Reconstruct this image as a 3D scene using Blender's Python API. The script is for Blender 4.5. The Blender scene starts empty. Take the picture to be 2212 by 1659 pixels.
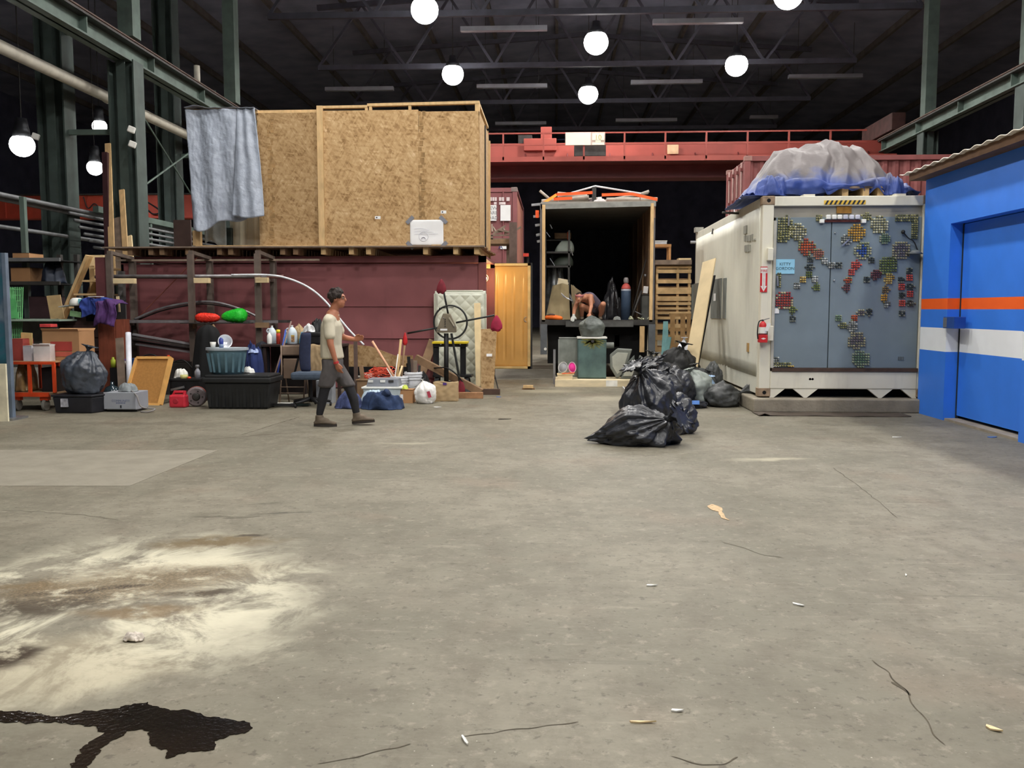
import bpy, bmesh, math, random
from mathutils import Vector, Matrix, Quaternion, noise
from math import sin, cos, pi, radians, sqrt
# camera
SC = bpy.context.scene
COL = SC.collection
F, CX, CY = 1900.0, 1106.0, 829.5          # focal length and centre in pixels of the 2212 x 1659 frame
CAMZ, YAW, PITCH = 1.5, radians(2.83), radians(4.86)
cam_d = bpy.data.cameras.new('camera'); cam = bpy.data.objects.new('camera', cam_d); COL.objects.link(cam)
cam_d.sensor_fit = 'HORIZONTAL'; cam_d.sensor_width = 36.0; cam_d.lens = 36.0 * F / 2212.0
cam_d.clip_end = 300
cam.location = (0, 0, CAMZ); cam.rotation_euler = (pi / 2 - PITCH, 0, YAW)
SC.camera = cam
RM = Matrix.Rotation(YAW, 3, 'Z') @ Matrix.Rotation(pi / 2 - PITCH, 3, 'X')
# world, exposure
w = bpy.data.worlds.new('world'); SC.world = w; w.use_nodes = True
w.node_tree.nodes['Background'].inputs[0].default_value = (0.02, 0.022, 0.035, 1)
w.node_tree.nodes['Background'].inputs[1].default_value = 0.5
SC.view_settings.view_transform = 'Standard'; SC.view_settings.look = 'None'
SC.view_settings.exposure = 0.7; SC.view_settings.gamma = 1.0
SC.view_settings.use_curve_mapping = False
SC.cycles.max_bounces = 4; SC.cycles.diffuse_bounces = 3; SC.cycles.glossy_bounces = 2; SC.cycles.transmission_bounces = 2; SC.cycles.transparent_max_bounces = 4
LAMP_W = 760.0                             # radiant power of one high bay lamp
SIDE_W = 160.0
def P(px, py, Y=None, X=None, Z=None):
    d = RM @ Vector(((px - CX) / F, -(py - CY) / F, -1.0))
    o = Vector((0, 0, CAMZ))
    if Y is not None: t = Y / d.y
    elif X is not None: t = X / d.x
    else: t = (Z - CAMZ) / d.z
    return o + d * t
def RC(x0, y0, x1, y1, Y):
    """real extent (xa, xb, za, zb) of something seen in that rectangle when it stands at depth Y"""
    m = (y0 + y1) / 2; n = (x0 + x1) / 2
    return P(x0, m, Y=Y).x, P(x1, m, Y=Y).x, P(n, y1, Y=Y).z, P(n, y0, Y=Y).z
def GY(py, px=1106): return P(px, py, Z=0).y
# materials
def lin(c):
    return tuple((v / 255 / 12.92) if v <= 10.3 else ((v / 255 + 0.055) / 1.055) ** 2.4 for v in c)
MC = {}
def N(nt, t, **kw):
    n = nt.nodes.new(t)
    for k, v in kw.items(): setattr(n, k, v)
    return n
def mat(name, rgb, rough=.65, metal=0., var=.18, scale=5., bump=0., bscale=30., spec=.4, stretch=None, grime=0., coat=0., alpha=1., trans=0.):
    if name in MC: return MC[name]
    m = bpy.data.materials.new(name); m.use_nodes = True; nt = m.node_tree
    b = nt.nodes['Principled BSDF']; L = nt.links.new
    c = lin(rgb)
    tc = N(nt, 'ShaderNodeTexCoord'); src = tc.outputs['Object']
    if stretch:
        mp = N(nt, 'ShaderNodeMapping'); mp.inputs['Scale'].default_value = stretch
        L(src, mp.inputs['Vector']); src = mp.outputs[0]
    nz = N(nt, 'ShaderNodeTexNoise'); nz.inputs['Scale'].default_value = scale; nz.inputs['Detail'].default_value = 3
    L(src, nz.inputs['Vector'])
    rp = N(nt, 'ShaderNodeValToRGB')
    e = rp.color_ramp.elements
    e[0].position = .3; e[1].position = .7
    e[0].color = tuple(max(0, v * (1 - var)) for v in c) + (1,); e[1].color = tuple(min(1, v * (1 + var)) for v in c) + (1,)
    L(nz.outputs['Fac'], rp.inputs['Fac']); out = rp.outputs['Color']
    if grime:
        n2 = N(nt, 'ShaderNodeTexNoise'); n2.inputs['Scale'].default_value = scale * .45; n2.inputs['Detail'].default_value = 5; n2.inputs['Roughness'].default_value = .7
        mp2 = N(nt, 'ShaderNodeMapping'); mp2.inputs['Scale'].default_value = (1.6, 1.6, .35)
        L(tc.outputs['Object'], mp2.inputs['Vector']); L(mp2.outputs[0], n2.inputs['Vector'])
        r2 = N(nt, 'ShaderNodeValToRGB'); r2.color_ramp.elements[0].position = .52; r2.color_ramp.elements[1].position = .78
        L(n2.outputs['Fac'], r2.inputs['Fac'])
        mu = N(nt, 'ShaderNodeMath', operation='MULTIPLY'); mu.inputs[1].default_value = grime; L(r2.outputs['Color'], mu.inputs[0])
        mx = N(nt, 'ShaderNodeMixRGB', blend_type='MIX'); L(mu.outputs[0], mx.inputs[0]); L(out, mx.inputs[1])
        mx.inputs[2].default_value = (.05, .035, .025, 1); out = mx.outputs[0]
    L(out, b.inputs['Base Color'])
    b.inputs['Roughness'].default_value = rough; b.inputs['Metallic'].default_value = metal
    b.inputs['Specular IOR Level'].default_value = spec
    if coat: b.inputs['Coat Weight'].default_value = coat; b.inputs['Coat Roughness'].default_value = .25
    if alpha < 1: b.inputs['Alpha'].default_value = alpha
    if trans: b.inputs['Transmission Weight'].default_value = trans
    if bump:
        n3 = N(nt, 'ShaderNodeTexNoise'); n3.inputs['Scale'].default_value = bscale; n3.inputs['Detail'].default_value = 2
        L(src, n3.inputs['Vector'])
        bp = N(nt, 'ShaderNodeBump'); bp.inputs['Strength'].default_value = bump; bp.inputs['Distance'].default_value = .02
        L(n3.outputs['Fac'], bp.inputs['Height']); L(bp.outputs[0], b.inputs['Normal'])
    MC[name] = m
    return m
def emit(name, rgb, s):
    if name in MC: return MC[name]
    m = bpy.data.materials.new(name); m.use_nodes = True; b = m.node_tree.nodes['Principled BSDF']
    c = lin(rgb) + (1,)
    b.inputs['Base Color'].default_value = c; b.inputs['Emission Color'].default_value = c; b.inputs['Emission Strength'].default_value = s
    m.cycles.emission_sampling = 'NONE' if s > 1 else 'AUTO'
    MC[name] = m
    return m
def osb_mat(name, tint=1.0, band=None):
    """oriented strand board: pale and brown wood flakes pressed at all angles"""
    if name in MC: return MC[name]
    m = bpy.data.materials.new(name); m.use_nodes = True; nt = m.node_tree; L = nt.links.new
    b = nt.nodes['Principled BSDF']; b.inputs['Roughness'].default_value = .75; b.inputs['Specular IOR Level'].default_value = .25
    tc = N(nt, 'ShaderNodeTexCoord')
    outs = []
    for k, (rot, sc, z) in enumerate([(35, (34, 34, 7), 0), (-28, (30, 30, 8), 3.1), (80, (26, 26, 9), 7.7)]):
        mp = N(nt, 'ShaderNodeMapping'); mp.inputs['Rotation'].default_value = (0, radians(rot), 0); mp.inputs['Location'].default_value = (z, z, z)
        L(tc.outputs['Object'], mp.inputs['Vector'])
        mp2 = N(nt, 'ShaderNodeMapping'); mp2.inputs['Scale'].default_value = sc; L(mp.outputs[0], mp2.inputs['Vector'])
        v = N(nt, 'ShaderNodeTexVoronoi'); v.inputs['Scale'].default_value = 1.; L(mp2.outputs[0], v.inputs['Vector'])
        sp = N(nt, 'ShaderNodeSeparateColor'); L(v.outputs['Color'], sp.inputs[0]); outs.append(sp)
    r = N(nt, 'ShaderNodeValToRGB'); els = r.color_ramp.elements
    els[0].position = 0.; els[0].color = lin((142, 110, 68)) + (1,)
    els[1].position = 1.; els[1].color = lin((226, 200, 156)) + (1,)
    for p, c in ((.12, (164, 130, 84)), (.4, (190, 156, 106)), (.75, (206, 174, 124))):
        q = els.new(p); q.color = lin(c) + (1,)
    a = N(nt, 'ShaderNodeMixRGB'); a.inputs[0].default_value = .5
    L(outs[0].outputs[0], a.inputs[1]); L(outs[1].outputs[1], a.inputs[2])
    a2 = N(nt, 'ShaderNodeMixRGB'); a2.inputs[0].default_value = .38; L(a.outputs[0], a2.inputs[1]); L(outs[2].outputs[2], a2.inputs[2])
    nz = N(nt, 'ShaderNodeTexNoise'); nz.inputs['Scale'].default_value = 1.6; nz.inputs['Detail'].default_value = 3
    L(tc.outputs['Object'], nz.inputs['Vector'])
    a3 = N(nt, 'ShaderNodeMixRGB', blend_type='ADD'); a3.inputs[0].default_value = .55
    sb = N(nt, 'ShaderNodeMath', operation='SUBTRACT'); sb.inputs[1].default_value = .62; L(nz.outputs['Fac'], sb.inputs[0])
    L(a2.outputs[0], a3.inputs[1]); L(sb.outputs[0], a3.inputs[2])
    L(a3.outputs[0], r.inputs['Fac'])
    t = N(nt, 'ShaderNodeMixRGB', blend_type='MULTIPLY'); t.inputs[0].default_value = 1.; t.inputs[2].default_value = (tint, tint * .99, tint * 1.07, 1)
    L(r.outputs[0], t.inputs[1]); L(t.outputs[0], b.inputs['Base Color'])
    bp = N(nt, 'ShaderNodeBump'); bp.inputs['Strength'].default_value = .25; bp.inputs['Distance'].default_value = .006
    L(a2.outputs[0], bp.inputs['Height']); L(bp.outputs[0], b.inputs['Normal'])
    MC[name] = m
    return m
# mesh building
ORG = {}
def setp(o, label=None, cat=None, group=None, kind=None):
    if label: o['label'] = label
    if cat: o['category'] = cat
    if group: o['group'] = group
    if kind: o['kind'] = kind
    return o
def thing(name, label, cat, loc=(0, 0, 0), group=None):
    o = bpy.data.objects.new(name, None); COL.objects.link(o); o.location = loc; o.empty_display_size = .1
    ORG[o.name] = Vector(loc)
    return setp(o, label, cat, group)
class B:
    def __init__(s): s.v = []; s.f = []; s.m = []; s.mi = 0
    def add(s, vs, fs):
        k = len(s.v); s.v += [Vector(p) for p in vs]
        for f in fs: s.f.append([i + k for i in f]); s.m.append(s.mi)
        return s
    def hexa(s, p):          # 8 points: bottom loop 0-3 counter-clockwise, top loop 4-7
        return s.add(p, [(3, 2, 1, 0), (4, 5, 6, 7), (0, 1, 5, 4), (1, 2, 6, 5), (2, 3, 7, 6), (3, 0, 4, 7)])
    def box(s, x0, x1, y0, y1, z0, z1):
        if x0 > x1: x0, x1 = x1, x0
        if y0 > y1: y0, y1 = y1, y0
        if z0 > z1: z0, z1 = z1, z0
        return s.hexa([(x0, y0, z0), (x1, y0, z0), (x1, y1, z0), (x0, y1, z0), (x0, y0, z1), (x1, y0, z1), (x1, y1, z1), (x0, y1, z1)])
    def obox(s, c, sz, rx=0, ry=0, rz=0, M=None):
        M = M or (Matrix.Rotation(rz, 3, 'Z') @ Matrix.Rotation(ry, 3, 'Y') @ Matrix.Rotation(rx, 3, 'X'))
        c = Vector(c); h = [v / 2 for v in sz]
        return s.hexa([c + M @ Vector((a * h[0], b * h[1], q * h[2])) for q in (-1, 1) for a, b in ((-1, -1), (1, -1), (1, 1), (-1, 1))])
    def beam(s, p0, p1, w, h, up=(0, 0, 1)):     # w across, h along up
        p0, p1 = Vector(p0), Vector(p1); d = (p1 - p0).normalized(); up = Vector(up)
        if abs(d.dot(up)) > .98: up = Vector((0, 1, 0))
        x = d.cross(up).normalized(); z = x.cross(d).normalized()
        q = []
        for p in (p0, p1):
            q += [p + x * (a * w / 2) + z * (b * h / 2) for a, b in ((-1, -1), (1, -1), (1, 1), (-1, 1))]
        return s.hexa(q)
    def rings(s, rs, cap=True, closed=False):
        n = len(rs[0]); k = len(s.v)
        for r in rs: s.v += [Vector(p) for p in r]
        m = len(rs)
        for i in range(m if closed else m - 1):
            a = k + i * n; b = k + ((i + 1) % m) * n
            for j in range(n):
                s.f.append([a + j, a + (j + 1) % n, b + (j + 1) % n, b + j]); s.m.append(s.mi)
        if cap and not closed:
            s.f.append([k + j for j in range(n)][::-1]); s.m.append(s.mi)
            s.f.append([k + (m - 1) * n + j for j in range(n)]); s.m.append(s.mi)
        return s
    def tube(s, pts, r, n=8, closed=False):
        pts = [Vector(p) for p in pts]; m = len(pts); rs = []; px = None
        for i, p in enumerate(pts):
            a = pts[(i - 1) % m] if (closed or i) else p
            b = pts[(i + 1) % m] if (closed or i < m - 1) else p
            d = (b - a).normalized() if (b - a).length > 1e-9 else Vector((0, 0, 1))
            if px is None:
                u = Vector((0, 0, 1)) if abs(d.z) < .9 else Vector((1, 0, 0))
                px = d.cross(u).normalized()
            else:
                px = (px - d * px.dot(d))
                px = px.normalized() if px.length > 1e-6 else d.orthogonal().normalized()
            py = d.cross(px); rr = r[i] if isinstance(r, (list, tuple)) else r
            rs.append([p + (px * cos(2 * pi * j / n) + py * sin(2 * pi * j / n)) * rr for j in range(n)])
        return s.rings(rs, closed=closed)
    def cyl(s, p0, p1, r, r1=None, n=14): return s.tube([p0, p1], [r, r if r1 is None else r1], n)
    def lathe(s, prof, c=(0, 0, 0), n=18, M=None, sx=1., sy=1.):
        c = Vector(c); rs = []
        for r, z in prof:
            q = [Vector((r * sx * cos(2 * pi * j / n), r * sy * sin(2 * pi * j / n), z)) for j in range(n)]
            rs.append([c + (M @ p if M else p) for p in q])
        return s.rings(rs)
    def prism(s, poly, off):   # planar polygon (3-D points) pushed along off
        off = Vector(off); a = [Vector(p) for p in poly]; n = len(a)
        return s.add(a + [p + off for p in a], [list(range(n))[::-1], list(range(n, 2 * n))] + [(i, (i + 1) % n, n + (i + 1) % n, n + i) for i in range(n)])
    def sheet(s, fn, nu, nv, th=0.):
        """grid surface fn(u, v) -> point, with a real thickness th"""
        g = [[Vector(fn(i / nu, j / nv)) for j in range(nv + 1)] for i in range(nu + 1)]
        k = len(s.v); W = nv + 1
        nr = []
        for i in range(nu + 1):
            for j in range(nv + 1):
                a = g[min(i + 1, nu)][j] - g[max(i - 1, 0)][j]; b = g[i][min(j + 1, nv)] - g[i][max(j - 1, 0)]
                q = a.cross(b); nr.append(q.normalized() if q.length > 1e-12 else Vector((0, 0, 1)))
        flat = [p for r in g for p in r]
        s.v += flat
        F1 = [(k + i * W + j, k + (i + 1) * W + j, k + (i + 1) * W + j + 1, k + i * W + j + 1) for i in range(nu) for j in range(nv)]
        for f in F1: s.f.append(list(f)); s.m.append(s.mi)
        if th:
            o = len(flat); s.v += [p - q * th for p, q in zip(flat, nr)]
            for f in F1: s.f.append([q + o for q in f][::-1]); s.m.append(s.mi)
            edge = [k + j for j in range(W)] + [k + i * W + nv for i in range(1, nu + 1)] + [k + nu * W + j for j in range(nv - 1, -1, -1)] + [k + i * W for i in range(nu - 1, 0, -1)]
            for a, b in zip(edge, edge[1:] + edge[:1]): s.f.append([b, a, a + o, b + o][::-1]); s.m.append(s.mi)
        return s
    def ball(s, c, r, n=14, m=9, M=None):
        c = Vector(c); r = (r, r, r) if not isinstance(r, (tuple, list)) else r
        prof = [(sin(pi * i / m), -cos(pi * i / m)) for i in range(m + 1)]
        rs = []
        for q, z in prof:
            q = max(q, .001)
            ring = [Vector((q * cos(2 * pi * j / n) * r[0], q * sin(2 * pi * j / n) * r[1], z * r[2])) for j in range(n)]
            rs.append([c + (M @ p if M else p) for p in ring])
        return s.rings(rs)
    def build(s, name, m, parent=None, smooth=False, bevel=0., label=None, cat=None, group=None, kind=None, org=None, fixn=True):
        if parent is not None: o0 = ORG[parent.name]
        elif org is not None: o0 = Vector(org)
        else:
            xs = [p.x for p in s.v]; ys = [p.y for p in s.v]; zs = [p.z for p in s.v]
            o0 = Vector(((min(xs) + max(xs)) / 2, (min(ys) + max(ys)) / 2, min(zs)))
        me = bpy.data.meshes.new(name)
        me.from_pydata([tuple(p - o0) for p in s.v], [], s.f)
        ms = m if isinstance(m, (list, tuple)) else [m]
        for q in ms: me.materials.append(q)
        if len(ms) > 1: me.polygons.foreach_set('material_index', [min(i, len(ms) - 1) for i in s.m])
        if fixn:
            bm = bmesh.new(); bm.from_mesh(me); bmesh.ops.recalc_face_normals(bm, faces=bm.faces); bm.to_mesh(me); bm.free()
        if smooth: me.polygons.foreach_set('use_smooth', [True] * len(me.polygons))
        me.update()
        o = bpy.data.objects.new(name, me); COL.objects.link(o)
        if parent is not None: o.parent = parent
        else: o.location = o0
        ORG[o.name] = o0
        if bevel:
            bv = o.modifiers.new('bevel', 'BEVEL'); bv.width = bevel; bv.segments = 2; bv.limit_method = 'ANGLE'
        return setp(o, label, cat, group, kind)
def struct(name, b, m, parent=None, **k):
    return b.build(name, m, parent, kind='structure' if parent is None else None, **k)
def dup(root, delta=(0, 0, 0), rz=0., label=None, group=None, scale=None):
    """copy of a thing with copies of its parts and sub-parts"""
    def cp(o, par):
        c = o.copy(); COL.objects.link(c); ORG[c.name] = ORG.get(o.name, Vector())
        if par is not None: c.parent = par
        for ch in o.children: cp(ch, c)
        return c
    r = cp(root, None); r.location = root.location + Vector(delta); r.rotation_euler.z = root.rotation_euler.z + rz
    if scale: r.scale = scale
    if label: r['label'] = label
    if group: r['group'] = group
    return r
def text(body, size, c, right, up, m, parent, name='lettering', ext=.0015, align='CENTER', maxw=None):
    """flat lettering as a thin mesh, centred at c"""
    cu = bpy.data.curves.new('t', 'FONT'); cu.body = body; cu.size = size; cu.align_x = align; cu.align_y = 'CENTER'; cu.extrude = ext; cu.resolution_u = 2
    ob = bpy.data.objects.new('t', cu); COL.objects.link(ob)
    dg = bpy.context.evaluated_depsgraph_get(); me = bpy.data.meshes.new_from_object(ob.evaluated_get(dg))
    bpy.data.objects.remove(ob); bpy.data.curves.remove(cu)
    right, up, c = Vector(right).normalized(), Vector(up).normalized(), Vector(c); nr = right.cross(up)
    xs = [v.co.x for v in me.vertices]; k = 1.
    if maxw and xs and (max(xs) - min(xs)) > maxw: k = maxw / (max(xs) - min(xs))
    o0 = ORG[parent.name]
    for v in me.vertices: v.co = c + right * v.co.x * k + up * v.co.y + nr * v.co.z - o0
    me.materials.clear(); me.materials.append(m); me.name = name
    o = bpy.data.objects.new(name, me); COL.objects.link(o); o.parent = parent; ORG[o.name] = o0
    return o
def arc(c, r, a0, a1, n, u=(1, 0, 0), v=(0, 0, 1)):
    c, u, v = Vector(c), Vector(u), Vector(v)
    return [c + u * (r * cos(a0 + (a1 - a0) * i / n)) + v * (r * sin(a0 + (a1 - a0) * i / n)) for i in range(n + 1)]
def bez(pts, n=24):
    """smooth curve through points"""
    p = [Vector(q) for q in pts]; p = [p[0] * 2 - p[1]] + p + [p[-1] * 2 - p[-2]]; out = []
    for i in range(1, len(p) - 2):
        for k in range(n):
            t = k / n; a, b, c, d = p[i - 1], p[i], p[i + 1], p[i + 2]
            out.append(.5 * ((2 * b) + (c - a) * t + (2 * a - 5 * b + 4 * c - d) * t * t + (3 * b - a - 3 * c + d) * t ** 3))
    return out + [p[-2]]
def nz3(p, s=1., o=0.): return noise.noise(Vector((p[0] * s + o, p[1] * s + o * 1.7, p[2] * s - o)))
RND = random.Random(7)
# common materials
STEELC = mat('dark_green_steel', (66, 78, 74), .6, 0, .25, 2.5, grime=.35)
STEELG = mat('green_grey_steel', (92, 108, 100), .6, 0, .25, 2.5, grime=.35)
STEELD = mat('dark_steel', (62, 60, 58), .55, .2, .3, 4)
RUST = mat('brown_painted_steel', (98, 80, 72), .7, 0, .25, 6, grime=.4)
MAROON = mat('maroon_paint', (140, 84, 86), .62, 0, .14, 1.6, grime=.5, bump=.12, bscale=3)
MAROON2 = mat('faded_maroon_paint', (128, 72, 70), .65, 0, .2, 2, grime=.5)
PINE = mat('pine', (205, 172, 124), .7, 0, .16, 5, stretch=(3, 3, 1))
PINEL = mat('pale_pine', (228, 205, 160), .7, 0, .12, 5)
OLDWOOD = mat('old_wood', (140, 112, 84), .8, 0, .25, 5, grime=.3)
GREYWOOD = mat('grey_wood', (128, 112, 98), .85, 0, .25, 6, grime=.3)
OSB = osb_mat('strand_board', .93); OSBD = osb_mat('strand_board_dark', .76)
BLACK = mat('black_plastic', (26, 26, 28), .55, 0, .3, 8)
BLACKM = mat('black_metal', (24, 24, 25), .5, .3, .3, 8)
CHROME = mat('galvanised', (170, 172, 176), .35, .8, .15, 8)
WHITE = mat('white_paint', (232, 232, 226), .5, 0, .05, 5)
PAPER = mat('paper', (240, 240, 240), .8, 0, .03, 4)
CARD = mat('cardboard', (176, 132, 92), .85, 0, .1, 3)
KRAFT = mat('kraft_paper', (186, 160, 122), .85, 0, .12, 5, bump=.2, bscale=9)
RED = mat('red_paint', (200, 40, 44), .45, 0, .1, 5)
INK = mat('ink', (40, 46, 52), .8, 0, .05, 5)
GREYT = mat('grey_tape', (128, 130, 138), .5, 0, .08, 8)
SHADE = mat('near_black', (12, 12, 14), .9, 0, .3, 5)  # near-black: dark parts, and the shade painted beside the plywood board
# the hall
def floor_mat(stained):
    m = bpy.data.materials.new('worn_concrete'); m.use_nodes = True; nt = m.node_tree; L = nt.links.new
    b = nt.nodes['Principled BSDF']; b.inputs['Specular IOR Level'].default_value = .35
    tc = N(nt, 'ShaderNodeTexCoord'); pos = tc.outputs['Object']
    def nz(scale, det=3, rough=.55, st=None, dist=0.):
        n = N(nt, 'ShaderNodeTexNoise'); n.inputs['Scale'].default_value = scale; n.inputs['Detail'].default_value = det
        n.inputs['Roughness'].default_value = rough; n.inputs['Distortion'].default_value = dist
        if st:
            mp = N(nt, 'ShaderNodeMapping'); mp.inputs['Scale'].default_value = st[:3]; mp.inputs['Rotation'].default_value = (0, 0, radians(st[3]))
            L(pos, mp.inputs['Vector']); L(mp.outputs[0], n.inputs['Vector'])
        else: L(pos, n.inputs['Vector'])
        return n.outputs['Fac']
    def ramp(src, a, c):
        r = N(nt, 'ShaderNodeMapRange'); r.inputs['From Min'].default_value = a; r.inputs['From Max'].default_value = c; r.clamp = True
        r.interpolation_type = 'SMOOTHSTEP'; L(src, r.inputs['Value']); return r.outputs[0]
    def math_(op, x, y):
        n = N(nt, 'ShaderNodeMath', operation=op)
        for i, q in enumerate((x, y)):
            if isinstance(q, (int, float)): n.inputs[i].default_value = q
            else: L(q, n.inputs[i])
        return n.outputs[0]
    def mix(f, c1, c2, bt='MIX'):
        n = N(nt, 'ShaderNodeMixRGB', blend_type=bt)
        for i, q in enumerate((f, c1, c2)):
            if isinstance(q, (int, float)): n.inputs[i].default_value = q
            elif isinstance(q, tuple): n.inputs[i].default_value = q + (1,)
            else: L(q, n.inputs[i])
        return n.outputs[0]
    warp = N(nt, 'ShaderNodeTexNoise'); warp.inputs['Scale'].default_value = 2.2; warp.inputs['Detail'].default_value = 4; warp.inputs['Roughness'].default_value = .62; L(pos, warp.inputs['Vector'])
    def blob(px, py, rx, ry, rot=0, edge=.55, amp=.9):
        """1 inside an uneven ellipse that lies on the floor"""
        c = P(px, py, Z=0)
        wv = N(nt, 'ShaderNodeVectorMath', operation='MULTIPLY_ADD'); wv.inputs[1].default_value = (amp, amp, 0)
        L(warp.outputs['Color'], wv.inputs[0]); L(pos, wv.inputs[2])
        mp = N(nt, 'ShaderNodeMapping', vector_type='TEXTURE'); mp.inputs['Location'].default_value = (c.x + amp * .5, c.y + amp * .5, 0)
        mp.inputs['Rotation'].default_value = (0, 0, radians(rot)); mp.inputs['Scale'].default_value = (rx, ry, 1)
        L(wv.outputs[0], mp.inputs['Vector'])
        ln = N(nt, 'ShaderNodeVectorMath', operation='LENGTH'); L(mp.outputs[0], ln.inputs[0])
        return ramp(ln.outputs['Value'], 1.0, edge)
    base = mix(ramp(nz(.55, 4, .6), .35, .68), lin((142, 138, 122)), lin((168, 162, 146)))
    base = mix(math_('MULTIPLY', ramp(nz(2.3, 4, .65, (1, .35, 1, 12)), .5, .75), .5), base, lin((126, 119, 103)))
    base = mix(math_('MULTIPLY', ramp(nz(.9, 2, .6), .55, .72), .45), base, lin((158, 140, 122)))
    base = mix(math_('MULTIPLY', ramp(nz(4.5, 4, .7, (.3, 1.6, 1, -18)), .6, .72), .55), base, lin((190, 184, 168)))
    speck = ramp(nz(42, 2, .6), .66, .76); base = mix(math_('MULTIPLY', speck, .35), base, lin((202, 194, 178)))
    scm_ = ramp(nz(.5, 2, .5), .42, .62)
    for st, k, cc in (((.25, 5, 1, 28), .5, (196, 190, 174)), ((.3, 6, 1, -62), .4, (104, 98, 86))):
        base = mix(math_('MULTIPLY', math_('MULTIPLY', ramp(nz(2.6, 3, .6, st), .63, .7), scm_), k), base, lin(cc))
    base = mix(math_('MULTIPLY', ramp(nz(7, 4, .75), .56, .72), .4), base, lin((116, 106, 90)))
    base = mix(math_('MULTIPLY', ramp(nz(3.4, 7, .78), .42, .66), .55), base, lin((120, 112, 97)))
    base = mix(math_('MULTIPLY', ramp(nz(11, 4, .75), .54, .7), .5), base, lin((192, 184, 168)))
    base = mix(math_('MULTIPLY', ramp(nz(19, 3, .7), .58, .68), .6), base, lin((100, 92, 80)))
    for sc_, th_, cc, k in ((15, .06, (240, 234, 220), .85), (21, .07, (74, 68, 58), .8)):
        vo = N(nt, 'ShaderNodeTexVoronoi'); vo.inputs['Scale'].default_value = sc_; L(pos, vo.inputs['Vector'])
        sp_ = N(nt, 'ShaderNodeSeparateColor'); L(vo.outputs['Color'], sp_.inputs[0])
        base = mix(math_('MULTIPLY', math_('MULTIPLY', ramp(vo.outputs['Distance'], th_, th_ * .5), ramp(sp_.outputs[0], .72, .74)), k), base, lin(cc))
    # paler poured patch on the left and dust trails
    for px, py, rx, ry, rot, k in () if stained else ((1660, 992, .55, .16, 8, .75), (1180, 845, 1.0, .5, 0, .55), (1330, 860, 1.1, .6, 20, .4), (880, 958, .5, .1, 6, .5), (820, 1215, .6, .16, 24, .2)):
        base = mix(math_('MULTIPLY', blob(px, py, rx, ry, rot, .1, .35), k), base, lin((222, 214, 190)))
    # white mineral bloom with brown damp patches
    if not stained:
      sg_ = ramp(nz(6, 4, .7), .3, .52)
      for px, py, rx, ry, rot, c, k in ((560, 940, 1.1, .05, 34, (110, 100, 84), .6), (1000, 905, .9, .3, 4, (112, 106, 90), .45), (300, 915, 1.7, .25, 4, (110, 104, 90), .45)):
          base = mix(math_('MULTIPLY', math_('MULTIPLY', blob(px, py, rx, ry, rot, .35, .34), sg_), k), base, lin(c))
    if stained:
      bloom = blob(240, 1295, 1.35, 1.5, 20, .45, .9)
      bl2 = ramp(nz(2.2, 6, .72, (1, .8, 1, 30), .6), .4, .58)
      base = mix(math_('MULTIPLY', math_('MULTIPLY', bloom, bl2), .97), base, lin((255, 250, 226)))
      bloom2 = blob(80, 1440, .8, .5, 10, .3, .6); base = mix(math_('MULTIPLY', bloom2, .45), base, lin((214, 202, 174)))
      grain = ramp(nz(60, 3, .6), .4, .65)
      sg_ = ramp(nz(6, 5, .7), .3, .52)
      for px, py, rx, ry, rot, c, k in ((470, 1172, .55, .2, 16, (126, 104, 62), .85), (250, 1262, 1.0, .36, 22, (110, 92, 64), .85), (90, 1312, .55, .24, 26, (86, 74, 58), .95), (170, 1275, .35, .07, 24, (70, 60, 48), .85),
                                (420, 1285, .32, .07, 8, (84, 70, 52), .95), (292, 1265, .1, .05, 8, (60, 50, 38), .9), (545, 1158, .16, .05, 18, (78, 66, 50), .9), (50, 1268, .3, .1, 15, (130, 110, 78), .8),
                                (10, 1420, .24, .2, 0, (70, 54, 36), 1.), (480, 1116, .4, .06, 5, (104, 98, 84), .8), (610, 1110, .3, .05, 8, (92, 86, 76), .8), (570, 1087, .12, .06, 5, (104, 98, 84), .7), (300, 1320, .4, .12, 12, (146, 118, 78), .7)):
          q = math_('MULTIPLY', blob(px, py, rx, ry, rot, .35, .34), sg_)
          base = mix(math_('MULTIPLY', q, k), base, lin(c))
      base = mix(math_('MULTIPLY', math_('MULTIPLY', blob(300, 1255, .95, .5, 18, .4, .5), grain), .3), base, lin((222, 196, 160)))
    base = mix(1., base, (.6, .59, .56), 'MULTIPLY')
    L(base, b.inputs['Base Color'])
    b.inputs['Roughness'].default_value = .64
    bp = N(nt, 'ShaderNodeBump'); bp.inputs['Strength'].default_value = .4; bp.inputs['Distance'].default_value = .01
    L(nz(14, 2, .7), bp.inputs['Height']); L(bp.outputs[0], b.inputs['Normal'])
    return m
b = B(); V_ = [(-30, -12), (0, -12), (24, -12), (24, 9.5), (0, 9.5), (-30, 9.5), (24, 72), (-30, 72)]
b.mi = 1; b.add([(x, y, 0) for x, y in V_] + [(x, y, -.3) for x, y in V_], [(1, 2, 3, 4), (5, 4, 3, 6, 7), (8, 13, 15, 14, 11, 10, 9), (0, 8, 9, 1), (1, 9, 10, 2), (2, 10, 11, 3), (3, 11, 14, 6), (6, 14, 15, 7), (7, 15, 13, 5), (5, 13, 8, 0)])
b.f.append([0, 1, 4, 5]); b.m.append(0)
struct('floor', b, [floor_mat(True), floor_mat(False)], org=(0, 0, 0))
DARKWALL = mat('dark_cladding', (70, 72, 90), .8, 0, .25, 1.2)
ROOFM = mat('hazy_roof_boards', (126, 128, 146), .9, 0, .25, .8)  # haze under the roof is mixed into this pale blue colour
CRK = mat('crack_dirt', (86, 79, 66), .95, 0, .3, 20); floor_o = bpy.data.objects['floor']
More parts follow.
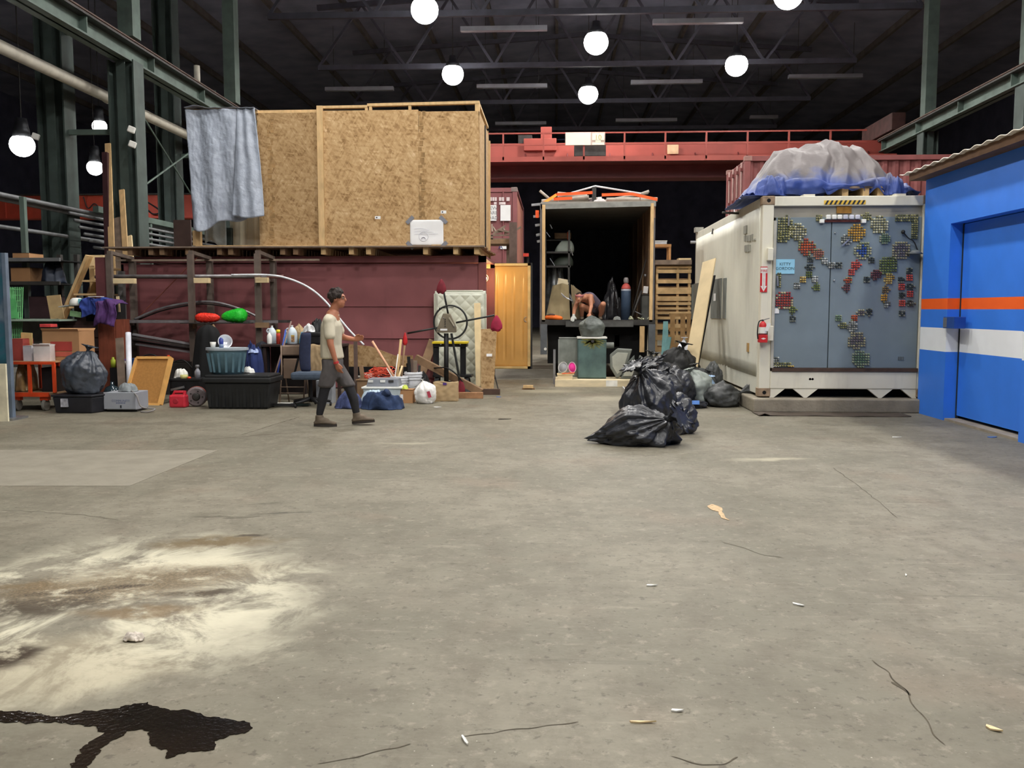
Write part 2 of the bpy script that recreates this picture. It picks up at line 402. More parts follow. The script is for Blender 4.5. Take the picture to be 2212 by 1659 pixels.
B().prism([P(-80, 972, Z=0) + Vector((0, 0, .0005)), P(-80, 1050, Z=0) + Vector((0, 0, .0005)), P(280, 1050, Z=0) + Vector((0, 0, .0005)), P(470, 973, Z=0) + Vector((0, 0, .0005))], (0, 0, .002)).build('poured_patch', mat('pale_concrete', (138, 132, 118), .8, 0, .12, 4, grime=.15, bump=.2), floor_o)
for pts, wd in (([(690, 1652), (760, 1634), (830, 1622), (885, 1610)], .012), ([(1000, 1592), (1080, 1582), (1160, 1571), (1250, 1558)], .01), ([(1885, 1425), (1925, 1462), (1960, 1500), (1990, 1545), (2040, 1610)], .014), ([(1930, 1475), (1965, 1502)], .03), ([(0, 1103), (120, 1108), (260, 1122)], .012), ([(1560, 1170), (1640, 1195), (1690, 1206)], .01), ([(1450, 1640), (1560, 1652), (1600, 1640)], .012), ([(1800, 1010), (1880, 1070), (1940, 1120)], .014), ([(520, 940), (600, 915), (650, 900)], .03)):
    pl_ = bez([P(x, y, Z=0) for x, y in pts], 14); q_ = B(); L_, R_ = [], []
    for i, p in enumerate(pl_):
        j = Vector((noise.noise(p * 9) * .02, noise.noise(p * 9 + Vector((4, 4, 0))) * .03, 0)); w2 = wd * .42 * (.35 + .65 * abs(noise.noise(p * 5))) * (0.2 if i in (0, len(pl_) - 1) else 1); d_ = (pl_[min(i + 1, len(pl_) - 1)] - pl_[max(i - 1, 0)]).normalized(); s_ = Vector((-d_.y, d_.x, 0)); L_.append(p + j + s_ * w2 + Vector((0, 0, .0015))); R_.append(p + j - s_ * w2 + Vector((0, 0, .0015)))
    n_ = len(L_); q_.add(L_ + R_, [(i, i + 1, n_ + i + 1, n_ + i) for i in range(n_ - 1)]); q_.build('crack', CRK, floor_o)
struct('wall_back', B().box(-30, 24, 72, 72.3, 0, 15), DARKWALL)
struct('wall_left', B().box(-30.3, -30, -12, 72, 0, 15), DARKWALL)
struct('wall_right', B().box(24, 24.3, -12, 72, 0, 15), DARKWALL)
struct('wall_front', B().box(-30, 24, -12.3, -12, 0, 15), DARKWALL)
roof = struct('ceiling', B().prism([(-30.3, -12.3, 13.2), (1.2, -12.3, 15.2), (24.3, -12.3, 13.4), (24.3, -12.3, 13.8), (1.2, -12.3, 15.6), (-30.3, -12.3, 13.6)], (0, 84.6, 0)), ROOFM)
PURL = mat('roof_timber', (92, 86, 82), .9, 0, .25, 2)
for i, x in enumerate([-27, -24, -21, -18, -15, -12, -9, -6, -3, 0, 3, 6, 9, 12, 15, 18, 21]):
    z = 15.2 - (1.2 - x) * 2 / 31.5 if x < 1.2 else 15.2 - (x - 1.2) * 1.8 / 23.1
    B().box(x - .07, x + .07, -12, 72, z - .3, z - .02).build('purlin', PURL, roof)
def roofz(x): return 15.2 - (1.2 - x) * 2 / 31.5 if x < 1.2 else 15.2 - (x - 1.2) * 1.8 / 23.1
TRUSS = mat('truss_steel', (68, 68, 78), .8, 0, .2, 3)
def truss(Y):
    t = thing('roof_truss', 'dark steel roof truss %s of the hall' % {18: 'over the walking man, first', 24.5: 'over the timber room, second', 31: 'before the red crane, third', 37.5: 'above the red crane, fourth', 44: 'behind the red crane, fifth', 50.5: 'far behind the crane, last'}[Y], 'truss', (0, Y, 12), 'roof trusses')
    zr = lambda x: (15.2 - (1.2 - x) * 2 / 31.5 if x < 1.2 else 15.2 - (x - 1.2) * 1.8 / 23.1) - .45
    B().beam((-10, Y, 11.6), (12.2, Y, 11.6), .16, .2).build('bottom_chord', TRUSS, t)
    B().beam((-10, Y, zr(-10)), (1.2, Y, zr(1.2)), .16, .2).build('top_chord', TRUSS, t)
    B().beam((1.2, Y, zr(1.2)), (12.2, Y, zr(12.2)), .16, .2).build('top_chord', TRUSS, t)
    xs = [-10, -6.3, -2.6, 1.2, 4.9, 8.5, 12.2]
    for i in range(6):
        a, c = xs[i], xs[i + 1]; md = (a + c) / 2
        B().beam((a, Y, 11.6), (md, Y, zr(md)), .1, .1).build('web', TRUSS, t); B().beam((md, Y, zr(md)), (c, Y, 11.6), .1, .1).build('web', TRUSS, t)
for Y in (18, 24.5, 31, 37.5, 44, 50.5): truss(Y)
# lamps
LENS = emit('lamp_glow', (255, 253, 248), 14); LAMPH = mat('lamp_housing', (70, 72, 76), .4, .6)
def lamp(x, y, z, label, group, watts, r=.46, side=False):
    t = thing('high_bay_lamp', label, 'lamp', (x, y, z - .3), group)
    M = Matrix.Identity(3)
    B().lathe([(.04, z + .72), (.14, z + .7), (.17, z + .5), (r * .55, z + .42), (r * .72, z + r * .55), (r * .6, z + r * .55)], (x, y, 0), 20).build('housing', LAMPH, t, smooth=True)
    B().ball((x, y, z - .02), (r * .95, r * .95, r * .92), 20, 12).build('lens', LENS, t, smooth=True)  # globe oversized: the bloom of the lamp is built into its shape
    B().cyl((x, y, z + .7), (x, y, roofz(x) - .01), .015, n=6).build('hanger_rod', STEELD, t)
    ld = bpy.data.lights.new('lamp_light', 'SPOT'); ld.energy = watts; ld.spot_size = radians(168); ld.spot_blend = .45; ld.shadow_soft_size = .3
    ld.color = (1, .97, .92) if not side else (.93, .95, 1)
    lo = bpy.data.objects.new('lamp_light', ld); COL.objects.link(lo); lo.parent = t; lo.location = (0, 0, -.02 - .0); lo.location.z = .3 - r * .92 - .1
    return t
spots = [(-4.2, 36.4), (-4.2, 28.7), (-4.2, 21), (-4.2, 13.3), (-4.2, 5.6), (-4.2, -2.1), (7, 35.6), (7, 27.9), (7, 20.2), (7, 12.5), (7, 4.8), (7, -2.9), (1.4, 40), (1.4, 32.4), (1.4, 24.8), (1.4, 17.1), (1.4, 9.4), (1.4, 1.7)]
names = ['left row, far lamp seen low above the timber room', 'left row, large lamp above the timber room', None, None, None, None, 'right row, lower lamp nearer the crane', 'right row, upper lamp at the picture top edge', None, None, None, None,
         'middle row, small far lamp just above the crane sign', 'middle row, large lamp above the far one', 'middle row, lamp cut by the picture top edge', None, None, None]
for (x, y), nm in zip(spots, names):
    lamp(x, y, 11, 'bright white high bay lamp, ' + nm if nm else 'bright white high bay lamp overhead, outside the picture', 'main hall high bay lamps', LAMP_W)
for px, py, Y, nm in ((48, 312, 24, 'big one beside the outer column'), (215, 272, 33, 'upper one against the middle column'), (205, 361, 30, 'lower one left of the middle column')):
    p = P(px, py, Y=Y); lamp(p.x, Y, p.z, 'bright lamp in the side bay, ' + nm, 'side bay lamps', SIDE_W, .34 if Y < 25 else .28, True)
STRIP = mat('unlit_strip', (150, 152, 160), .6, 0, .1, 3)
for i, (xa, xb, y, Y) in enumerate(((995, 1182, 65, 33), (1410, 1605, 49, 33), (703, 850, 194, 41.2), (1030, 1182, 188, 41.2), (1363, 1517, 179, 41.2), (1703, 1862, 167, 41.2), (1330, 1462, 261, 49), (1070, 1180, 268, 49), (1620, 1680, 254, 49))):
    a = P(xa, y, Y=Y); c = P(xb, y, Y=Y)
    nm = ['upper row, left of the large middle lamp', 'upper row, right of the large middle lamp', 'second row, just above the timber room', 'second row, left of the small middle lamp', 'second row, right of the small middle lamp', 'second row, farthest right', 'lowest row, right of the crane sign', 'lowest row, left of the crane sign', 'lowest row, short one at right'][i]
    t = thing('strip_light', 'long pale unlit strip light, ' + nm, 'strip light', (a.x, Y, a.z), 'unlit strip lights')
    z = a.z - .06
    B().box(a.x, c.x, Y - .12, Y + .12, z, z + .16).build('body', STRIP, t)
    for x in (a.x + .4, c.x - .4): B().cyl((x, Y, z + .15), (x, Y, roofz(x)), .012, n=6).build('hanger_rod', STEELD, t)
# columns, runway beams
def hcol(name, label, x, y, w, d, z0, z1, group, m=STEELC):
    """built-up column: two flanges facing the aisle with a recessed web between"""
    t = thing(name, label, 'column', (x, y, z0), group)
    tf = .035
    for s, nm in ((-1, 'flange'), (1, 'flange')):
        B().box(x + s * w / 2 - (tf if s > 0 else 0), x + s * w / 2 + (tf if s < 0 else 0), y - d / 2, y + d / 2, z0, z1).build(nm, m, t)
    B().box(x - w / 2 + tf, x + w / 2 - tf, y - .02, y + .02, z0, z1).build('web', m, t)
    B().box(x - .1, x + .1, y - d / 2, y - d / 2 + .03, z0, z1).build('cover_plate', m, t)
    B().box(x - w / 2 - .12, x + w / 2 + .12, y - d / 2 - .12, y + d / 2 + .12, z0, z0 + .04).build('base_plate', m, t)
    return t
XL, XR, XB = -10.0, 12.2, -11.75
BW = .5
def zbeam(px, py, X): return P(px, py, X=X).z
zl_top, zl_bot = zbeam(300, 112, XL), zbeam(300, 152, XL)
zr_top, zr_bot = zbeam(2100, 207, XR), zbeam(2100, 238, XR)
hcol('steel_column', 'green steel column with pale edge flange, leaned on by timber planks', XL, 20.5, .62, .5, 0, zl_bot, 'crane columns')
hcol('steel_column', 'green steel column hidden behind the timber room and grey tarp', XL, 27, .62, .5, 0, zl_bot, 'crane columns')
hcol('steel_column', 'green steel column near the left edge, standing in the outer row', XB, 20.6, .66, .5, 0, 11.5, 'crane columns')
hcol('steel_column', 'green steel column just left of the grey tarp, outer row', XB, 26.7, .6, .5, 0, 11.5, 'crane columns')
for Y, nm in ((20.5, 'above the planked column'), (27, 'beside the white pipe stub')):
    B().box(XL - .05, XL + .3, Y - .2, Y + .2, zl_top + .1, 13.5).build('column_stub', STEELG, None, label='upper steel post standing on the left runway beam, ' + nm, cat='column', group='upper posts')
for Y, nm in ((24.1, 'at the far right edge'), (30.4, 'farther back near the crane end')):
    hcol('steel_column', 'green steel column under the right runway beam, ' + nm, XR + .1, Y, .5, .5, 0, zr_bot, 'crane columns')
    B().box(XR - .1, XR + .25, Y - .2, Y + .2, zr_top + .1, 13.5).build('column_stub', STEELG, None, label='upper steel post standing on the right runway beam, ' + nm, cat='column', group='upper posts')
hcol('steel_column', 'thin green steel column behind the blue booth roof, right of another', 14.6, 26.6, .4, .4, 0, 9, 'crane columns')
def runway(X, zb, zt, y0, y1, label, sgn):
    t = thing('runway_beam', label, 'steel beam', (X, y0, zb))
    B().box(X - .025, X + .025, y0, y1, zb, zt).build('web', STEELG, t)
    B().box(X - .2, X + .2, y0, y1, zb, zb + .04).build('bottom_flange', STEELG, t)
    B().box(X - .24, X + .24, y0, y1, zt - .04, zt).build('top_flange', STEELD, t)
    B().box(X - .04, X + .04, y0, y1, zt, zt + .11).build('crane_rail', RUST, t)
    for o in (.16, .24): B().box(X - sgn * o - .02, X - sgn * o + .02, y0, y1, zt + .02, zt + .05).build('conductor_bar', RUST, t)
    y = y0 + 1.2
    while y < y1: B().box(X - .19, X + .19, y - .015, y + .015, zb + .04, zt - .04).build('stiffener', STEELG, t); y += 3.1
    return t
runway(XL, zl_bot, zl_top, 8, 52, 'green crane runway beam with rail, sloping away at upper left', -1)
runway(XR, zr_bot, zr_top, 14, 52, 'pale green crane runway beam at upper right', 1)
PIPEW = mat('white_pipe', (205, 200, 185), .55, 0, .12, 4, grime=.35)
Xp = -10.9; za = P(200, 195, X=Xp).z
b = B(); b.cyl((Xp, 10, za), (Xp, 44, za), .13, n=16); pw = b.build('overhead_pipe', PIPEW, smooth=True, label='long white overhead pipe running behind the middle left column', cat='pipe')
for y in (15, 21.4, 27, 33): B().cyl((Xp, y - .04, za), (Xp, y + .04, za), .15, n=16).build('coupling', PIPEW, pw)
p0 = P(425, 142, Y=25); p1 = P(420, 192, Y=25)
B().cyl((p0.x, 25, zl_top + .12), (p0.x, 25, p0.z), .085, n=12).build('pipe_stub', PIPEW, None, smooth=True, label='short upright white pipe above the left runway beam', cat='pipe')
# struts and brace rods between the two column rows
for y, z, nm in ((20.55, P(190, 70, X=-10.9).z, 'high'), (20.55, P(190, 283, X=-10.9).z, 'middle'), (26.8, P(430, 200, Y=26.8).z, 'far high'), (26.8, P(300, 338, Y=26.8).z, 'far low')):
    B().beam((XB + .33, y, z), (XL - .31, y, z), .09, .12).build('strut', STEELG, None, label='horizontal steel strut between left columns, %s one' % nm, cat='strut', group='column struts')
for (pa, pb), nm in ((((283, 210, 21), (412, 418, 26.5)), 'falling to the tarp'), (((288, 418, 21), (420, 322, 26.5)), 'rising to the tarp')):
    B().cyl(P(pa[0], pa[1], Y=pa[2]), P(pb[0], pb[1], Y=pb[2]), .025, n=6).build('brace_rod', STEELG, None, label='thin diagonal brace rod beside the planked column, ' + nm, cat='rod', group='brace rods')
# floodlights / cameras on the column
for (px, py), nm, Xc in (((284, 280), 'upper', XL + .4), ((286, 312), 'lower', XL + .42), ((77, 295), 'outer column', XB + .2)):
    p = P(px, py, X=Xc) if px > 100 else P(px, py, Y=20.2); c = p
    t = thing('floodlight', 'small white floodlight clamped on the steel column, %s one' % nm, 'floodlight', c, 'column floodlights')
    B().obox(c, (.16, .1, .14), 0, .35, .3).build('head', WHITE, t, bevel=.02); B().cyl(c + Vector((-.05, .02, 0)), c + Vector((-.2, .35, .02)), .025, n=8).build('bracket', CHROME, t)
# side bay pipe racks
GREYP = mat('grey_pipe', (120, 122, 124), .5, .3, .2, 6)
Xr = -11.0
for i, (pa, pb, r, nm) in enumerate((((0, 415), (240, 466), .05, 'top'), ((0, 424), (240, 473), .06, 'second'), ((0, 486), (240, 522), .045, 'lower'))):
    za = P(pa[0], pa[1], X=Xr - .14 * i).z
    B().cyl((Xr - .2 - .14 * i, 14, za), (Xr - .2 - .14 * i, 30, za), r, n=8).build('rack_pipe', GREYP, None, smooth=True, label='long grey pipe on the side bay rack, %s one' % nm, cat='pipe', group='side bay pipes')
za = P(240, 470, X=Xr).z
for k in range(6):
    z = za - .1 - .14 * k
    B().cyl((Xr + .083, 19.5 + .2 * k, z), (Xr + .083, 29, z), .035, n=8).build('rack_pipe', GREYP, None, smooth=True, label='thin pipe in the rack behind the planked column, number %s from top' % ('one two three four five six'.split()[k]), cat='pipe', group='side bay rack pipes')
B().box(Xr - .07, Xr + .07, 20.8, 30, za + .055, za + .2).build('rack_rail', STEELG, None, label='pale green rail topping the rack behind the planked column', cat='beam')
for y, px in ((17.9, 27), (21.9, 150), (23.6, 197), (25.5, 353), (29, 390)):
    B().box(Xr - .05, Xr + .05, y - .05, y + .05, 0, za + .05).build('rack_post', STEELG, None, label='grey upright of the side bay pipe rack, ' + {17.9: 'by the picture edge', 21.9: 'by the outer column', 23.6: 'left of the planked column', 25.5: 'right of the planked column', 29: 'left of the tarp'}[y], cat='post', group='rack posts')
# orange girder of the side bay crane
ORG_P = mat('orange_red_paint', (205, 82, 62), .55, 0, .14, 1.5, grime=.25)
Y = 33; x0, x1, z0, z1 = RC(0, 422, 412, 470, Y)
g = thing('side_bay_crane', 'orange red crane girder crossing the dark side bay', 'crane', (x0, Y, z0))
B().box(-24, -11.9, Y, Y + .5, z0, z1).build('girder', ORG_P, g); B().box(-24, -11.9, Y - .1, Y + .6, z1, z1 + .05).build('top_flange', STEELD, g); B().box(-24, -11.9, Y - .06, Y + .56, z0 - .03, z0).build('bottom_flange', ORG_P, g)
for k in range(7): B().box(-22.6 + k * 1.6, -22.55 + k * 1.6, Y - .03, Y, z0, z1).build('stiffener', ORG_P, g)
b = B(); b.tube(bez([P(290, 430, Y=32.9), P(310, 445, Y=32.9), P(330, 462, Y=32.9), P(345, 455, Y=32.9), P(300, 425, Y=32.9)], 8), .03, 6); b.build('cable', BLACK, g)
b = B(); b.tube(bez([P(180, 425, Y=32.9), P(190, 450, Y=32.9), P(205, 440, Y=32.9), P(222, 460, Y=32.9)], 8), .02, 6); b.build('cable', BLACK, g)
# red bridge crane
Y = 34.0
CR = mat('crane_red', (164, 78, 68), .5, 0, .12, 1.2, grime=.15); CRD = mat('crane_red_dark', (112, 54, 54), .55, 0, .15, 1.5, grime=.2)
c = thing('bridge_crane', 'red overhead bridge crane with walkway railing spanning the hall', 'crane', (0, Y, 7))
zw = P(1260, 345, Y=Y - 1.2).z
zlow0, zlow1 = P(1260, 383, Y=Y).z, P(1260, 350, Y=Y).z
B().box(XL, XR, Y, Y + .7, zlow0, zlow1).build('lower_girder', CRD, c)
B().box(XL, XR, Y - .12, Y + .82, zlow0 - .05, zlow0).build('bottom_flange', CRD, c)
B().box(XL, XR, Y + .05, Y + .65, zlow1, P(1260, 308, Y=Y).z).build('main_girder', CR, c)
B().box(XL, XR, Y - 1.2, Y, zw - .03, zw + .03).build('walkway', CRD, c)
B().box(XL, XR, Y - 1.23, Y - 1.2, zw - .06, zw + .12).build('toe_plate', CR, c)
zt = P(1260, 287, Y=Y - 1.2).z; zm = P(1260, 312, Y=Y - 1.2).z
for z in (zt, zm): B().beam((XL, Y - 1.2, z), (P(1872, 290, Y=Y - 1.2).x, Y - 1.2, z), .05, .05).build('hand_rail', CR, c)
x = P(1087, 300, Y=Y - 1.2).x; st = P(1174, 300, Y=Y - 1.2).x - x
for k in range(-6, 11):
    xx = x + st * k
    if xx < XL or xx > P(1872, 290, Y=Y - 1.2).x + .05: continue
    B().box(xx - .03, xx + .03, Y - 1.23, Y - 1.17, zw, zt).build('railing_post', CR, c)
for k in range(14):
    xx = XL + .8 + k * 1.6; B().add([(xx, Y - .02, zlow1 + .02), (xx + .04, Y - .02, zlow1 + .02), (xx + .04, Y - .35, zlow1 + .02), (xx, Y - .35, zlow1 + .02), (xx, Y + .05, zm - .1), (xx + .04, Y + .05, zm - .1)], [(0, 3, 4), (1, 5, 2), (0, 4, 5, 1), (3, 2, 5, 4), (0, 1, 2, 3)]).build('gusset', CRD, c)
# hoist on top, sign board
xa, xb, za, zb = RC(1168, 276, 1192, 305, Y + .3); B().box(xa, xb, Y + .1, Y + .6, za - .3, zb).build('hoist_box', CR, c, bevel=.02)
xa, xb, za, zb = RC(1132, 303, 1202, 312, Y + .3); B().box(xa, xb, Y - .1, Y + .8, za - .3, zb).build('trolley', CR, c, bevel=.02)
xa, xb, za, zb = RC(1120, 295, 1150, 310, Y + .5); B().box(xa, xb, Y + .2, Y + .9, za - .2, zb).build('motor', STEELD, c, bevel=.02)
SIGNW = mat('cream_sign', (250, 248, 225), .5, 0, .03, 3)
xa, xb, za, zb = RC(1221, 286, 1307, 314, Y - 1.28)
sg = B().box(xa, xb, Y - 1.32, Y - 1.28, za, zb).build('sign_board', mat('sign_backing', (205, 180, 168), .5), c)
xa, xb, za, zb = RC(1222, 286.5, 1276, 313.5, Y - 1.32); B().box(xa, xb, Y - 1.335, Y - 1.32, za, zb).build('sign_face', SIGNW, sg)
xa, xb, za, zb = RC(1279, 288, 1305, 303, Y - 1.32); B().box(xa, xb, Y - 1.335, Y - 1.32, za, zb).build('sign_face', SIGNW, sg)
text('10', .26, P(1292, 297, Y=Y - 1.34), (1, 0, 0), (0, 0, 1), mat('sign_yellow', (214, 196, 130), .6), sg)
xa, xb, za, zb = RC(1279, 307.5, 1305, 313, Y - 1.32); B().box(xa, xb, Y - 1.335, Y - 1.32, za, zb).build('sign_face', SIGNW, sg)
xa, xb, za, zb = RC(1286, 302.5, 1298, 308, Y - 1.32); B().box(xa, xb, Y - 1.335, Y - 1.32, za, zb).build('sign_face', SIGNW, sg)
xa, xb, za, zb = RC(1240, 315, 1308, 341, Y - .6); B().box(xa, xb, Y - .9, Y - .5, za, zb).build('control_cabinet', STEELD, c, bevel=.03)
xa, xb, za, zb = RC(1442, 312, 1466, 332, Y - .1); B().box(xa, xb, Y - .05, Y - .01, za, zb).build('pale_plate', mat('plate_tan', (226, 190, 150), .4), c)
for X in (XL, XR): B().box(X - .25, X + .25, Y - 1.3, Y + 1.8, zr_top + .13, zr_top + .75).build('end_truck', mat('end_truck_dimmed_rust', (70, 44, 40), .7, 0, .3, 4), c, bevel=.03)  # rusty brown, darkened so the crane ends sink into shade
# shipping container with the timber room on top
YC, XC0, XC1, HC = 16.45, -8.25, -1.3, 2.49
ct = thing('shipping_container', 'long maroon shipping container with smooth dented side under the timber room', 'container', (XC0, YC, 0))
def dented(u, v):
    x = XC0 + .12 + (XC1 - XC0 - .24) * u; z = .16 + (HC - .3) * v
    return (x, YC + .03 + .018 * noise.noise(Vector((x * .9, z * .9, 0))) + .006 * noise.noise(Vector((x * 4, z * 3, 5))), z)
B().sheet(dented, 90, 30, .02).build('side_wall', MAROON, ct, smooth=True)
B().box(XC0 + .12, XC1 - .1, YC + 2.36, YC + 2.4, .16, HC - .14).build('rear_wall', MAROON, ct)
B().box(XC0, XC0 + .05, YC, YC + 2.44, .16, HC - .14).build('end_wall', MAROON, ct)
B().box(XC0, XC1, YC + .05, YC + 2.4, HC - .05, HC).build('roof', MAROON, ct)
B().box(XC0, XC1 - .02, YC + .05, YC + 2.4, .1, .16).build('floor_deck', OLDWOOD, ct)
for y in (YC, YC + 2.34):
    B().box(XC0, XC1, y, y + .1, HC - .12, HC).build('top_rail', MAROON, ct); B().box(XC0, XC1, y, y + .1, .02, .17).build('bottom_rail', MAROON, ct)
    B().box(XC1 - .14, XC1, y, y + .14, 0, HC).build('corner_post', MAROON2, ct); B().box(XC0, XC0 + .14, y, y + .14, 0, HC).build('corner_post', MAROON, ct)
for zz in (1.55, .95):
    B().box(XC0 + 3.2, XC1 - .7, YC + .008, YC + .03, zz, zz + .015).build('crease', MAROON, ct)
# corrugated door swung wide open, golden inside face toward us
GOLD = mat('golden_varnish', (214, 164, 92), .34, 0, .12, 1.6, grime=.15, coat=.3)
YD = YC + 2.4; x0, x1, z0, z1 = RC(1056, 568, 1150, 797, YD)
d = B().box(x0, x1, YD, YD + .05, z0, z1).build('door', STEELD, ct)
def goldp(u, v):
    x = x0 + .05 + (x1 - x0 - .14) * u; z = z0 + .06 + (z1 - z0 - .12) * v
    k = 0
    for c in (.14, .37, .6, .84):
        q = abs(u - c) / .045
        if q < 1 and .05 < v < .95: k = max(k, (1 - q * q) * min(1, (v - .05) * 12, (.95 - v) * 12))
    return (x, YD - .012 + .012 * k - .002, z)
B().sheet(goldp, 110, 60, .01).build('corrugated_liner', GOLD, d, smooth=True)
for a, e, f, g in ((x0, x1 - .04, z1 - .06, z1 - .01), (x0, x1 - .04, z0 + .01, z0 + .06), (x1 - .1, x1 - .04, z0 + .01, z1 - .01), (x0, x0 + .05, z0 + .01, z1 - .01)):
    B().box(a, e, YD - .04, YD, f, g).build('gasket_frame', mat('cream_trim', (224, 192, 130), .6), d)
pp = P(1137, 690, Y=YD - .03); B().tube(arc(pp, .05, -pi / 2, pi / 2, 8, (-1, 0, 0), (0, 0, 1)), .008, 6).build('pull_handle', CHROME, d)
for z in (z0 + .15, z1 - .15): B().cyl((x0 - .02, YD + .02, z - .08), (x0 - .02, YD + .02, z + .08), .03).build('hinge', STEELD, d)
B().cyl((x1 - .03, YD + .09, z0), (x1 - .03, YD + .09, z1), .02, n=8).build('lock_rod', STEELD, d)
# a caged work lamp clipped inside the container mouth, shining on the open door
wl = thing('work_lamp', 'small caged work lamp glowing inside the container mouth by the golden door', 'lamp', (XC1 - .17, YC + 1.75, 2.1))
c0 = Vector((XC1 - .17, YC + 1.75, 2.14))
B().ball(c0, .045, 12, 8).build('bulb', emit('bulb_glow', (255, 205, 130), 25), wl, smooth=True)
b = B()
for k in range(6): b.tube(arc(c0, .08, -pi / 2, pi / 2, 8, (cos(k * pi / 3), sin(k * pi / 3), 0), (0, 0, 1)), .004, 5)
b.build('cage', CHROME, wl); B().cyl(c0 + Vector((0, 0, .08)), (c0.x, c0.y, HC - .05), .02, n=8).build('handle', BLACK, wl)
ld = bpy.data.lights.new('work_lamp_light', 'POINT'); ld.energy = 9; ld.color = (1, .72, .36); ld.shadow_soft_size = .05
lo = bpy.data.objects.new('work_lamp_light', ld); COL.objects.link(lo); lo.parent = wl; lo.location = c0 - ORG[wl.name] + Vector((0.06, .06, -.02))
# ---- timber deck
dk = thing('timber_deck', 'rough timber deck of joists and boards on the maroon container', 'deck', (-5, YC, HC))
zj = HC + .012; xa = P(216, 540, Y=YC - .5).x; xb = P(1050, 536, Y=YC - .3).x
zdk = P(640, 532, Y=YC - .35).z
for px in (283, 328, 352, 408, 476, 500, 560, 612, 640, 700, 760, 797, 920, 985, 1030):
    x = P(px, 540, Y=YC - .3).x; B().box(x - .045, x + .045, YC - .35, YC + 2.3, zj, zdk - .026).build('joist', PINE if px > 690 else OLDWOOD, dk)
for k in range(14):
    y = YC - .42 + k * .2; xx0 = xa if k < 3 else xa + RND.uniform(0, .3)
    B().box(xx0, xb + RND.uniform(-.05, .02), y, y + .19, zdk - .025, zdk).build('deck_board', GREYWOOD if k < 1 else OLDWOOD, dk)
B().box(xa + .25, P(690, 540, Y=YC - .42).x, YC - .44, YC - .41, zj - .12, zj - .085).build('edge_strip', GREYWOOD, dk)
# ---- strand board room
YR = YC - .18
rm = thing('timber_room', 'big strand board box room framed in pine on the container deck', 'room', (-4, YR, zdk))
def zpx(px, py, Y=YR): return P(px, py, Y=Y).z
def xpx(px, Y=YR): return P(px, 400, Y=Y).x
zb0 = zdk
ztR, ztL = zpx(1000, 240), zpx(620, 242)
sheets = [(556, 692, ztL), (696, 905, zpx(800, 238)), (906, 1034, ztR)]
for i, (a, e, zt) in enumerate(sheets):
    B().box(xpx(a), xpx(e), YR + (.06 if i == 0 else 0), YR + (.075 if i == 0 else .015), zb0, zt).build('osb_sheet', OSBD if i == 0 else OSB, rm)
# printed bands on the sheets
PRT = mat('faded_print', (152, 120, 78), .8, 0, .3, 9)
for px, ya, yb, w in ((586, 255, 525, .085), (914, 245, 470, .09)):
    x = xpx(px); z = zpx(px, yb); ze = zpx(px, ya); k_ = 0; b = B(); r = random.Random(px)
    while z < ze:
        h = r.uniform(.03, .11);
        for q in range(r.choice((1, 2, 2))):
            xx = x - w + r.uniform(0, w); b.box(xx, xx + r.uniform(.02, .08), YR + (.06 if px < 600 else 0) - .001 - .0005 * (k_ := (k_ + 1) % 9), YR + (.06 if px < 600 else 0), z, z + h * .8)
        z += h
    b.build('printed_band', PRT, rm, kind='stuff')
# framing
def stud(px0, px1, py0, py1, Y, d=.09, m=PINE, nm='stud'):
    xa, xb, za, zb = RC(px0, py0, px1, py1, Y); return B().box(xa, xb, Y, Y + d, za, zb).build(nm, m, rm, bevel=.004)
stud(686, 699, 228, 536, YR - .05, .05, PINE, 'corner_stud')
zt1 = zpx(1000, 218); xR = xpx(1036); xL = xpx(415)
B().beam((xpx(795), YR + .06, zpx(795, 226)), (xR, YR + .06, zt1 - .02), .09, .05).build('top_plate', PINE, rm)
B().beam((xpx(686), YR + .06, zpx(686, 231)), (xpx(795), YR + .06, zpx(795, 229)), .09, .045).build('top_plate', PINE, rm)
B().beam((xpx(552), YR + .12, zpx(556, 240)), (xpx(690), YR + .12, zpx(690, 238)), .09, .06).build('top_plate', PINE, rm)
for px, ya in ((791, 230), (800, 226), (885, 223)): stud(px - 3, px + 3, ya, 250, YR + .02, .07)
stud(1026, 1036, 219, 250, YR + .02, .08)
B().box(xR - .015, xR, YR + .02, YR + 2.2, zb0, zpx(1030, 240)).build('osb_sheet', OSB, rm)
B().beam((xR - .05, YR + .06, zt1 - .02), (xR - .05, YR + 2.25, zt1 - .02), .09, .05).build('top_plate', PINE, rm)
B().box(xR + .003, xR + .02, YR + 1.15, YR + 1.25, zb0, zt1 - .2).build('black_batten', BLACK, rm)
B().box(xR - .06, xR + .03, YR + 2.2, YR + 2.29, zb0 - .3, zt1 - .3).build('corner_stud', PINE, rm)
B().box(xpx(414), xR, YR + 2.2, YR + 2.215, zb0, zt1 - .1).build('osb_sheet', OSBD, rm)
B().box(xpx(418), xR, YR - .01, YR + .08, zb0, zb0 + .035).build('sole_plate', PINE, rm)
stud(416, 433, 498, 531, YR + .02, .09)
stud(416, 430, 245, 498, YR + .02, .09)
B().beam((xpx(414), YR + .08, zpx(415, 238)), (xpx(560), YR + .08, zpx(556, 240)), .09, .06).build('top_plate', PINE, rm)
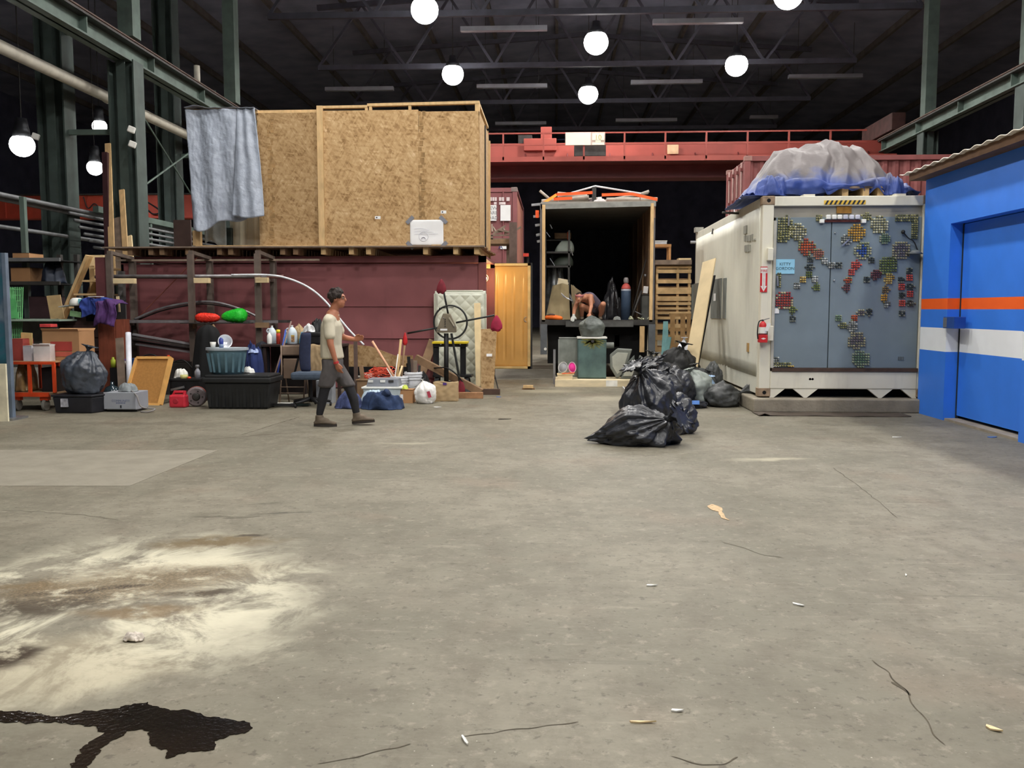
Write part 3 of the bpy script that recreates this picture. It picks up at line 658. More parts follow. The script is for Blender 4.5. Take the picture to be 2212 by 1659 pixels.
# grey-green locker panels seen through the gap under the tarp
LOCK = mat('pale_locker', (196, 190, 168), .6, 0, .08, 4)
xa, xb, za, zb = RC(497, 470, 566, 530, YR + .5)
lk = thing('locker_panel', 'pale ribbed metal panel standing inside the timber room opening', 'panel', (xa, YR + .5, zb0))
B().box(xa, xb, YR + .5, YR + .53, zb0, zb + .8).build('panel', LOCK, lk)
for k in range(5): x = xa + .06 + k * (xb - xa - .1) / 4; B().box(x, x + .02, YR + .485, YR + .5, zb0, zb + .8).build('rib', LOCK, lk)
xa, xb, za, zb = RC(481, 492, 499, 530, YR + .4)
B().box(xa, xb, YR + .4, YR + .5, zb0, zb).build('dark_post', mat('green_black', (44, 56, 52), .6), None, label='dark green post standing inside the room opening beside the ribbed panel', cat='post')
# paper sign and stickers
sx0, sx1, sz0, sz1 = RC(886, 475, 958, 530, YR - .004)
sg = thing('paper_sign', 'white paper sheet with faint drawing taped on the strand board', 'paper sign', (sx0, YR, sz0))
def pap(u, v):
    x = sx0 + (sx1 - sx0) * u; z = sz0 + (sz1 - sz0) * v
    return (x, YR - .006 - .004 * (1 + sin(u * 5 + v * 3)) - .003 * sin(v * 9), z)
B().sheet(pap, 20, 16, .001).build('sheet', PAPER, sg, smooth=True)
for (cx, cz, ang) in ((sx0, sz1, pi / 4), (sx1, sz1, -pi / 4), (sx0, sz0, -pi / 4), (sx1, sz0, pi / 4)):
    B().obox((cx, YR - .018, cz), (.17, .002, .07), 0, -ang, 0).build('tape', GREYT, sg)
FAINT = mat('faint_pencil', (214, 214, 222), .8, 0, .05)
cc = Vector((sx0 + .25, YR - .02, sz0 + .16))
b = B(); b.tube(arc(cc, .085, 0, 2 * pi, 20), .004, 4); b.tube(arc(cc - Vector((0, 0, .05)), .04, 0, pi, 10), .01, 4)
for k in range(3): b.tube(bez([(sx0 + .08, YR - .02, sz0 + .3 - .05 * k), (sx0 + .22, YR - .02, sz0 + .31 - .05 * k), (sx0 + .36 + .08 * k, YR - .02, sz0 + .27 - .03 * k)], 6), .003, 4)
b.build('pencil_drawing', FAINT, sg)
for px, py, nm in ((816, 470, 'left'), (958, 458, 'right')):
    x0_, x1_, z0_, z1_ = RC(px - 6, py - 3.2, px + 6, py + 3.2, YR)
    s = thing('price_sticker', 'tiny white price sticker on the strand board, %s one' % nm, 'sticker', (x0_, YR, z0_), 'board stickers')
    B().box(x0_, x1_, YR - .003, YR - .0005, z0_, z1_).build('label_face', PAPER, s); B().box(x0_ + .02, x0_ + .045, YR - .005, YR - .003, z0_ + .015, z1_ - .015).build('barcode', INK, s)
# grey tarp
GT = mat('silver_tarp', (158, 166, 180), .42, 0, .12, 3.5, bump=.6, bscale=13, spec=.5, grime=.12)
YT = YR - .07
tl, tr, tz0, tz1 = P(404, 300, Y=YT).x, P(560, 300, Y=YT).x, P(480, 495, Y=YT).z, P(480, 237, Y=YT).z
def gtarp(u, v):
    a = P(404 + u * 116, 300, Y=YT).x
    px = 404 + 12 * (1 - v) * (1 - u) + u * 130; zb = P(480, 497 - 30 * max(0, u - .1) + 6 * sin(u * 9), Y=YT).z
    z = zb + (tz1 - zb) * v; x = P(px, 300, Y=YT).x
    y = YT - .05 - .035 * sin(u * 17 + v * 2) * (1 - v * .6) - .03 * sin(u * 7 - v * 3) - .02 * noise.noise(Vector((u * 7, v * 5, 0))) - .012 * noise.noise(Vector((u * 25, v * 17, 3))) - (1 - v) * .03
    return (x, y, z)
gt = thing('grey_tarp', 'silver grey tarp hanging over the left corner of the timber room', 'tarp', (tl, YT, tz0))
B().sheet(gtarp, 60, 70, .004).build('hanging_sheet', GT, gt, smooth=True)
def gflap(u, v):
    ptop, pbot = 516 + u * 38, 506 + u * 68
    px = pbot + (ptop - pbot) * v ** 1.3; zb = P(540, 468 + 6 * sin(u * 3), Y=YT).z; zt = tz1 + .01
    z = zb + (zt - zb) * v
    y = YT - .15 - .06 * sin(u * pi) * (1 - v) - .05 * (1 - v) + .1 * v + .015 * sin(u * 14 + v * 4) - .015 * noise.noise(Vector((u * 5, v * 9, 9)))
    return (P(px, 300, Y=YT).x, y, z)
B().sheet(gflap, 30, 60, .004).build('folded_flap', GT, gt, smooth=True)
def gtop(u, v):
    x = P(402 + u * 150, 240, Y=YT).x; y = YT - .1 + v * 1.1
    return (x, y, tz1 + .02 + .05 * max(0, 1 - abs(u - .15) * 5) * (1 - v) + .02 * noise.noise(Vector((u * 8, v * 5, 2))))
B().sheet(gtop, 40, 20, .004).build('top_sheet', GT, gt, smooth=True)
def gback(u, v):
    px = 436 + u * 48; zb = P(450, 527 - 8 * sin(u * 6), Y=YR + .35).z; zt = P(450, 430, Y=YR + .35).z
    return (P(px, 300, Y=YR + .35).x, YR + .35 + .02 * sin(u * 11), zb + (zt - zb) * v)
B().sheet(gback, 16, 10, .004).build('lower_sheet', mat('pale_tarp', (176, 186, 184), .5, 0, .1, 4, bump=.4, bscale=16), gt, smooth=True)
# white refrigerated container
XF0, XF1, YF0, YF1, ZF0, ZF1 = 3.0, 5.44, 13.1, 19.3, .22, 3.13
rf = thing('refrigerated_container', 'off white refrigerated container with grey doors covered in cap mosaics', 'container', (XF0, YF0, ZF0))
RW = mat('reefer_white', (226, 222, 204), .5, 0, .05, 2, grime=.35); RWS = mat('reefer_side', (226, 226, 212), .5, 0, .06, 1.3, grime=.3)
RG = mat('reefer_door_grey', (120, 134, 142), .5, 0, .06, 3)
STRIPY = mat('hazard_yellow', (226, 186, 70), .5)
b = B(); ny = 36
def rside(u, v):
    y = YF0 + .16 + (YF1 - YF0 - .3) * u; z = ZF0 + .28 + (ZF1 - ZF0 - .42) * v
    return (XF0 + .025 + .002 * sin(u * 150) - .006 * noise.noise(Vector((y, z, 0))), y, z)
B().sheet(rside, 160, 12, .03).build('side_wall', RWS, rf, smooth=True)
B().box(XF0, XF1, YF1 - .05, YF1, ZF0, ZF1).build('end_wall', RWS, rf); B().box(XF1 - .05, XF1, YF0, YF1, ZF0, ZF1).build('side_wall', RWS, rf); B().box(XF0 + .02, XF1, YF0 + .1, YF1, ZF1 - .06, ZF1 - .01).build('roof', RWS, rf)
for z0_, z1_, nm in ((ZF1 - .16, ZF1, 'top_rail'), (ZF0 + .02, ZF0 + .3, 'bottom_rail')): B().box(XF0, XF0 + .07, YF0 + .15, YF1 - .1, z0_, z1_).build(nm, RWS, rf, bevel=.01)
for x in (XF0, XF1 - .16):
    B().box(x, x + .16, YF0, YF0 + .16, ZF0, ZF1).build('corner_post', RW, rf, bevel=.01)
    for z in (ZF0 - .005, ZF1 - .12):
        cb = B().box(x - .01, x + .17, YF0 - .01, YF0 + .17, z, z + .125).build('corner_casting', mat('rusty_casting', (150, 128, 104), .7, 0, .3, 12, grime=.5), rf, bevel=.01)
        B().cyl((x + .08, YF0 - .012, z + .06), (x + .08, YF0 + .02, z + .06), .028).build('casting_hole', SHADE, cb)
B().box(XF0, XF0 + .14, YF1 - .14, YF1, ZF0, ZF1 + .02).build('corner_post', RW, rf)
B().box(XF0 + .16, XF1 - .16, YF0, YF0 + .14, ZF1 - .14, ZF1).build('header', RW, rf, bevel=.01)
B().box(XF0 + .16, XF1 - .16, YF0 + .05, YF0 + .09, ZF1 - .3, ZF1 - .14).build('header_recess', mat('dull_grey_metal', (150, 146, 134), .5, .2, .2, 2), rf)
B().box(XF0 + .16, XF1 - .16, YF0 - .01, YF0 + .14, ZF0 + .11, ZF0 + .37).build('sill', RW, rf, bevel=.015)
B().box(XF0 + .18, XF1 - .16, YF0 - .03, YF0 + .1, ZF0 + .37, ZF0 + .42).build('door_threshold', mat('rust_dark', (74, 56, 46), .7, 0, .3, 10), rf)
def skirt(xa_, xb_, inv):
    z1_, z0_ = ZF0 + .11, ZF0 - .02
    return B().prism([(xa_, YF0, z1_), (xb_, YF0, z1_), (xb_ - (.16 if inv != 1 else .0), YF0, z0_), (xa_ + (.16 if inv != -1 else 0), YF0, z0_)], (0, .06, 0))
skirt(XF0 + .16, XF0 + .38, -1).build('skirt', RW, rf); skirt(XF0 + .5, XF0 + .86, 0).build('skirt', RW, rf); skirt(XF1 - .86, XF1 - .5, 0).build('skirt', RW, rf); skirt(XF1 - .38, XF1 - .16, 1).build('skirt', RW, rf)
B().box(XF0 + .1, XF1 - .1, YF0 + .3, YF1, ZF0 - .02, ZF0 + .1).build('underframe', SHADE, rf)
XD0, XD1, ZD0, ZD1 = XF0 + .2, XF1 - .17, ZF0 + .42, ZF1 - .3
xm = P(1793, 640, Y=YF0).x
dL = B().box(XD0, xm - .006, YF0 + .02, YF0 + .09, ZD0, ZD1).build('door_panel', RG, rf, bevel=.004)
dR = B().box(xm + .006, XD1, YF0 + .02, YF0 + .09, ZD0, ZD1).build('door_panel', RG, rf, bevel=.004)
# door edge gear on the left
B().box(XD0 - .04, XD0, YF0 - .02, YF0 + .1, ZD0, ZD1 - .05).build('door_seal_channel', mat('seal_grey', (176, 174, 164), .5), rf)
for py0, py1 in ((536, 563), (704, 736)):
    a_, e_, f_, g_ = RC(1658, py0, 1670, py1, YF0 - .06); B().box(a_, e_, YF0 - .08, YF0 + .02, f_, g_).build('lock_box', RW, rf, bevel=.008)
hz0, hz1 = P(1780, 442, Y=YF0).z, P(1780, 433, Y=YF0).z; hx0, hx1 = P(1780, 437, Y=YF0).x, P(1870, 437, Y=YF0).x
hz = B().box(hx0, hx1, YF0 - .006, YF0 - .001, hz0, hz1).build('hazard_strip', STRIPY, rf)
for k in range(9):
    x = hx0 + .01 + k * (hx1 - hx0 - .06) / 8.3
    B().prism([(x, YF0 - .008, hz0), (x + .03, YF0 - .008, hz0), (x + .062, YF0 - .008, hz1), (x + .032, YF0 - .008, hz1)], (0, .002, 0)).build('black_stripe', INK, hz)
a_, e_, f_, g_ = RC(1807, 445, 1839, 461, YF0 + .045); B().box(a_, e_, YF0 + .03, YF0 + .045, f_, g_).build('rust_patch', mat('rust_orange', (150, 108, 44), .8, 0, .3, 14), rf)
for px in (1745, 1940):
    p = P(px, 430, Y=YF0 + .1); B().box(p.x - .08, p.x + .08, YF0 + .02, YF0 + .2, ZF1, ZF1 + .03).build('roof_lug', RW, rf)
pp = P(1750, 819, Y=YF0 - .01); b = B(); b.cyl(pp, pp + Vector((0, .02, 0)), .018); b.cyl(pp + Vector((.035, 0, 0)), pp + Vector((.035, .02, 0)), .018); b.build('drain_plug', STEELD, rf)
pp = P(1940, 775, Y=YF0 + .015); b = B()
for k in range(3): b.box(pp.x + k * .03, pp.x + k * .03 + .02, YF0 + .012, YF0 + .02, pp.z - .02, pp.z + .03)
b.build('stencil_mark', mat('grey_stencil', (92, 100, 104), .7), rf)
# side markings
def onside(px, py): return P(px, py, X=XF0)
GP = mat('grey_sticker', (122, 126, 122), .7, 0, .1, 5)
def sidepatch(x0_, y0_, x1_, y1_, m=GP, nm='grey_patch', e=.024):
    a = onside(x0_, (y0_ + y1_) / 2); c = onside(x1_, (y0_ + y1_) / 2); zc = onside((x0_ + x1_) / 2, y0_).z; zd = onside((x0_ + x1_) / 2, y1_).z
    return B().box(XF0 - e, XF0 + .02, a.y, c.y, zd, zc).build(nm, m, rf)
sidepatch(1538, 603, 1560, 688); sidepatch(1564, 601, 1570, 688); sidepatch(1500, 612, 1513, 688); sidepatch(1492, 615, 1496, 690)
sidepatch(1544.5, 634, 1549, 650, PAPER, 'white_label', .028)
sidepatch(1616, 741, 1619, 760, mat('rust_orange2', (176, 140, 84), .8), 'rust_spot')
MK = mat('faded_marking', (168, 168, 158), .7)
for x0_, y0_, x1_, y1_ in ((1609, 488, 1615, 505), (1610, 509, 1613, 521), (1615, 509, 1618, 521), (1620, 508, 1623, 521), (1626, 506, 1628, 520), (1630, 516, 1634, 519), (1611, 530, 1614, 544), (1616, 529, 1619, 544), (1620, 529, 1622, 543)):
    sidepatch(x0_, y0_, x1_, y1_, MK, 'faded_marking', .024)
p = onside(1596, 461); B().cyl(p, p + Vector((-.28, -.05, .01)), .018, n=8).build('bracket_pin', STEELD, rf)
p = onside(1541, 500); B().cyl(p + Vector((0, 0, .05)), p + Vector((-.02, 0, -.05)), .02, n=8).build('bracket_pin', STEELD, rf)
B().box(XF0 - .05, XF0 + .12, YF1 - .3, YF1 - .1, ZF1, ZF1 + .1).build('corner_lug', mat('lug_grey', (150, 148, 140), .6), rf)
p = P(1484, 519, Y=YF1); B().cyl((XF0 - .12, YF1 - .1, p.z - .05), (XF0 + .02, YF1 - .1, p.z - .05), .03, n=8).build('bracket_pin', CHROME, rf)
# cap mosaics on the doors
CAPC = {'olive': ((128, 128, 84), (160, 156, 110), (96, 100, 72)), 'cream': ((176, 172, 140), (136, 132, 96), (200, 198, 170)), 'orange': ((196, 92, 52), (160, 80, 56), (150, 146, 104)), 'mustard': ((190, 142, 52), (206, 160, 66), (150, 128, 70)),
        'blue': ((50, 84, 160), (140, 146, 112), (170, 168, 140)), 'red': ((170, 70, 58), (150, 60, 60), (188, 176, 140)), 'redpl': ((190, 74, 62), (204, 90, 78), (160, 60, 54)), 'violet': ((112, 104, 110), (146, 140, 120), (170, 164, 130)), 'plum': ((104, 62, 68), (128, 84, 84), (84, 56, 58)),
        'dark': ((48, 56, 52), (120, 124, 116), (70, 74, 70)), 'moss': ((104, 118, 60), (128, 138, 88), (88, 96, 60)), 'gold': ((196, 166, 88), (214, 190, 120), (160, 130, 64)), 'brown': ((126, 104, 66), (150, 130, 90), (104, 88, 62)), 'green': ((104, 130, 104), (132, 150, 124), (150, 158, 134)), 'grey': ((150, 152, 146), (112, 116, 112), (186, 188, 184)), 'white': ((208, 210, 208), (150, 154, 150), (110, 112, 108)), 'rose': ((160, 100, 84), (178, 124, 100), (140, 132, 100))}
CM = {k: [mat('cap_%s_%d' % (k, i), c, .4, 0, .08, 20, spec=.5) for i, c in enumerate(v)] for k, v in CAPC.items()}
def cluster(px, py, rx, ry, key, ang=0, square=False, seed=0):
    """a patch of small domed caps set in a tight grid"""
    c = P(px, py, Y=YF0 + .02); par = dL if px < 1793 else dR
    r = random.Random(int(px * 7 + py)); b = B(); s = .037
    if rx < 16: s = .032
    k = YF0 / F; RX, RY = rx * k, ry * k; ca, sa = cos(ang), sin(ang)
    n = int(max(RX, RY) / s) + 2
    for i in range(-n, n + 1):
        for j in range(-n, n + 1):
            lx, lz = i * s, j * s; x, z = lx * ca - lz * sa, lx * sa + lz * ca
            if (max(abs(x) / RX, abs(z) / RY) if square else sqrt((x / RX) ** 2 + (z / RY) ** 2) + r.uniform(-.08, .08)) > 1: continue
            X, Z = c.x + x, c.z + z
            if X < XD0 + .01 or X > XD1 - .01 or abs(X - xm) < .0 or Z < ZD0 + .01: continue
            edge = sqrt((x / RX) ** 2 + (z / RY) ** 2)
            b.mi = (r.choice((0, 0, 1, 0)) if edge < .62 else r.choice((1, 2, 2, 1)))
            q = s * .43; y = YF0 + .018; h = r.uniform(.024, .034)
            ring = lambda rr, yy: [(X + rr * cos(pi / 4 + t * pi / 3), yy, Z + rr * sin(pi / 4 + t * pi / 3)) for t in range(6)]
            b.rings([ring(q, y), ring(q, y - h * .7), ring(q * .6, y - h)])
    if not b.f: return
    return b.build('cap_cluster', CM[key], par, kind='stuff')
for a in ((1693, 494, 21, 28, 'olive'), (1681, 512, 10, 12, 'olive'), (1723, 501, 20, 17, 'cream'), (1743, 534, 20, 18, 'orange'), (1768, 549, 13, 11, 'rose'), (1781, 564, 8, 9, 'white'), (1796, 573, 10, 7, 'grey'), (1812, 573, 8, 8, 'dark'),
          (1750, 560, 7, 7, 'dark'), (1749, 577, 9, 8, 'dark'), (1747, 593, 8, 8, 'moss'), (1734, 604, 8, 8, 'gold'), (1721, 617, 8, 7, 'white'), (1760, 603, 8, 8, 'white'), (1764, 621, 9, 9, 'moss'),
          (1694, 649, 20, 20, 'red'), (1711, 669, 9, 10, 'moss'), (1712, 689, 8, 8, 'dark'), (1769, 471, 8, 8, 'olive'), (1870, 470, 10, 10, 'olive'), (1850, 503, 18, 19, 'mustard'), (1828, 518, 11, 11, 'grey'), (1863, 542, 19, 18, 'blue'), (1882, 562, 8, 8, 'dark'),
          (1899, 485, 20, 20, 'cream'), (1911, 516, 11, 11, 'green'), (1850, 572, 10, 10, 'redpl'), (1839, 588, 7, 7, 'redpl'), (1833, 605, 9, 9, 'orange'), (1829, 621, 9, 9, 'plum'), (1892, 594, 12, 11, 'plum'), (1872, 604, 8, 8, 'dark'), (1918, 574, 20, 20, 'moss'), (1946, 541, 20, 20, 'violet'),
          (1920, 602, 10, 12, 'gold'), (1912, 626, 9, 10, 'brown'), (1909, 643, 8, 9, 'mustard'), (1916, 658, 7, 7, 'white'), (1811, 687, 8, 8, 'green'), (1821, 703, 9, 8, 'olive'), (1840, 705, 11, 11, 'grey'), (1845, 687, 8, 8, 'orange'), (1860, 675, 10, 8, 'violet'), (1877, 673, 8, 9, 'dark'), (1850, 736, 20, 19, 'violet'), (1859, 776, 20, 19, 'green')):
    cluster(*a)
for a in ((1958, 471, 24, 8, 'olive', 0, True), (1975, 495, 8, 22, 'olive', 0, True), (1680, 605, 6, 16, 'olive', 0, True), (1690, 790, 18, 6, 'olive', 0, True), (1676, 782, 6, 10, 'grey', 0, True), (1708, 791, 8, 3, 'gold', 0, True)): cluster(*a)
for px, py, kk in ((1964, 585, 'dark'), (1964, 600, 'redpl'), (1946, 605, 'dark'), (1947, 620, 'redpl'), (1965, 619, 'dark'), (1965, 635, 'redpl'), (1948, 638, 'dark'), (1948, 655, 'redpl'), (1966, 655, 'dark'), (1948, 677, 'dark')):
    cluster(px, py, 9, 8, kk, 0, kk == 'redpl')
# little white boxes with a dark copper strip along the header
for i, px in enumerate((1789, 1801.5, 1813.5, 1826, 1839, 1852)):
    p = P(px, 469, Y=YF0); B().box(p.x - .032, p.x + .032, YF0 - .03, YF0 + .02, p.z - .032, p.z + .032).build('key_block', WHITE if i < 3 else mat('grey_white', (196, 198, 210), .5), dL if px < 1793 else dR, bevel=.01)
for px in (1775, 1865): p = P(px, 478, Y=YF0); B().box(p.x - .033, p.x + .033, YF0 - .03, YF0 + .02, p.z - .028, p.z + .028).build('key_block', WHITE, dL if px < 1793 else dR, bevel=.008)
p0, p1 = P(1782, 477, Y=YF0), P(1858, 477, Y=YF0); B().box(p0.x, p1.x, YF0 - .01, YF0 + .02, p0.z - .02, p0.z + .012).build('strip_holder', mat('dark_copper', (96, 52, 44), .4, .5, .4, 30), dR)
p0, p1 = P(1835, 516, Y=YF0 - .03), P(1819, 531, Y=YF0 - .03); B().beam(p0, p1, .02, .02).build('silver_bar', CHROME, dR)
p0, p1 = P(1704, 466, Y=YF0 - .02), P(1703, 488, Y=YF0 - .02); B().beam(p0, p1, .02, .02).build('silver_bar', CHROME, dL)
p0, p1 = P(1679, 596, Y=YF0 - .02), P(1680, 618, Y=YF0 - .02); B().beam(p0, p1, .02, .02).build('silver_bar', CHROME, dL)
for px, py in ((1804, 503), (1802, 606)): p = P(px, py, Y=YF0 + .01); B().ball(p, .014, 8, 6).build('door_knob', CHROME, dR, smooth=True)
b = B(); b.tube(bez([P(1951, 501, Y=YF0 - .02), P(1962, 514, Y=YF0 - .02), P(1974, 522, Y=YF0 - .02), P(1982, 540, Y=YF0 - .02)], 8), .008, 6); b.ball(P(1951, 501, Y=YF0 - .02), .03, 8, 6); b.build('lamp_arm', BLACK, dR)
p = P(1977, 549, Y=YF0 - .05); B().lathe([(.02, .06), (.05, .05), (.11, 0), (.1, 0)], p, 14).build('lamp_hood', mat('grey_hood', (110, 116, 118), .5), dR, smooth=True)
# signs on the reefer
SBLUE = mat('pale_blue_card', (150, 206, 232), .7, 0, .04)
x0_, x1_, z0_, z1_ = RC(1675, 560, 1716.5, 591.5, YF0 + .01)
kg = thing('name_sign', 'pale blue card reading KITTY GORDON on the grey container door', 'sign', (x0_, YF0, z0_))
B().box(x0_, x1_, YF0 + .008, YF0 + .018, z0_, z1_).build('card', SBLUE, kg)
TXT = mat('grey_ink', (70, 100, 116), .8)
text('KITTY', .06, ((x0_ + x1_) / 2, YF0 + .006, z0_ + (z1_ - z0_) * .66), (1, 0, 0), (0, 0, 1), TXT, kg); text('GORDON', .06, ((x0_ + x1_) / 2, YF0 + .006, z0_ + (z1_ - z0_) * .36), (1, 0, 0), (0, 0, 1), TXT, kg)
x0_, x1_, z0_, z1_ = RC(1671, 666, 1683, 677, YF0 + .01); B().box(x0_, x1_, YF0 + .01, YF0 + .018, z0_, z1_).build('note_paper', PAPER, None, label='small white note stuck on the grey container door', cat='note')
yq = YF0 - .012
x0_, x1_, z0_, z1_ = RC(1642, 576, 1657.5, 631, yq)
fs = thing('fire_sign', 'red and white FIRE EXTINGUISHER arrow sign on the container post', 'sign', (x0_, YF0, z0_))
B().box(x0_, x1_, yq - .004, yq, z0_, z1_).build('plate', RED, fs)
w_ = x1_ - x0_; h_ = z1_ - z0_; xc = (x0_ + x1_) / 2; y_ = yq - .006
B().box(x0_ + .003, x1_ - .003, y_, yq - .004, z1_ - h_ * .25, z1_ - h_ * .035).build('white_panel', WHITE, fs)
B().prism([(xc - .024, y_, z1_ - h_ * .25), (xc - .024, y_, z0_ + h_ * .24), (xc - .046, y_, z0_ + h_ * .24), (xc, y_, z0_ + h_ * .02), (xc + .046, y_, z0_ + h_ * .24), (xc + .024, y_, z0_ + h_ * .24), (xc + .024, y_, z1_ - h_ * .25)], (0, .002, 0)).build('arrow', WHITE, fs)
text('FIRE', .05, (xc, y_ - .002, z1_ - h_ * .17), (1, 0, 0), (0, 0, 1), RED, fs, maxw=.09)
b0 = 'EXTINGUISHER'
for i, ch in enumerate(b0): text(ch, .017, (xc, y_ - .002, z1_ - h_ * (.275 + .053 * i)), (1, 0, 0), (0, 0, 1), RED, fs, 'letter')
# extinguisher
pe = P(1648, 715, Y=YF0 - .09)
fe = thing('fire_extinguisher', 'red fire extinguisher hung on the white container post', 'extinguisher', (pe.x, YF0 - .09, P(1648, 740, Y=YF0 - .09).z))
zb_, zt_ = P(1648, 739, Y=YF0 - .09).z, P(1648, 694, Y=YF0 - .09).z; H = zt_ - zb_
B().lathe([(.02, zb_), (.055, zb_ + .005), (.055, zb_ + H * .78), (.045, zb_ + H * .9), (.018, zb_ + H)], (pe.x, YF0 - .075, 0), 16).build('cylinder', RED, fe, smooth=True)
B().lathe([(.056, zb_ + H * .42), (.0565, zb_ + H * .42), (.0565, zb_ + H * .72), (.056, zb_ + H * .72)], (pe.x, YF0 - .075, 0), 16).build('label_band', WHITE, fe)
B().box(pe.x - .058, pe.x + .058, YF0 - .135, YF0 - .02, zb_ - .005, zb_ + H * .36).build('holder', RED, fe, bevel=.005); q = zb_ + H * .17
B().prism([(pe.x - .038, YF0 - .137, q), (pe.x, YF0 - .137, q - .013), (pe.x + .038, YF0 - .137, q), (pe.x, YF0 - .137, q + .013)], (0, .002, 0)).build('white_diamond', WHITE, fe)
B().box(pe.x - .06, pe.x + .06, YF0 - .13, YF0 - .012, zb_ + H * .37, zb_ + H * .4).build('strap', BLACK, fe)
B().beam((pe.x - .02, YF0 - .075, zt_ + .01), (pe.x + .09, YF0 - .1, zt_ + .045), .02, .012).build('lever', CHROME, fe); B().cyl((pe.x, YF0 - .075, zt_ - .01), (pe.x, YF0 - .075, zt_ + .025), .016, n=8).build('valve', STEELD, fe)
B().tube(bez([(pe.x, YF0 - .08, zt_ + .02), (pe.x - .06, YF0 - .09, zt_ - .01), (pe.x - .078, YF0 - .09, zb_ + H * .5), (pe.x - .068, YF0 - .08, zb_ + H * .15)], 8), .009, 7).build('hose', BLACK, fe, smooth=True)
B().obox((pe.x + .055, YF0 - .15, zt_ - .08), (.05, .003, .12), 0, .35).build('tag', WHITE, fe)
# concrete kerb below and rubber mat
b = B(); b.box(XF0 - .12, 9.5, YF0 - .2, YF1 + .3, 0, .2); b.build('concrete_slab', mat('slab_concrete', (140, 132, 116), .85, 0, .2, 4, grime=.3, bump=.3), None, bevel=.02, label='low concrete slab under the white refrigerated container', cat='slab')
def matf(u, v):
    x = P(1622, 890, Z=0).x + u * 2.1; y = 12.45 + v * .42
    return (x, y + .02 * sin(u * 6), .012 + .03 * max(0, 1 - abs(u - .04) * 25) * (1 - v) + .004 * sin(u * 20))
B().sheet(matf, 50, 8, .01).build('rubber_mat', mat('brown_rubber', (78, 68, 58), .8, 0, .2, 5), None, smooth=True, label='thin brown mat lying along the concrete slab foot', cat='mat')
# blue booth
XW = 5.25
BLUE = mat('bright_blue_paint', (56, 128, 238), .5, 0, .04, 3); ORA = mat('orange_stripe', (255, 104, 30), .5, 0, .03); WST = mat('white_stripe', (244, 248, 252), .5, 0, .02)
bo = thing('blue_booth', 'bright blue booth with orange and white stripes at the right edge', 'booth', (XW, 12.5, 0))
YB0, YB1 = P(1981, 892, X=XW).y, 4.5
zt = P(1992, 392, X=XW).z
yd0, yd1 = P(2045, 700, X=XW).y, P(2199, 950, X=XW).y
zd = P(2050, 484, X=XW).z; T = .2; XDR = XW + .17
def zs(py): return P(1986, py, X=XW).z
bands = [(0, zs(754), BLUE, 'wall_panel'), (zs(754), zs(706), WST, 'white_band'), (zs(706), zs(668), BLUE, 'wall_panel'), (zs(668), zs(646), ORA, 'orange_band'), (zs(646), zt, BLUE, 'wall_panel')]
for z0_, z1_, m_, nm in bands:
    zc = min(z1_, zd)
    B().box(XW, XW + T, yd0, YB0, z0_, zc).build(nm, m_, bo); B().box(XW, XW + T, YB1, yd1, z0_, zc).build(nm, m_, bo)
    if z1_ > zd: B().box(XW, XW + T, YB1, YB0, max(z0_, zd), z1_).build(nm, m_, bo)
B().box(XW + T, 9, YB0 - .1, YB0, 0, zt).build('end_wall', BLUE, bo)
dr = None
for z0_, z1_, m_, nm in bands:
    za_, zb_ = max(z0_, .07), min(z1_, zd - .01)
    if zb_ > za_:
        o = B().box(XDR, XDR + .04, yd1 + .01, yd0 - .012, za_, zb_).build('door_leaf', m_, bo)
        dr = dr or o
B().box(XDR - .012, XDR + .01, yd0 - .02, yd0 - .006, .03, zd).build('door_gap', INK, bo)
yy = P(2055, 692, X=XW).y
B().box(XW - .05, XW + .1, yy - .2, yy + .13, zs(706), zs(683)).build('lock_housing', mat('blue_steel', (44, 86, 168), .35, .4), dr, bevel=.006)
B().box(XW - .056, XW - .03, yy + .02, yy + .12, zs(704), zs(685)).build('steel_lock_face', CHROME, dr, bevel=.004)
B().box(XW + .02, XW + .3, yd1, yd0, 0, .03).build('threshold', mat('threshold_wood', (150, 140, 126), .8), bo)
BRN = mat('brown_fascia', (112, 84, 62), .8, 0, .2, 5)
B().box(XW - .2, 9, YB1, YB0 + .1, zt, zt + .1).build('roof_deck', BRN, bo)
def rsheet(u, v):
    x = XW - .26 + v * 4; y = YB1 + (YB0 + .3 - YB1) * u
    return (x, y, zt + .108 + .012 * sin(u * 190) + .03 * (1 - v) * sin(u * 5) * .3)
B().sheet(rsheet, 220, 3, .01).build('corrugated_roof_sheet', mat('cream_sheet', (238, 226, 210), .6), bo, smooth=True)
p = P(2163, 308, X=XW + .1); B().box(p.x, p.x + .2, p.y - .1, p.y + .1, zt + .12, zt + .19).build('roof_scrap', WHITE, None, label='small white block lying on the blue booth roof', cat='block')
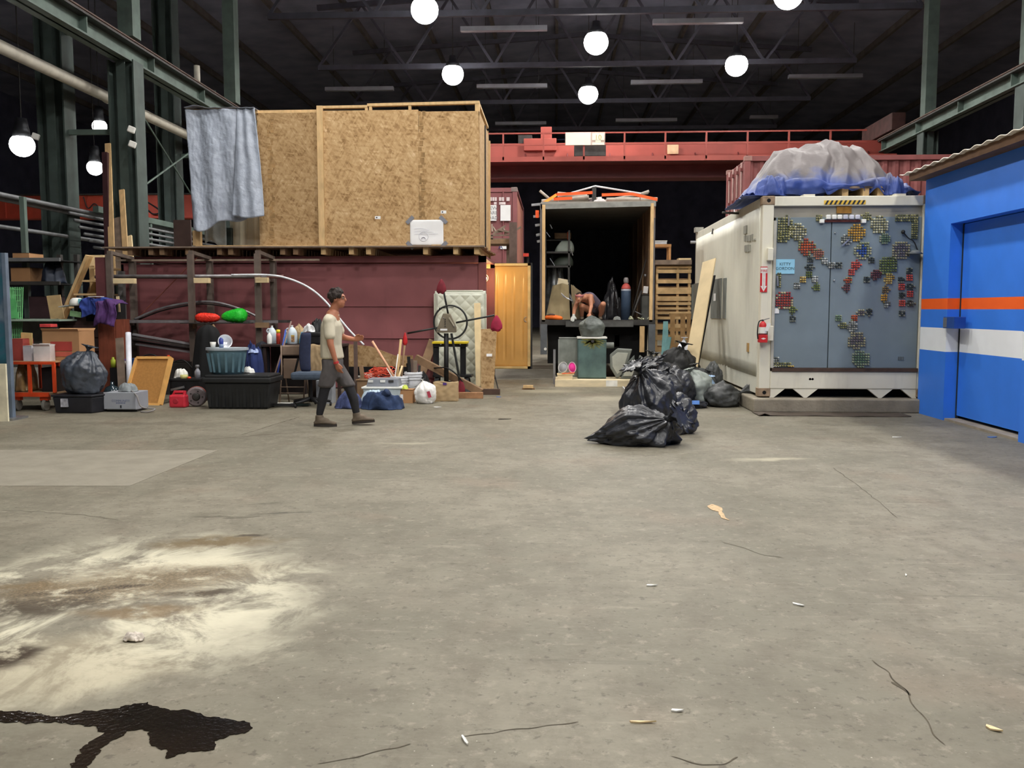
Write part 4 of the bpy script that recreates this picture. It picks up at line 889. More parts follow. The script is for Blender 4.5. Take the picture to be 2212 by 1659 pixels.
# rear containers
def corr(x0, x1, pitch=.28, dep=.04):
    pts = []; x = x0
    while x < x1:
        pts += [(x, 0), (x + pitch * .3, 0), (x + pitch * .5, dep), (x + pitch * .8, dep)]; x += pitch
    return [(min(a, x1), d) for a, d in pts] + [(x1, 0)]
YR1, XR1 = 23.0, P(1608, 400, Y=23.0).x
def rear(z0, label):
    t = thing('shipping_container', label, 'container', (XR1, YR1, z0)); L, H, W = 12.2, 2.62, 2.44
    pr = corr(XR1 + .12, XR1 + L - .12); m = MAROON2
    b = B(); n = len(pr); b.add([(x, YR1 + .05 + d, z0 + .15) for x, d in pr] + [(x, YR1 + .05 + d, z0 + H - .12) for x, d in pr], [(i, i + 1, n + i + 1, n + i) for i in range(n - 1)]); b.build('corrugated_side', MAROON2, t)
    B().box(XR1, XR1 + L, YR1, YR1 + .1, z0 + H - .12, z0 + H).build('top_rail', m, t); B().box(XR1, XR1 + L, YR1, YR1 + .1, z0, z0 + .16).build('bottom_rail', m, t)
    for x in (XR1, XR1 + L - .15):
        for y in (YR1, YR1 + W - .15): B().box(x, x + .15, y, y + .15, z0, z0 + H).build('corner_post', m, t, bevel=.01)
    for y in (YR1 - .01, YR1 + W - .16): B().box(XR1 - .01, XR1 + .18, y, y + .17, z0 + H - .12, z0 + H + .005).build('corner_casting', mat('casting_pale', (150, 112, 104), .7), t, bevel=.01)
    for k in (0, 1):
        d = B().box(XR1 + .03, XR1 + .07, YR1 + .16 + k * 1.07, YR1 + 1.21 + k * 1.07, z0 + .16, z0 + H - .13).build('door', m, t)
        for q in (.25, .75):
            y = YR1 + .16 + k * 1.07 + q * 1.05; B().cyl((XR1 - .0, y, z0 + .12), (XR1 - .0, y, z0 + H - .1), .022, n=8).build('lock_rod', mat('pale_rod', (186, 156, 150), .5), d)
            for zz in (.3, .9, 1.6, 2.3): B().box(XR1 - .03, XR1 + .03, y - .05, y + .05, z0 + zz, z0 + zz + .08).build('rod_clamp', m, d)
    B().box(XR1 + .1, XR1 + L, YR1 + .1, YR1 + W, z0 + H - .06, z0 + H - .02).build('roof', m, t); B().box(XR1 + .1, XR1 + L, YR1 + W - .06, YR1 + W, z0, z0 + H).build('rear_side', m, t)
    for yy, zz, w, h in ((YR1 + .3, 1.4, .16, .2), (YR1 + .3, 1.05, .16, .2), (YR1 + 1.0, 1.05, .12, .45), (YR1 + 1.5, .9, .12, .4)): B().box(XR1 - .035, XR1 - .028, yy, yy + w, z0 + zz, z0 + zz + h).build('white_label', PAPER, t)
    return t
zz1 = P(1620, 337, Y=YR1).z
rear(zz1 - 2.62, 'corrugated faded red container stacked high behind the blue tarp'); rear(zz1 - 5.26, 'corrugated faded red container underneath, hidden behind the white container')
YL, xl1 = 29.0, P(1117, 480, Y=29.0).x
def rearL(z0, label, signs):
    t = thing('shipping_container', label, 'container', (xl1, YL, z0)); W, H, L = 2.44, 2.85, 6.06; xl0 = xl1 - W; m = MAROON
    pr = corr(YL + .15, YL + L - .15); n = len(pr)
    b = B(); b.add([(xl1 - .04 - d, y, z0 + .15) for y, d in pr] + [(xl1 - .04 - d, y, z0 + H - .12) for y, d in pr], [(i, i + 1, n + i + 1, n + i) for i in range(n - 1)]); b.build('corrugated_side', mat('pink_faded', (178, 120, 104), .7, 0, .15, 2, grime=.3), t)
    B().box(xl0, xl1, YL + .05, YL + L, z0 + H - .06, z0 + H).build('roof', m, t); B().box(xl0, xl0 + .05, YL, YL + L, z0, z0 + H).build('rear_side', m, t)
    for x in (xl0, xl1 - .15):
        for y in (YL, YL + L - .15): B().box(x, x + .15, y, y + .15, z0, z0 + H).build('corner_post', m, t)
    B().box(xl1 - .2, xl1 + .01, YL - .01, YL + .2, z0 + H - .14, z0 + H + .01).build('corner_casting', mat('casting_grey', (128, 112, 108), .7), t, bevel=.02)
    B().box(xl0, xl1, YL, YL + .12, z0 + H - .14, z0 + H - .01).build('header', m, t); B().box(xl0, xl1, YL, YL + .12, z0, z0 + .15).build('sill', m, t)
    for k in (0, 1):
        xa = xl0 + .16 + k * 1.07; d = B().box(xa, xa + 1.05, YL + .04, YL + .09, z0 + .16, z0 + H - .15).build('door', m, t)
        for q in (.3, .72): B().cyl((xa + q * 1.05, YL, z0 + .1), (xa + q * 1.05, YL, z0 + H - .1), .025, n=8).build('lock_rod', m, d)
    for (px0, py0, px1, py1, nm) in signs:
        a, e, f, g = RC(px0, py0, px1, py1, YL - .03); B().box(a, e, YL - .04, YL - .03, f, g).build(nm, PAPER, t)
    return t
zz2 = P(1110, 405, Y=YL).z
t2 = rearL(zz2 - 2.85, 'maroon container with white door signs behind the timber room', ((1056, 443, 1072.5, 477, 'white_sign'), (1081, 443, 1103, 477, 'white_sign')))
SGN = mat('sign_grey', (120, 120, 124), .7)
for s_, py in (('NEW', 450), ('CARE', 460), ('LOAD', 471)): text(s_, .16, P(1062, py, Y=YL - .045), (1, 0, 0), (0, 0, 1), SGN, t2)
WH2 = mat('white_stencil', (222, 206, 206), .7)
for px0, py0, px1, py1 in ((1059, 426, 1063, 434), (1064, 426, 1068, 434), (1069, 426, 1073, 434), (1078, 426, 1083, 434), (1084, 426, 1089, 434), (1094, 426, 1101, 434), (1067, 436.5, 1073, 442), (1078, 436.5, 1092, 442)):
    a, e, f, g = RC(px0, py0, px1, py1, YL - .03); B().box(a, e, YL - .034, YL - .028, f, g).build('stencil_mark', WH2, t2)
t3 = rearL(zz2 - 5.72, 'maroon container at the bottom of the stack behind the golden door', ((1081, 528, 1103, 538, 'white_sign'),))
text('A  M', .22, P(1091, 533, Y=YL - .045), (1, 0, 0), (0, 0, 1), mat('navy_ink', (40, 50, 110), .7), t3)
# junk shelf between the golden door and those containers
p0 = P(1108, 480, Y=24); B().box(p0.x - .1, p0.x + .1, 24, 24.2, 0, p0.z).build('rusty_post', RUST, None, label='dark rusty steel post behind the golden door', cat='post')
a, e, f, g = RC(1060, 508, 1108, 517, 24.3)
sh = thing('timber_crate', 'weathered open timber crate resting high behind the golden door', 'crate', (a, 24.3, f))
B().box(a - .5, e, 24.3, 24.34, g - .02, g + .02).build('top_board', GREYWOOD, sh); B().box(a - .5, e, 24.3, 24.34, f, f + .03).build('bottom_board', GREYWOOD, sh)
for x in (a, e - .06): B().box(x, x + .06, 24.3, 24.34, f, g).build('end_block', GREYWOOD, sh)
B().box(a - .5, e, 24.28, 25.2, f - .12, f).build('base_plank', OLDWOOD, sh)
B().box(a - .4, a - .3, 24.7, 24.8, 0, f - .12).build('leg', GREYWOOD, sh); B().box(e - .2, e - .1, 24.7, 24.8, 0, f - .12).build('leg', GREYWOOD, sh)
b = B(); r = random.Random(3)
for k in range(9):
    q = P(1062 + r.uniform(0, 42), 505 - r.uniform(0, 4), Y=24.5); b.beam(q, q + Vector((r.uniform(-.4, .4), r.uniform(-.1, .3), r.uniform(.02, .25))), .04, .05)
b.build('scrap_wood', GREYWOOD, None, kind='stuff', label='tangle of scrap sticks on the weathered crate', cat='scrap')
a, e, f, g = RC(1130, 547, 1142, 554, 23); B().box(a, e, 23, 23.15, f, g).build('red_box', mat('red_lens', (220, 74, 60), .4), None, label='small red box on a thin post right of the golden door', cat='box'); B().cyl(((a + e) / 2 + .05, 23.1, 0), ((a + e) / 2 + .05, 23.1, f), .03, n=8).build('dark_pole', STEELD, None, label='thin dark pole carrying the small red box', cat='pole')
# box truck
YT0 = 18.6; TX0, TX1 = P(1168, 560, Y=YT0).x, P(1415, 560, Y=YT0).x; TZ0, TZ1 = P(1290, 692, Y=YT0).z, P(1290, 440, Y=YT0).z; TL = 6.2
tk = thing('box_truck', 'open box truck seen from behind, dark and cluttered inside', 'truck', ((TX0 + TX1) / 2, YT0, 0))
SOOT = mat('dirty_liner', (104, 96, 88), .8, 0, .3, 3, grime=.4); TW = mat('truck_skin', (150, 146, 138), .55, 0, .1, 3, grime=.4)
B().box(TX0, TX0 + .05, YT0 + .05, YT0 + TL, TZ0, TZ1).build('side_wall', [SOOT], tk); B().box(TX1 - .05, TX1, YT0 + .05, YT0 + TL, TZ0, TZ1).build('side_wall', mat('plywood_liner', (156, 126, 104), .8, 0, .3, 2, grime=.5), tk)
B().box(TX0, TX1, YT0 + TL, YT0 + TL + .06, TZ0, TZ1).build('front_wall', mat('front_liner', (92, 96, 108), .9), tk); B().box(TX0, TX1, YT0 + .02, YT0 + TL, TZ1, TZ1 + .05).build('roof', TW, tk); B().box(TX0, TX1, YT0 - .02, YT0 + TL, TZ0 - .1, TZ0).build('floor_deck', mat('worn_deck', (66, 64, 60), .8, 0, .3, 4), tk)
zc = P(1290, 448, Y=YT0).z
B().beam((TX0, YT0, TZ1 - .06), (TX1, YT0, TZ1 - .01), .06, .1).build('rear_header', mat('bare_metal', (138, 138, 134), .45, .4, .25, 5), tk)
wp0 = P(1172, 560, Y=YT0 - .02).x; B().box(wp0 - .01, wp0 + .055, YT0 - .04, YT0 + .05, TZ0 - .03, TZ1 - .02).build('timber_post', PINE, tk); B().box(wp0 - .055, wp0 - .012, YT0 - .03, YT0 + .05, TZ0 - .3, TZ1).build('rear_post', mat('grey_post', (96, 92, 92), .6), tk)
wp1 = P(1404, 560, Y=YT0 - .02).x; B().box(wp1, wp1 + .065, YT0 - .04, YT0 + .05, TZ0 - .03, TZ1).build('timber_post', PINE, tk); B().box(wp1 + .067, wp1 + .1, YT0 - .03, YT0 + .05, TZ0 - .3, TZ1 - .3).build('rear_post', mat('grey_post', (96, 92, 92), .6), tk)
for k in range(4): B().box(TX1 - .08, TX1 - .05, YT0 + .6 + k * 1.3, YT0 + .66 + k * 1.3, TZ0, TZ1).build('wall_rib', OLDWOOD, tk)
B().box(TX0, TX1 + .02, YT0 - .04, YT0 + .04, TZ0 - .1, TZ0 + .01).build('rear_sill', STEELD, tk)
a, e, f, g = RC(1222, 694, 1368, 706, YT0 - .1); B().box(a, e, YT0 - .12, YT0 - .04, f, g).build('step_bumper', mat('dull_steel', (86, 86, 84), .6, .3, .25, 6), tk)
a, e, f, g = RC(1183, 706, 1398, 755, YT0 + .3); B().box(a, e, YT0 + .3, YT0 + .34, f - .3, TZ0 - .1).build('lift_gate_panel', SHADE, tk)  # black lift gate panel hanging under the truck deck
for x, nm in ((TX0, 'l'), (TX1 - .12, 'r')): B().box(x, x + .14, YT0 - .06, YT0 + .02, .55, TZ0 - .08).build('lower_post', mat('grey_blue_post', (100, 104, 108), .6, .2), tk)
B().box(TX1 - .3, TX1 - .2, YT0 - .02, YT0 + .03, .6, TZ0 - .12).build('timber_scrap', PINE, tk)
for x in (TX0 + .3, TX1 - .5):
    w_ = B(); w_.cyl((x, YT0 + 1.6, .45), (x + .3, YT0 + 1.6, .45), .45, n=24); w_.build('wheel', BLACK, tk, smooth=False, bevel=.02)
    w_ = B(); w_.cyl((x, YT0 + TL + 1.2, .45), (x + .28, YT0 + TL + 1.2, .45), .45, n=24); w_.build('wheel', BLACK, tk, bevel=.02)
for x in (TX0 + .7, TX1 - .8): B().box(x, x + .1, YT0 + .3, YT0 + TL + 2, .7, .95).build('chassis_rail', BLACKM, tk)
B().box(TX0 + .2, TX1 - .2, YT0 + TL + .2, YT0 + TL + 2.1, .6, 2.5).build('cab', mat('cab_white', (170, 168, 160), .5), tk, bevel=.12)
p = P(1178, 754, Y=YT0 - .07); B().cyl(p, p + Vector((0, .05, 0)), .03).build('tail_light', WHITE, tk)
for i, (px, py, w) in enumerate(((1148, 443, 26), (1152, 468, 14), (1156, 487, 16), (1158, 508, 15), (1160, 522, 14))):
    q = P(px, py, Y=YT0 + .15); B().beam((q.x, YT0 + .15, q.z), (TX0 + .02, YT0 + .15, q.z + .02), .05, .05).build('rod_end', CHROME, tk)
q = P(1161, 463, Y=YT0 + .05); B().box(q.x - .04, q.x + .03, YT0 + .02, YT0 + .12, q.z - .07, q.z + .08).build('orange_webbing', mat('orange_strap', (255, 96, 40), .6), tk)
# roof load: poles, conduit gable, orange straps
zt_ = TZ1 + .05
def PT(px, py, Y=YT0 + .3): return P(px, py, Y=Y)
cg = thing('conduit_gable', 'bent white conduit forming a low gable over the truck roof', 'conduit', PT(1286, 440))
B().tube([PT(1205, 425), PT(1286, 402), PT(1384, 418)], .018, 8).build('conduit', mat('white_conduit', (226, 228, 232), .4), cg, smooth=True)
B().box(PT(1279, 405).x, PT(1288, 405).x, YT0 + .28, YT0 + .33, zt_, PT(1284, 404).z).build('joint_plate', STEELD, cg)
for px, py in ((1206, 425), (1383, 418)): q = PT(px, py); B().cyl((q.x, YT0 + .3, zt_), (q.x, YT0 + .3, q.z), .012, n=6).build('foot', CHROME, cg)
OST = mat('orange_strap', (255, 96, 40), .6); YST = mat('yellow_strap', (246, 176, 70), .6)
for i, (pts, m_, nm) in enumerate(((((1172, 440), (1203, 420), (1280, 416)), OST, 'left, over the poles'), (((1300, 421), (1365, 419), (1420, 431)), OST, 'right, down to the corner'), (((1196, 430), (1236, 428)), OST, 'short lower left'))):
    Ys = YT0 + .22
    q = [P(a, c, Y=Ys) for a, c in pts]; b = B()
    for u, v in zip(q, q[1:]): b.beam(u, v, .012, .06)
    b.build('ratchet_strap', m_, None, label='orange ratchet strap on the truck roof, ' + nm, cat='strap', group='roof straps')
b = B(); b.beam(P(1170, 441, Y=YT0 + .12), P(1202, 421, Y=YT0 + .12), .012, .05); b.build('ratchet_strap', YST, None, label='yellow ratchet strap at the truck roof left corner', cat='strap', group='roof straps')
poles = [((1170, 436), (1272, 427), .05, 'thick grey left'), ((1204, 420), (1268, 426), .06, 'fat left'), ((1182, 442), (1300, 428), .03, 'low left'), ((1310, 432), (1420, 431), .05, 'right'), ((1305, 435), (1400, 416), .035, 'slanting right'), ((1376, 422), (1402, 413), .03, 'short upper right'), ((1166, 412), (1200, 441), .03, 'crossing at left corner'), ((1230, 436), (1262, 431), .03, 'pale middle')]
for i, (a, c, r_, nm) in enumerate(poles):
    Yp = YT0 + .45 + .14 * i; p0, p1 = P(a[0], a[1], Y=Yp), P(c[0], c[1], Y=Yp)
    p0.z = max(p0.z, zt_ + r_); p1.z = max(p1.z, zt_ + r_)
    B().cyl(p0, p1, r_, n=8).build('roof_pole', mat('dusty_pole', (160, 150, 138), .6, 0, .2, 6), None, smooth=True, label='dusty pole lying on the truck roof, %s one' % nm, cat='pole', group='truck roof poles')
for i, (px, py, w, h, col, nm) in enumerate(((1296, 432, 24, 12, (200, 196, 196), 'pale cloth bundle'), (1280, 426, 22, 12, (96, 84, 84), 'brown rag bundle'), (1305, 424, 18, 10, (190, 110, 104), 'pinkish rag bundle'), (1272, 434, 8, 8, (240, 190, 60), 'yellow scrap'), (1247, 437, 10, 14, (96, 116, 84), 'green leafy scrap'), (1301, 432, 10, 8, (150, 50, 60), 'dark red scrap'))):
    q = P(px, py, Y=YT0 + .35 + .18 * i); s = (YT0) / F; b = B(); n = 14
    def lump(u, v):
        return (q.x + (u - .5) * w * s * (1 + .3 * sin(v * 9)), q.y - .12 + v * .24, max(zt_ + .004, zt_ + h * s * (sin(pi * u) * sin(pi * v)) ** .6 * (1 + .5 * noise.noise(Vector((u * 5, v * 5, i))))))
    b.sheet(lump, n, n, .004).build('rag_bundle', mat('rag_%d' % i, col, .8), None, smooth=True, label=nm + ' on the truck roof', cat='bundle', group='roof rags')
# soft shapes
def GR(x0, y0, x1, y1):
    """thing standing on the floor inside that rectangle -> xa, xb, height, depth"""
    Y = P((x0 + x1) / 2, y1, Z=0).y; m = (y0 + y1) / 2
    return P(x0, m, Y=Y).x, P(x1, m, Y=Y).x, P((x0 + x1) / 2, y0, Y=Y).z, Y
BAGM = mat('black_bin_bag', (44, 46, 52), .36, 0, .3, 6, bump=.5, bscale=16, spec=.6)
BAGG = mat('dusty_bin_bag', (66, 68, 68), .5, 0, .35, 4, bump=.4, bscale=14, spec=.5)
BAGC = mat('pale_cloudy_bag', (150, 158, 152), .45, 0, .3, 4, bump=.4, bscale=12, spec=.5)
def bag(name, label, c, size, tie=(0, 0, 1), seed=0, m=None, cat='bag', group=None, zmin=0., knot=.22, nu=84, nv=52, lump=.16, pleat=.3, tail=0.):
    """filled sack: slack skin with lumps, pleats running into the tied neck, flattened where it rests"""
    m = m or BAGM; c = Vector(c); sx, sy, sz = size
    q = Vector((0, 0, 1)).rotation_difference(Vector(tie).normalized()).to_matrix(); r = random.Random(seed)
    ph = [r.uniform(0, 6.28) for _ in range(8)]; rs = []
    def fold(u): return (sin(9 * u + ph[0]) + .7 * sin(14 * u + ph[1]) + .5 * sin(21 * u + ph[2])) / 2.2
    for j in range(nv + 1):
        v = j / nv; th = pi * v
        rad = max(.002, sin(th) ** .8) if v < .55 else max(.055, sin(pi * .5 + (v - .55) / .45 * pi * .5) ** 1.15 if v < .999 else .055)
        if v >= .55: rad = max(.06, cos((v - .55) / .45 * pi / 2) ** .95)
        zz = -cos(th) if v < .55 else -cos(pi * .55) + (1.02 + cos(pi * .55)) * ((v - .55) / .45)
        ring = []
        for i in range(nu):
            u = 2 * pi * i / nu
            k = 1 + pleat * (v ** 3) * fold(u) * (1 if v < .96 else .5)
            d = Vector((cos(u) * rad * k, sin(u) * rad * k, zz))
            d = q @ d
            n1 = noise.noise(Vector((d.x * 1.7 + seed * 3.1, d.y * 1.7 - seed, d.z * 1.7))); n2 = noise.noise(Vector((d.x * 4.2 + seed, d.y * 4.2, d.z * 4.2 + 7 * seed)))
            n3 = 1 - abs(noise.noise(Vector((d.x * 5.5 - seed, d.y * 5.5 + 3, d.z * 5.5)))) * 2
            d *= 1 + lump * n1 + lump * .4 * n2 + lump * .2 * n3
            ring.append(d)
        rs.append(ring)
    lo = min(p.z for g in rs for p in g); hi = max(p.z for g in rs for p in g)
    cut = lo + (hi - lo) * .16
    out = []
    for g in rs:
        h = []
        for p in g:
            z = p.z if p.z > cut else cut - (cut - p.z) * .06
            spread = 1 + .1 * max(0, (cut + .35 - p.z))
            h.append(Vector((p.x * spread, p.y * spread, z)))
        out.append(h)
    lo = min(p.z for g in out for p in g); hi = max(p.z for g in out for p in g); wx = max(abs(p.x) for g in out for p in g); wy = max(abs(p.y) for g in out for p in g)
    tr = lambda p: Vector((c.x + p.x / wx * sx / 2, c.y + p.y / wy * sy / 2, zmin + (p.z - lo) / (hi - lo) * sz))
    tr0 = tr
    def tr(p):
        q_ = tr0(p); k_ = max(0., (c.x - q_.x) / (sx / 2) - .25) / .75
        if tail and k_ > 0: q_.x -= tail * k_ ** 2; q_.z = zmin + (q_.z - zmin) * (1 - .72 * k_ ** 1.2); q_.y = c.y + (q_.y - c.y) * (1 - .6 * k_)
        return q_
    t = thing(name, label, cat, (c.x, c.y, zmin), group)
    B().rings([[tr(p) for p in g] for g in out]).build('sack', m, t, smooth=True)
    if knot:
        top = sum((p for p in out[-1]), Vector()) / nu; tw = tr(top); ax = (q @ Vector((0, 0, 1))); a1 = ax.orthogonal().normalized(); a2 = ax.cross(a1); b = B(); kk = []
        S = knot * min(sx, sy, sz * 1.4)
        for j, (rr, hh) in enumerate(((.2, -.12), (.13, 0), (.15, .08), (.3, .25), (.5, .42), (.66, .55), (.6, .56))):
            kk.append([tw + ax * (hh * S * 1.3) + (a1 * cos(2 * pi * i / 40) + a2 * sin(2 * pi * i / 40)) * (S * rr * (1 + .45 * min(1, j / 4) * fold(2 * pi * i / 40 * 1.0 + j * .12))) + Vector((0, 0, -1)) * S * .12 * max(0, j - 3) for i in range(40)])
        b.rings(kk).build('knot', m, t, smooth=True)
    return t
def lump(name, label, cat, xc, yc, z0, sx, sy, h, seed, m, group=None, pw=.6, wr=.35, n=44, parent=None, th=.006, skew=0.):
    """crumpled cloth or plastic heap"""
    def fn(u, v):
        a, e = u * 2 - 1, v * 2 - 1; k = max(0, 1 - (a * a + e * e * .9) ** 1.4) ** pw
        n1 = noise.noise(Vector((u * 3.2 + seed, v * 3.2, seed * 1.3))); n2 = 1 - 2 * abs(noise.noise(Vector((u * 6 - seed, v * 4 + 2, seed)))); n3 = noise.noise(Vector((u * 13, v * 11, seed)))
        k2 = k * (1 + wr * n1 + wr * .55 * n2 + wr * .2 * n3) + skew * k * a
        rr = 1 + .16 * noise.noise(Vector((a * 2.3 + seed, e * 2.3, 5)))
        # square grid folded to a rounded outline
        f = max(abs(a), abs(e)) / max(1e-6, sqrt(a * a + e * e)) if (a or e) else 1
        return (xc + a * sx / 2 * f * rr, yc + e * sy / 2 * f * rr, z0 + .004 + th + max(0, h * k2))
    # outline fade so that the rim touches the ground
    def fn2(u, v):
        a, e = u * 2 - 1, v * 2 - 1; p = Vector(fn(u, v)); q = max(abs(a), abs(e))
        p.z = z0 + .004 + th + (p.z - z0 - .004 - th) * min(1, (1 - q) * 9)
        return p
    b = B(); b.sheet(fn2, n, n, th)
    if parent is not None: return b.build(name, m, parent, smooth=True)
    return b.build(name, m, None, smooth=True, label=label, cat=cat, group=group)
def jar(name, label, cat, xc, yc, z0, h, prof, m, extra=None, group=None, n=18, sx=1., sy=1.):
    t = thing(name, label, cat, (xc, yc, z0), group)
    B().lathe([(r, z0 + z * h) for r, z in prof], (xc, yc, 0), n, sx=sx, sy=sy).build('body', m, t, smooth=True, bevel=0)
    if extra:
        for nm, pf, mm in extra: B().lathe([(r, z0 + z * h) for r, z in pf], (xc, yc, 0), n, sx=sx, sy=sy).build(nm, mm, t, smooth=True)
    return t
def carton(name, label, x0, x1, y0, y1, z0, z1, m=CARD, cat='box', flap=0., group=None, rz=0.):
    """open or closed cardboard box built from its faces"""
    t = thing(name, label, cat, ((x0 + x1) / 2, (y0 + y1) / 2, z0), group); w = .008
    cx, cy = (x0 + x1) / 2, (y0 + y1) / 2; R = Matrix.Rotation(rz, 3, 'Z')
    def bx(nm, a, b_, c_, d, e, f, mm=m):
        q = B().box(a, b_, c_, d, e, f); q.v = [R @ (p - Vector((cx, cy, 0))) + Vector((cx, cy, 0)) for p in q.v]; return q.build(nm, mm, t)
    bx('front', x0, x1, y0, y0 + w, z0, z1); bx('back', x0, x1, y1 - w, y1, z0, z1); bx('side', x0, x0 + w, y0 + w, y1 - w, z0, z1); bx('side', x1 - w, x1, y0 + w, y1 - w, z0, z1); bx('bottom', x0 + w, x1 - w, y0 + w, y1 - w, z0, z0 + w)
    if not flap: bx('lid', x0, x1, y0, y1, z1 - w, z1 + .001)
    else:
        for s in (0, 1):
            q = B(); yy = y1 - w / 2 if s else y0 + w / 2; q.beam((cx, yy, z1), (cx, yy + (flap * .7 if s else -flap * .5), z1 + flap * .55), x1 - x0, .006); q.v = [R @ (p - Vector((cx, cy, 0))) + Vector((cx, cy, 0)) for p in q.v]; q.build('flap', m, t)
    return t
# steel pipe rack before the container
YK, YKB = 15.25, 16.1
rk = thing('pipe_rack', 'brown steel rack of uprights and arms before the maroon container', 'rack', (-6, YK, 0))
RK = mat('rack_brown', (104, 92, 84), .65, .1, .2, 6, grime=.25)
zk = P(240, 549, Y=YK).z; ups = (239, 414, 558)
for px in ups:
    x = P(px, 640, Y=YK).x
    B().box(x - .05, x + .05, YK - .04, YK + .04, 0, zk if px != 239 else zk).build('upright', RK, rk)
    B().box(x - .05, x + .05, YKB - .05, YKB + .05, 0, zk - .05).build('upright', RK, rk)
    B().beam((x, YK, zk + .03), (x, YKB, zk - .03), .08, .06).build('arm', RK, rk); B().box(x - .03, x + .03, YK, YKB, 2.0, 2.05).build('arm', RK, rk); B().box(x - .03, x + .03, YK, YKB, 1.2, 1.25).build('arm', RK, rk)
x0_, x1_ = P(239, 700, Y=YK).x, P(558, 700, Y=YK).x
B().box(x0_, x1_, YKB - .04, YKB + .04, .25, .32).build('stretcher', RK, rk)
xs = P(228, 600, Y=YK - .02).x; B().box(xs - .18, xs + .02, YK - .02, YK + .01, 1.4, P(228, 556, Y=YK).z).build('side_plate', mat('maroon_plate', (96, 52, 54), .7, 0, .2, 4), rk)
x = P(270, 640, Y=YKB).x; B().box(x - .05, x + .05, YKB - .16, YKB - .06, .3, 2.2).build('galvanised_post', mat('dull_galv', (128, 124, 122), .5, .3), rk)
# pipes on the top arms
PM = [mat('rusty_pipe', (120, 84, 78), .6, .1, .3, 9), mat('steel_pipe', (150, 146, 148), .45, .5, .25, 9), mat('dark_pipe', (70, 64, 62), .55, .2, .3, 9)]
for i, (pa, pb, y, mm, nm) in enumerate((((218, 594), (575, 590), .12, 1, 'bright one in front'), ((235, 600), (612, 592), .28, 0, 'rusty one behind the bright one'), ((206, 600), (430, 598), .44, 2, 'dark one at the left'), ((330, 593), (600, 590), .6, 0, 'rusty one at the back'))):
    a, e = P(pa[0], pa[1], Y=YK + y), P(pb[0], pb[1], Y=YK + y); a.z = e.z = 2.05 + .032
    B().cyl(a, e, .03, n=10).build('steel_pipe', PM[mm], None, smooth=True, label='steel pipe on the rack top arms, ' + nm, cat='pipe', group='upper rack pipes')
for i, (px0, px1, y) in enumerate(((243, 296, 602), (416, 456, 601), (548, 582, 600))):
    x0_, x1_ = P(px0, y, Y=YK - .03).x, P(px1, y, Y=YK - .03).x; zz = P(px0, y, Y=YK).z
    B().box(x0_ + .06, x1_, YK - .14, YK - .045, zz - .09, zz).build('timber_block', PINEL, None, label='pale timber block fixed on the rack upright, %s one' % ('left', 'middle', 'right')[i], cat='block', group='rack timber blocks', bevel=.004)
for i, (px0, px1, y) in enumerate(((246, 268, 700), (414, 424, 701), (548, 580, 699))):
    x0_, x1_ = P(px0, y, Y=YK - .03).x, P(px1, y, Y=YK - .03).x; zz = P(px0, y, Y=YK).z
    B().box(x0_ + .06, x1_ + .02, YK - .14, YK - .045, zz - .07, zz + .02).build('timber_block', OLDWOOD, None, label='lower timber block on the rack upright, %s one' % ('left', 'middle', 'right')[i], cat='block', group='lower rack timber blocks')
r = random.Random(5); nm9 = ['long bright bar in front', 'second bar from the front', 'third bar', 'dark channel bar', 'thin grey bar', 'short bright bar at the left', 'thick dark bar at the back', 'bar sticking out past the right upright', 'thin bar lying askew']
for i in range(9):
    a = P(250 + r.uniform(0, 30), 690, Y=YK + .1 + i * .085); e = P((430, 600, 540, 620, 560, 345, 610, 628, 590)[i], 690, Y=YK + .1 + i * .085); a.z = 1.25 + .028; e.z = 1.25 + .028
    b = B(); b.beam(a, e, .04, .05 if i % 3 else .03); b.build('metal_bar', PM[(1, 1, 2, 2, 1, 1, 2, 2, 2)[i]], None, label='metal bar on the rack lower arms, ' + nm9[i], cat='bar', group='lower rack bars')
# bowed tubes
def curve_thing(name, label, pts, r_, m, Y, cat, n=10, grp=None):
    q = [P(a, c, Y=Y) if not isinstance(a, Vector) else a for a, c in pts]
    return B().tube(bez(q, n), r_, 8).build(name, m, None, smooth=True, label=label, cat=cat, group=grp)
curve_thing('bowed_tube', 'grey tube bowed in an arch behind the rack uprights', [(290, 690), (345, 667), (410, 654), (465, 653), (520, 668), (556, 684)], .022, PM[1], YK + .6, 'tube')
curve_thing('bowed_tube', 'second thinner arched tube just under the grey arch', [(300, 690), (350, 671), (410, 659), (450, 657), (500, 665), (540, 683)], .014, PM[2], YK + .68, 'tube')
curve_thing('conduit', 'long white conduit curving down from the rack behind the walking man', [(500, 594), (575, 594), (620, 601), (665, 620), (700, 648), (730, 684), (755, 714), (786, 745)], .018, mat('white_conduit', (226, 228, 232), .4), YK - .25, 'conduit')
B().cyl(P(430, 552, Y=YK + .4), P(290, 695, Y=YK + .7), .008, n=6).build('diagonal_rod', mat('rust_rod', (150, 86, 70), .6), None, label='thin rusty diagonal rod across the rack', cat='rod')
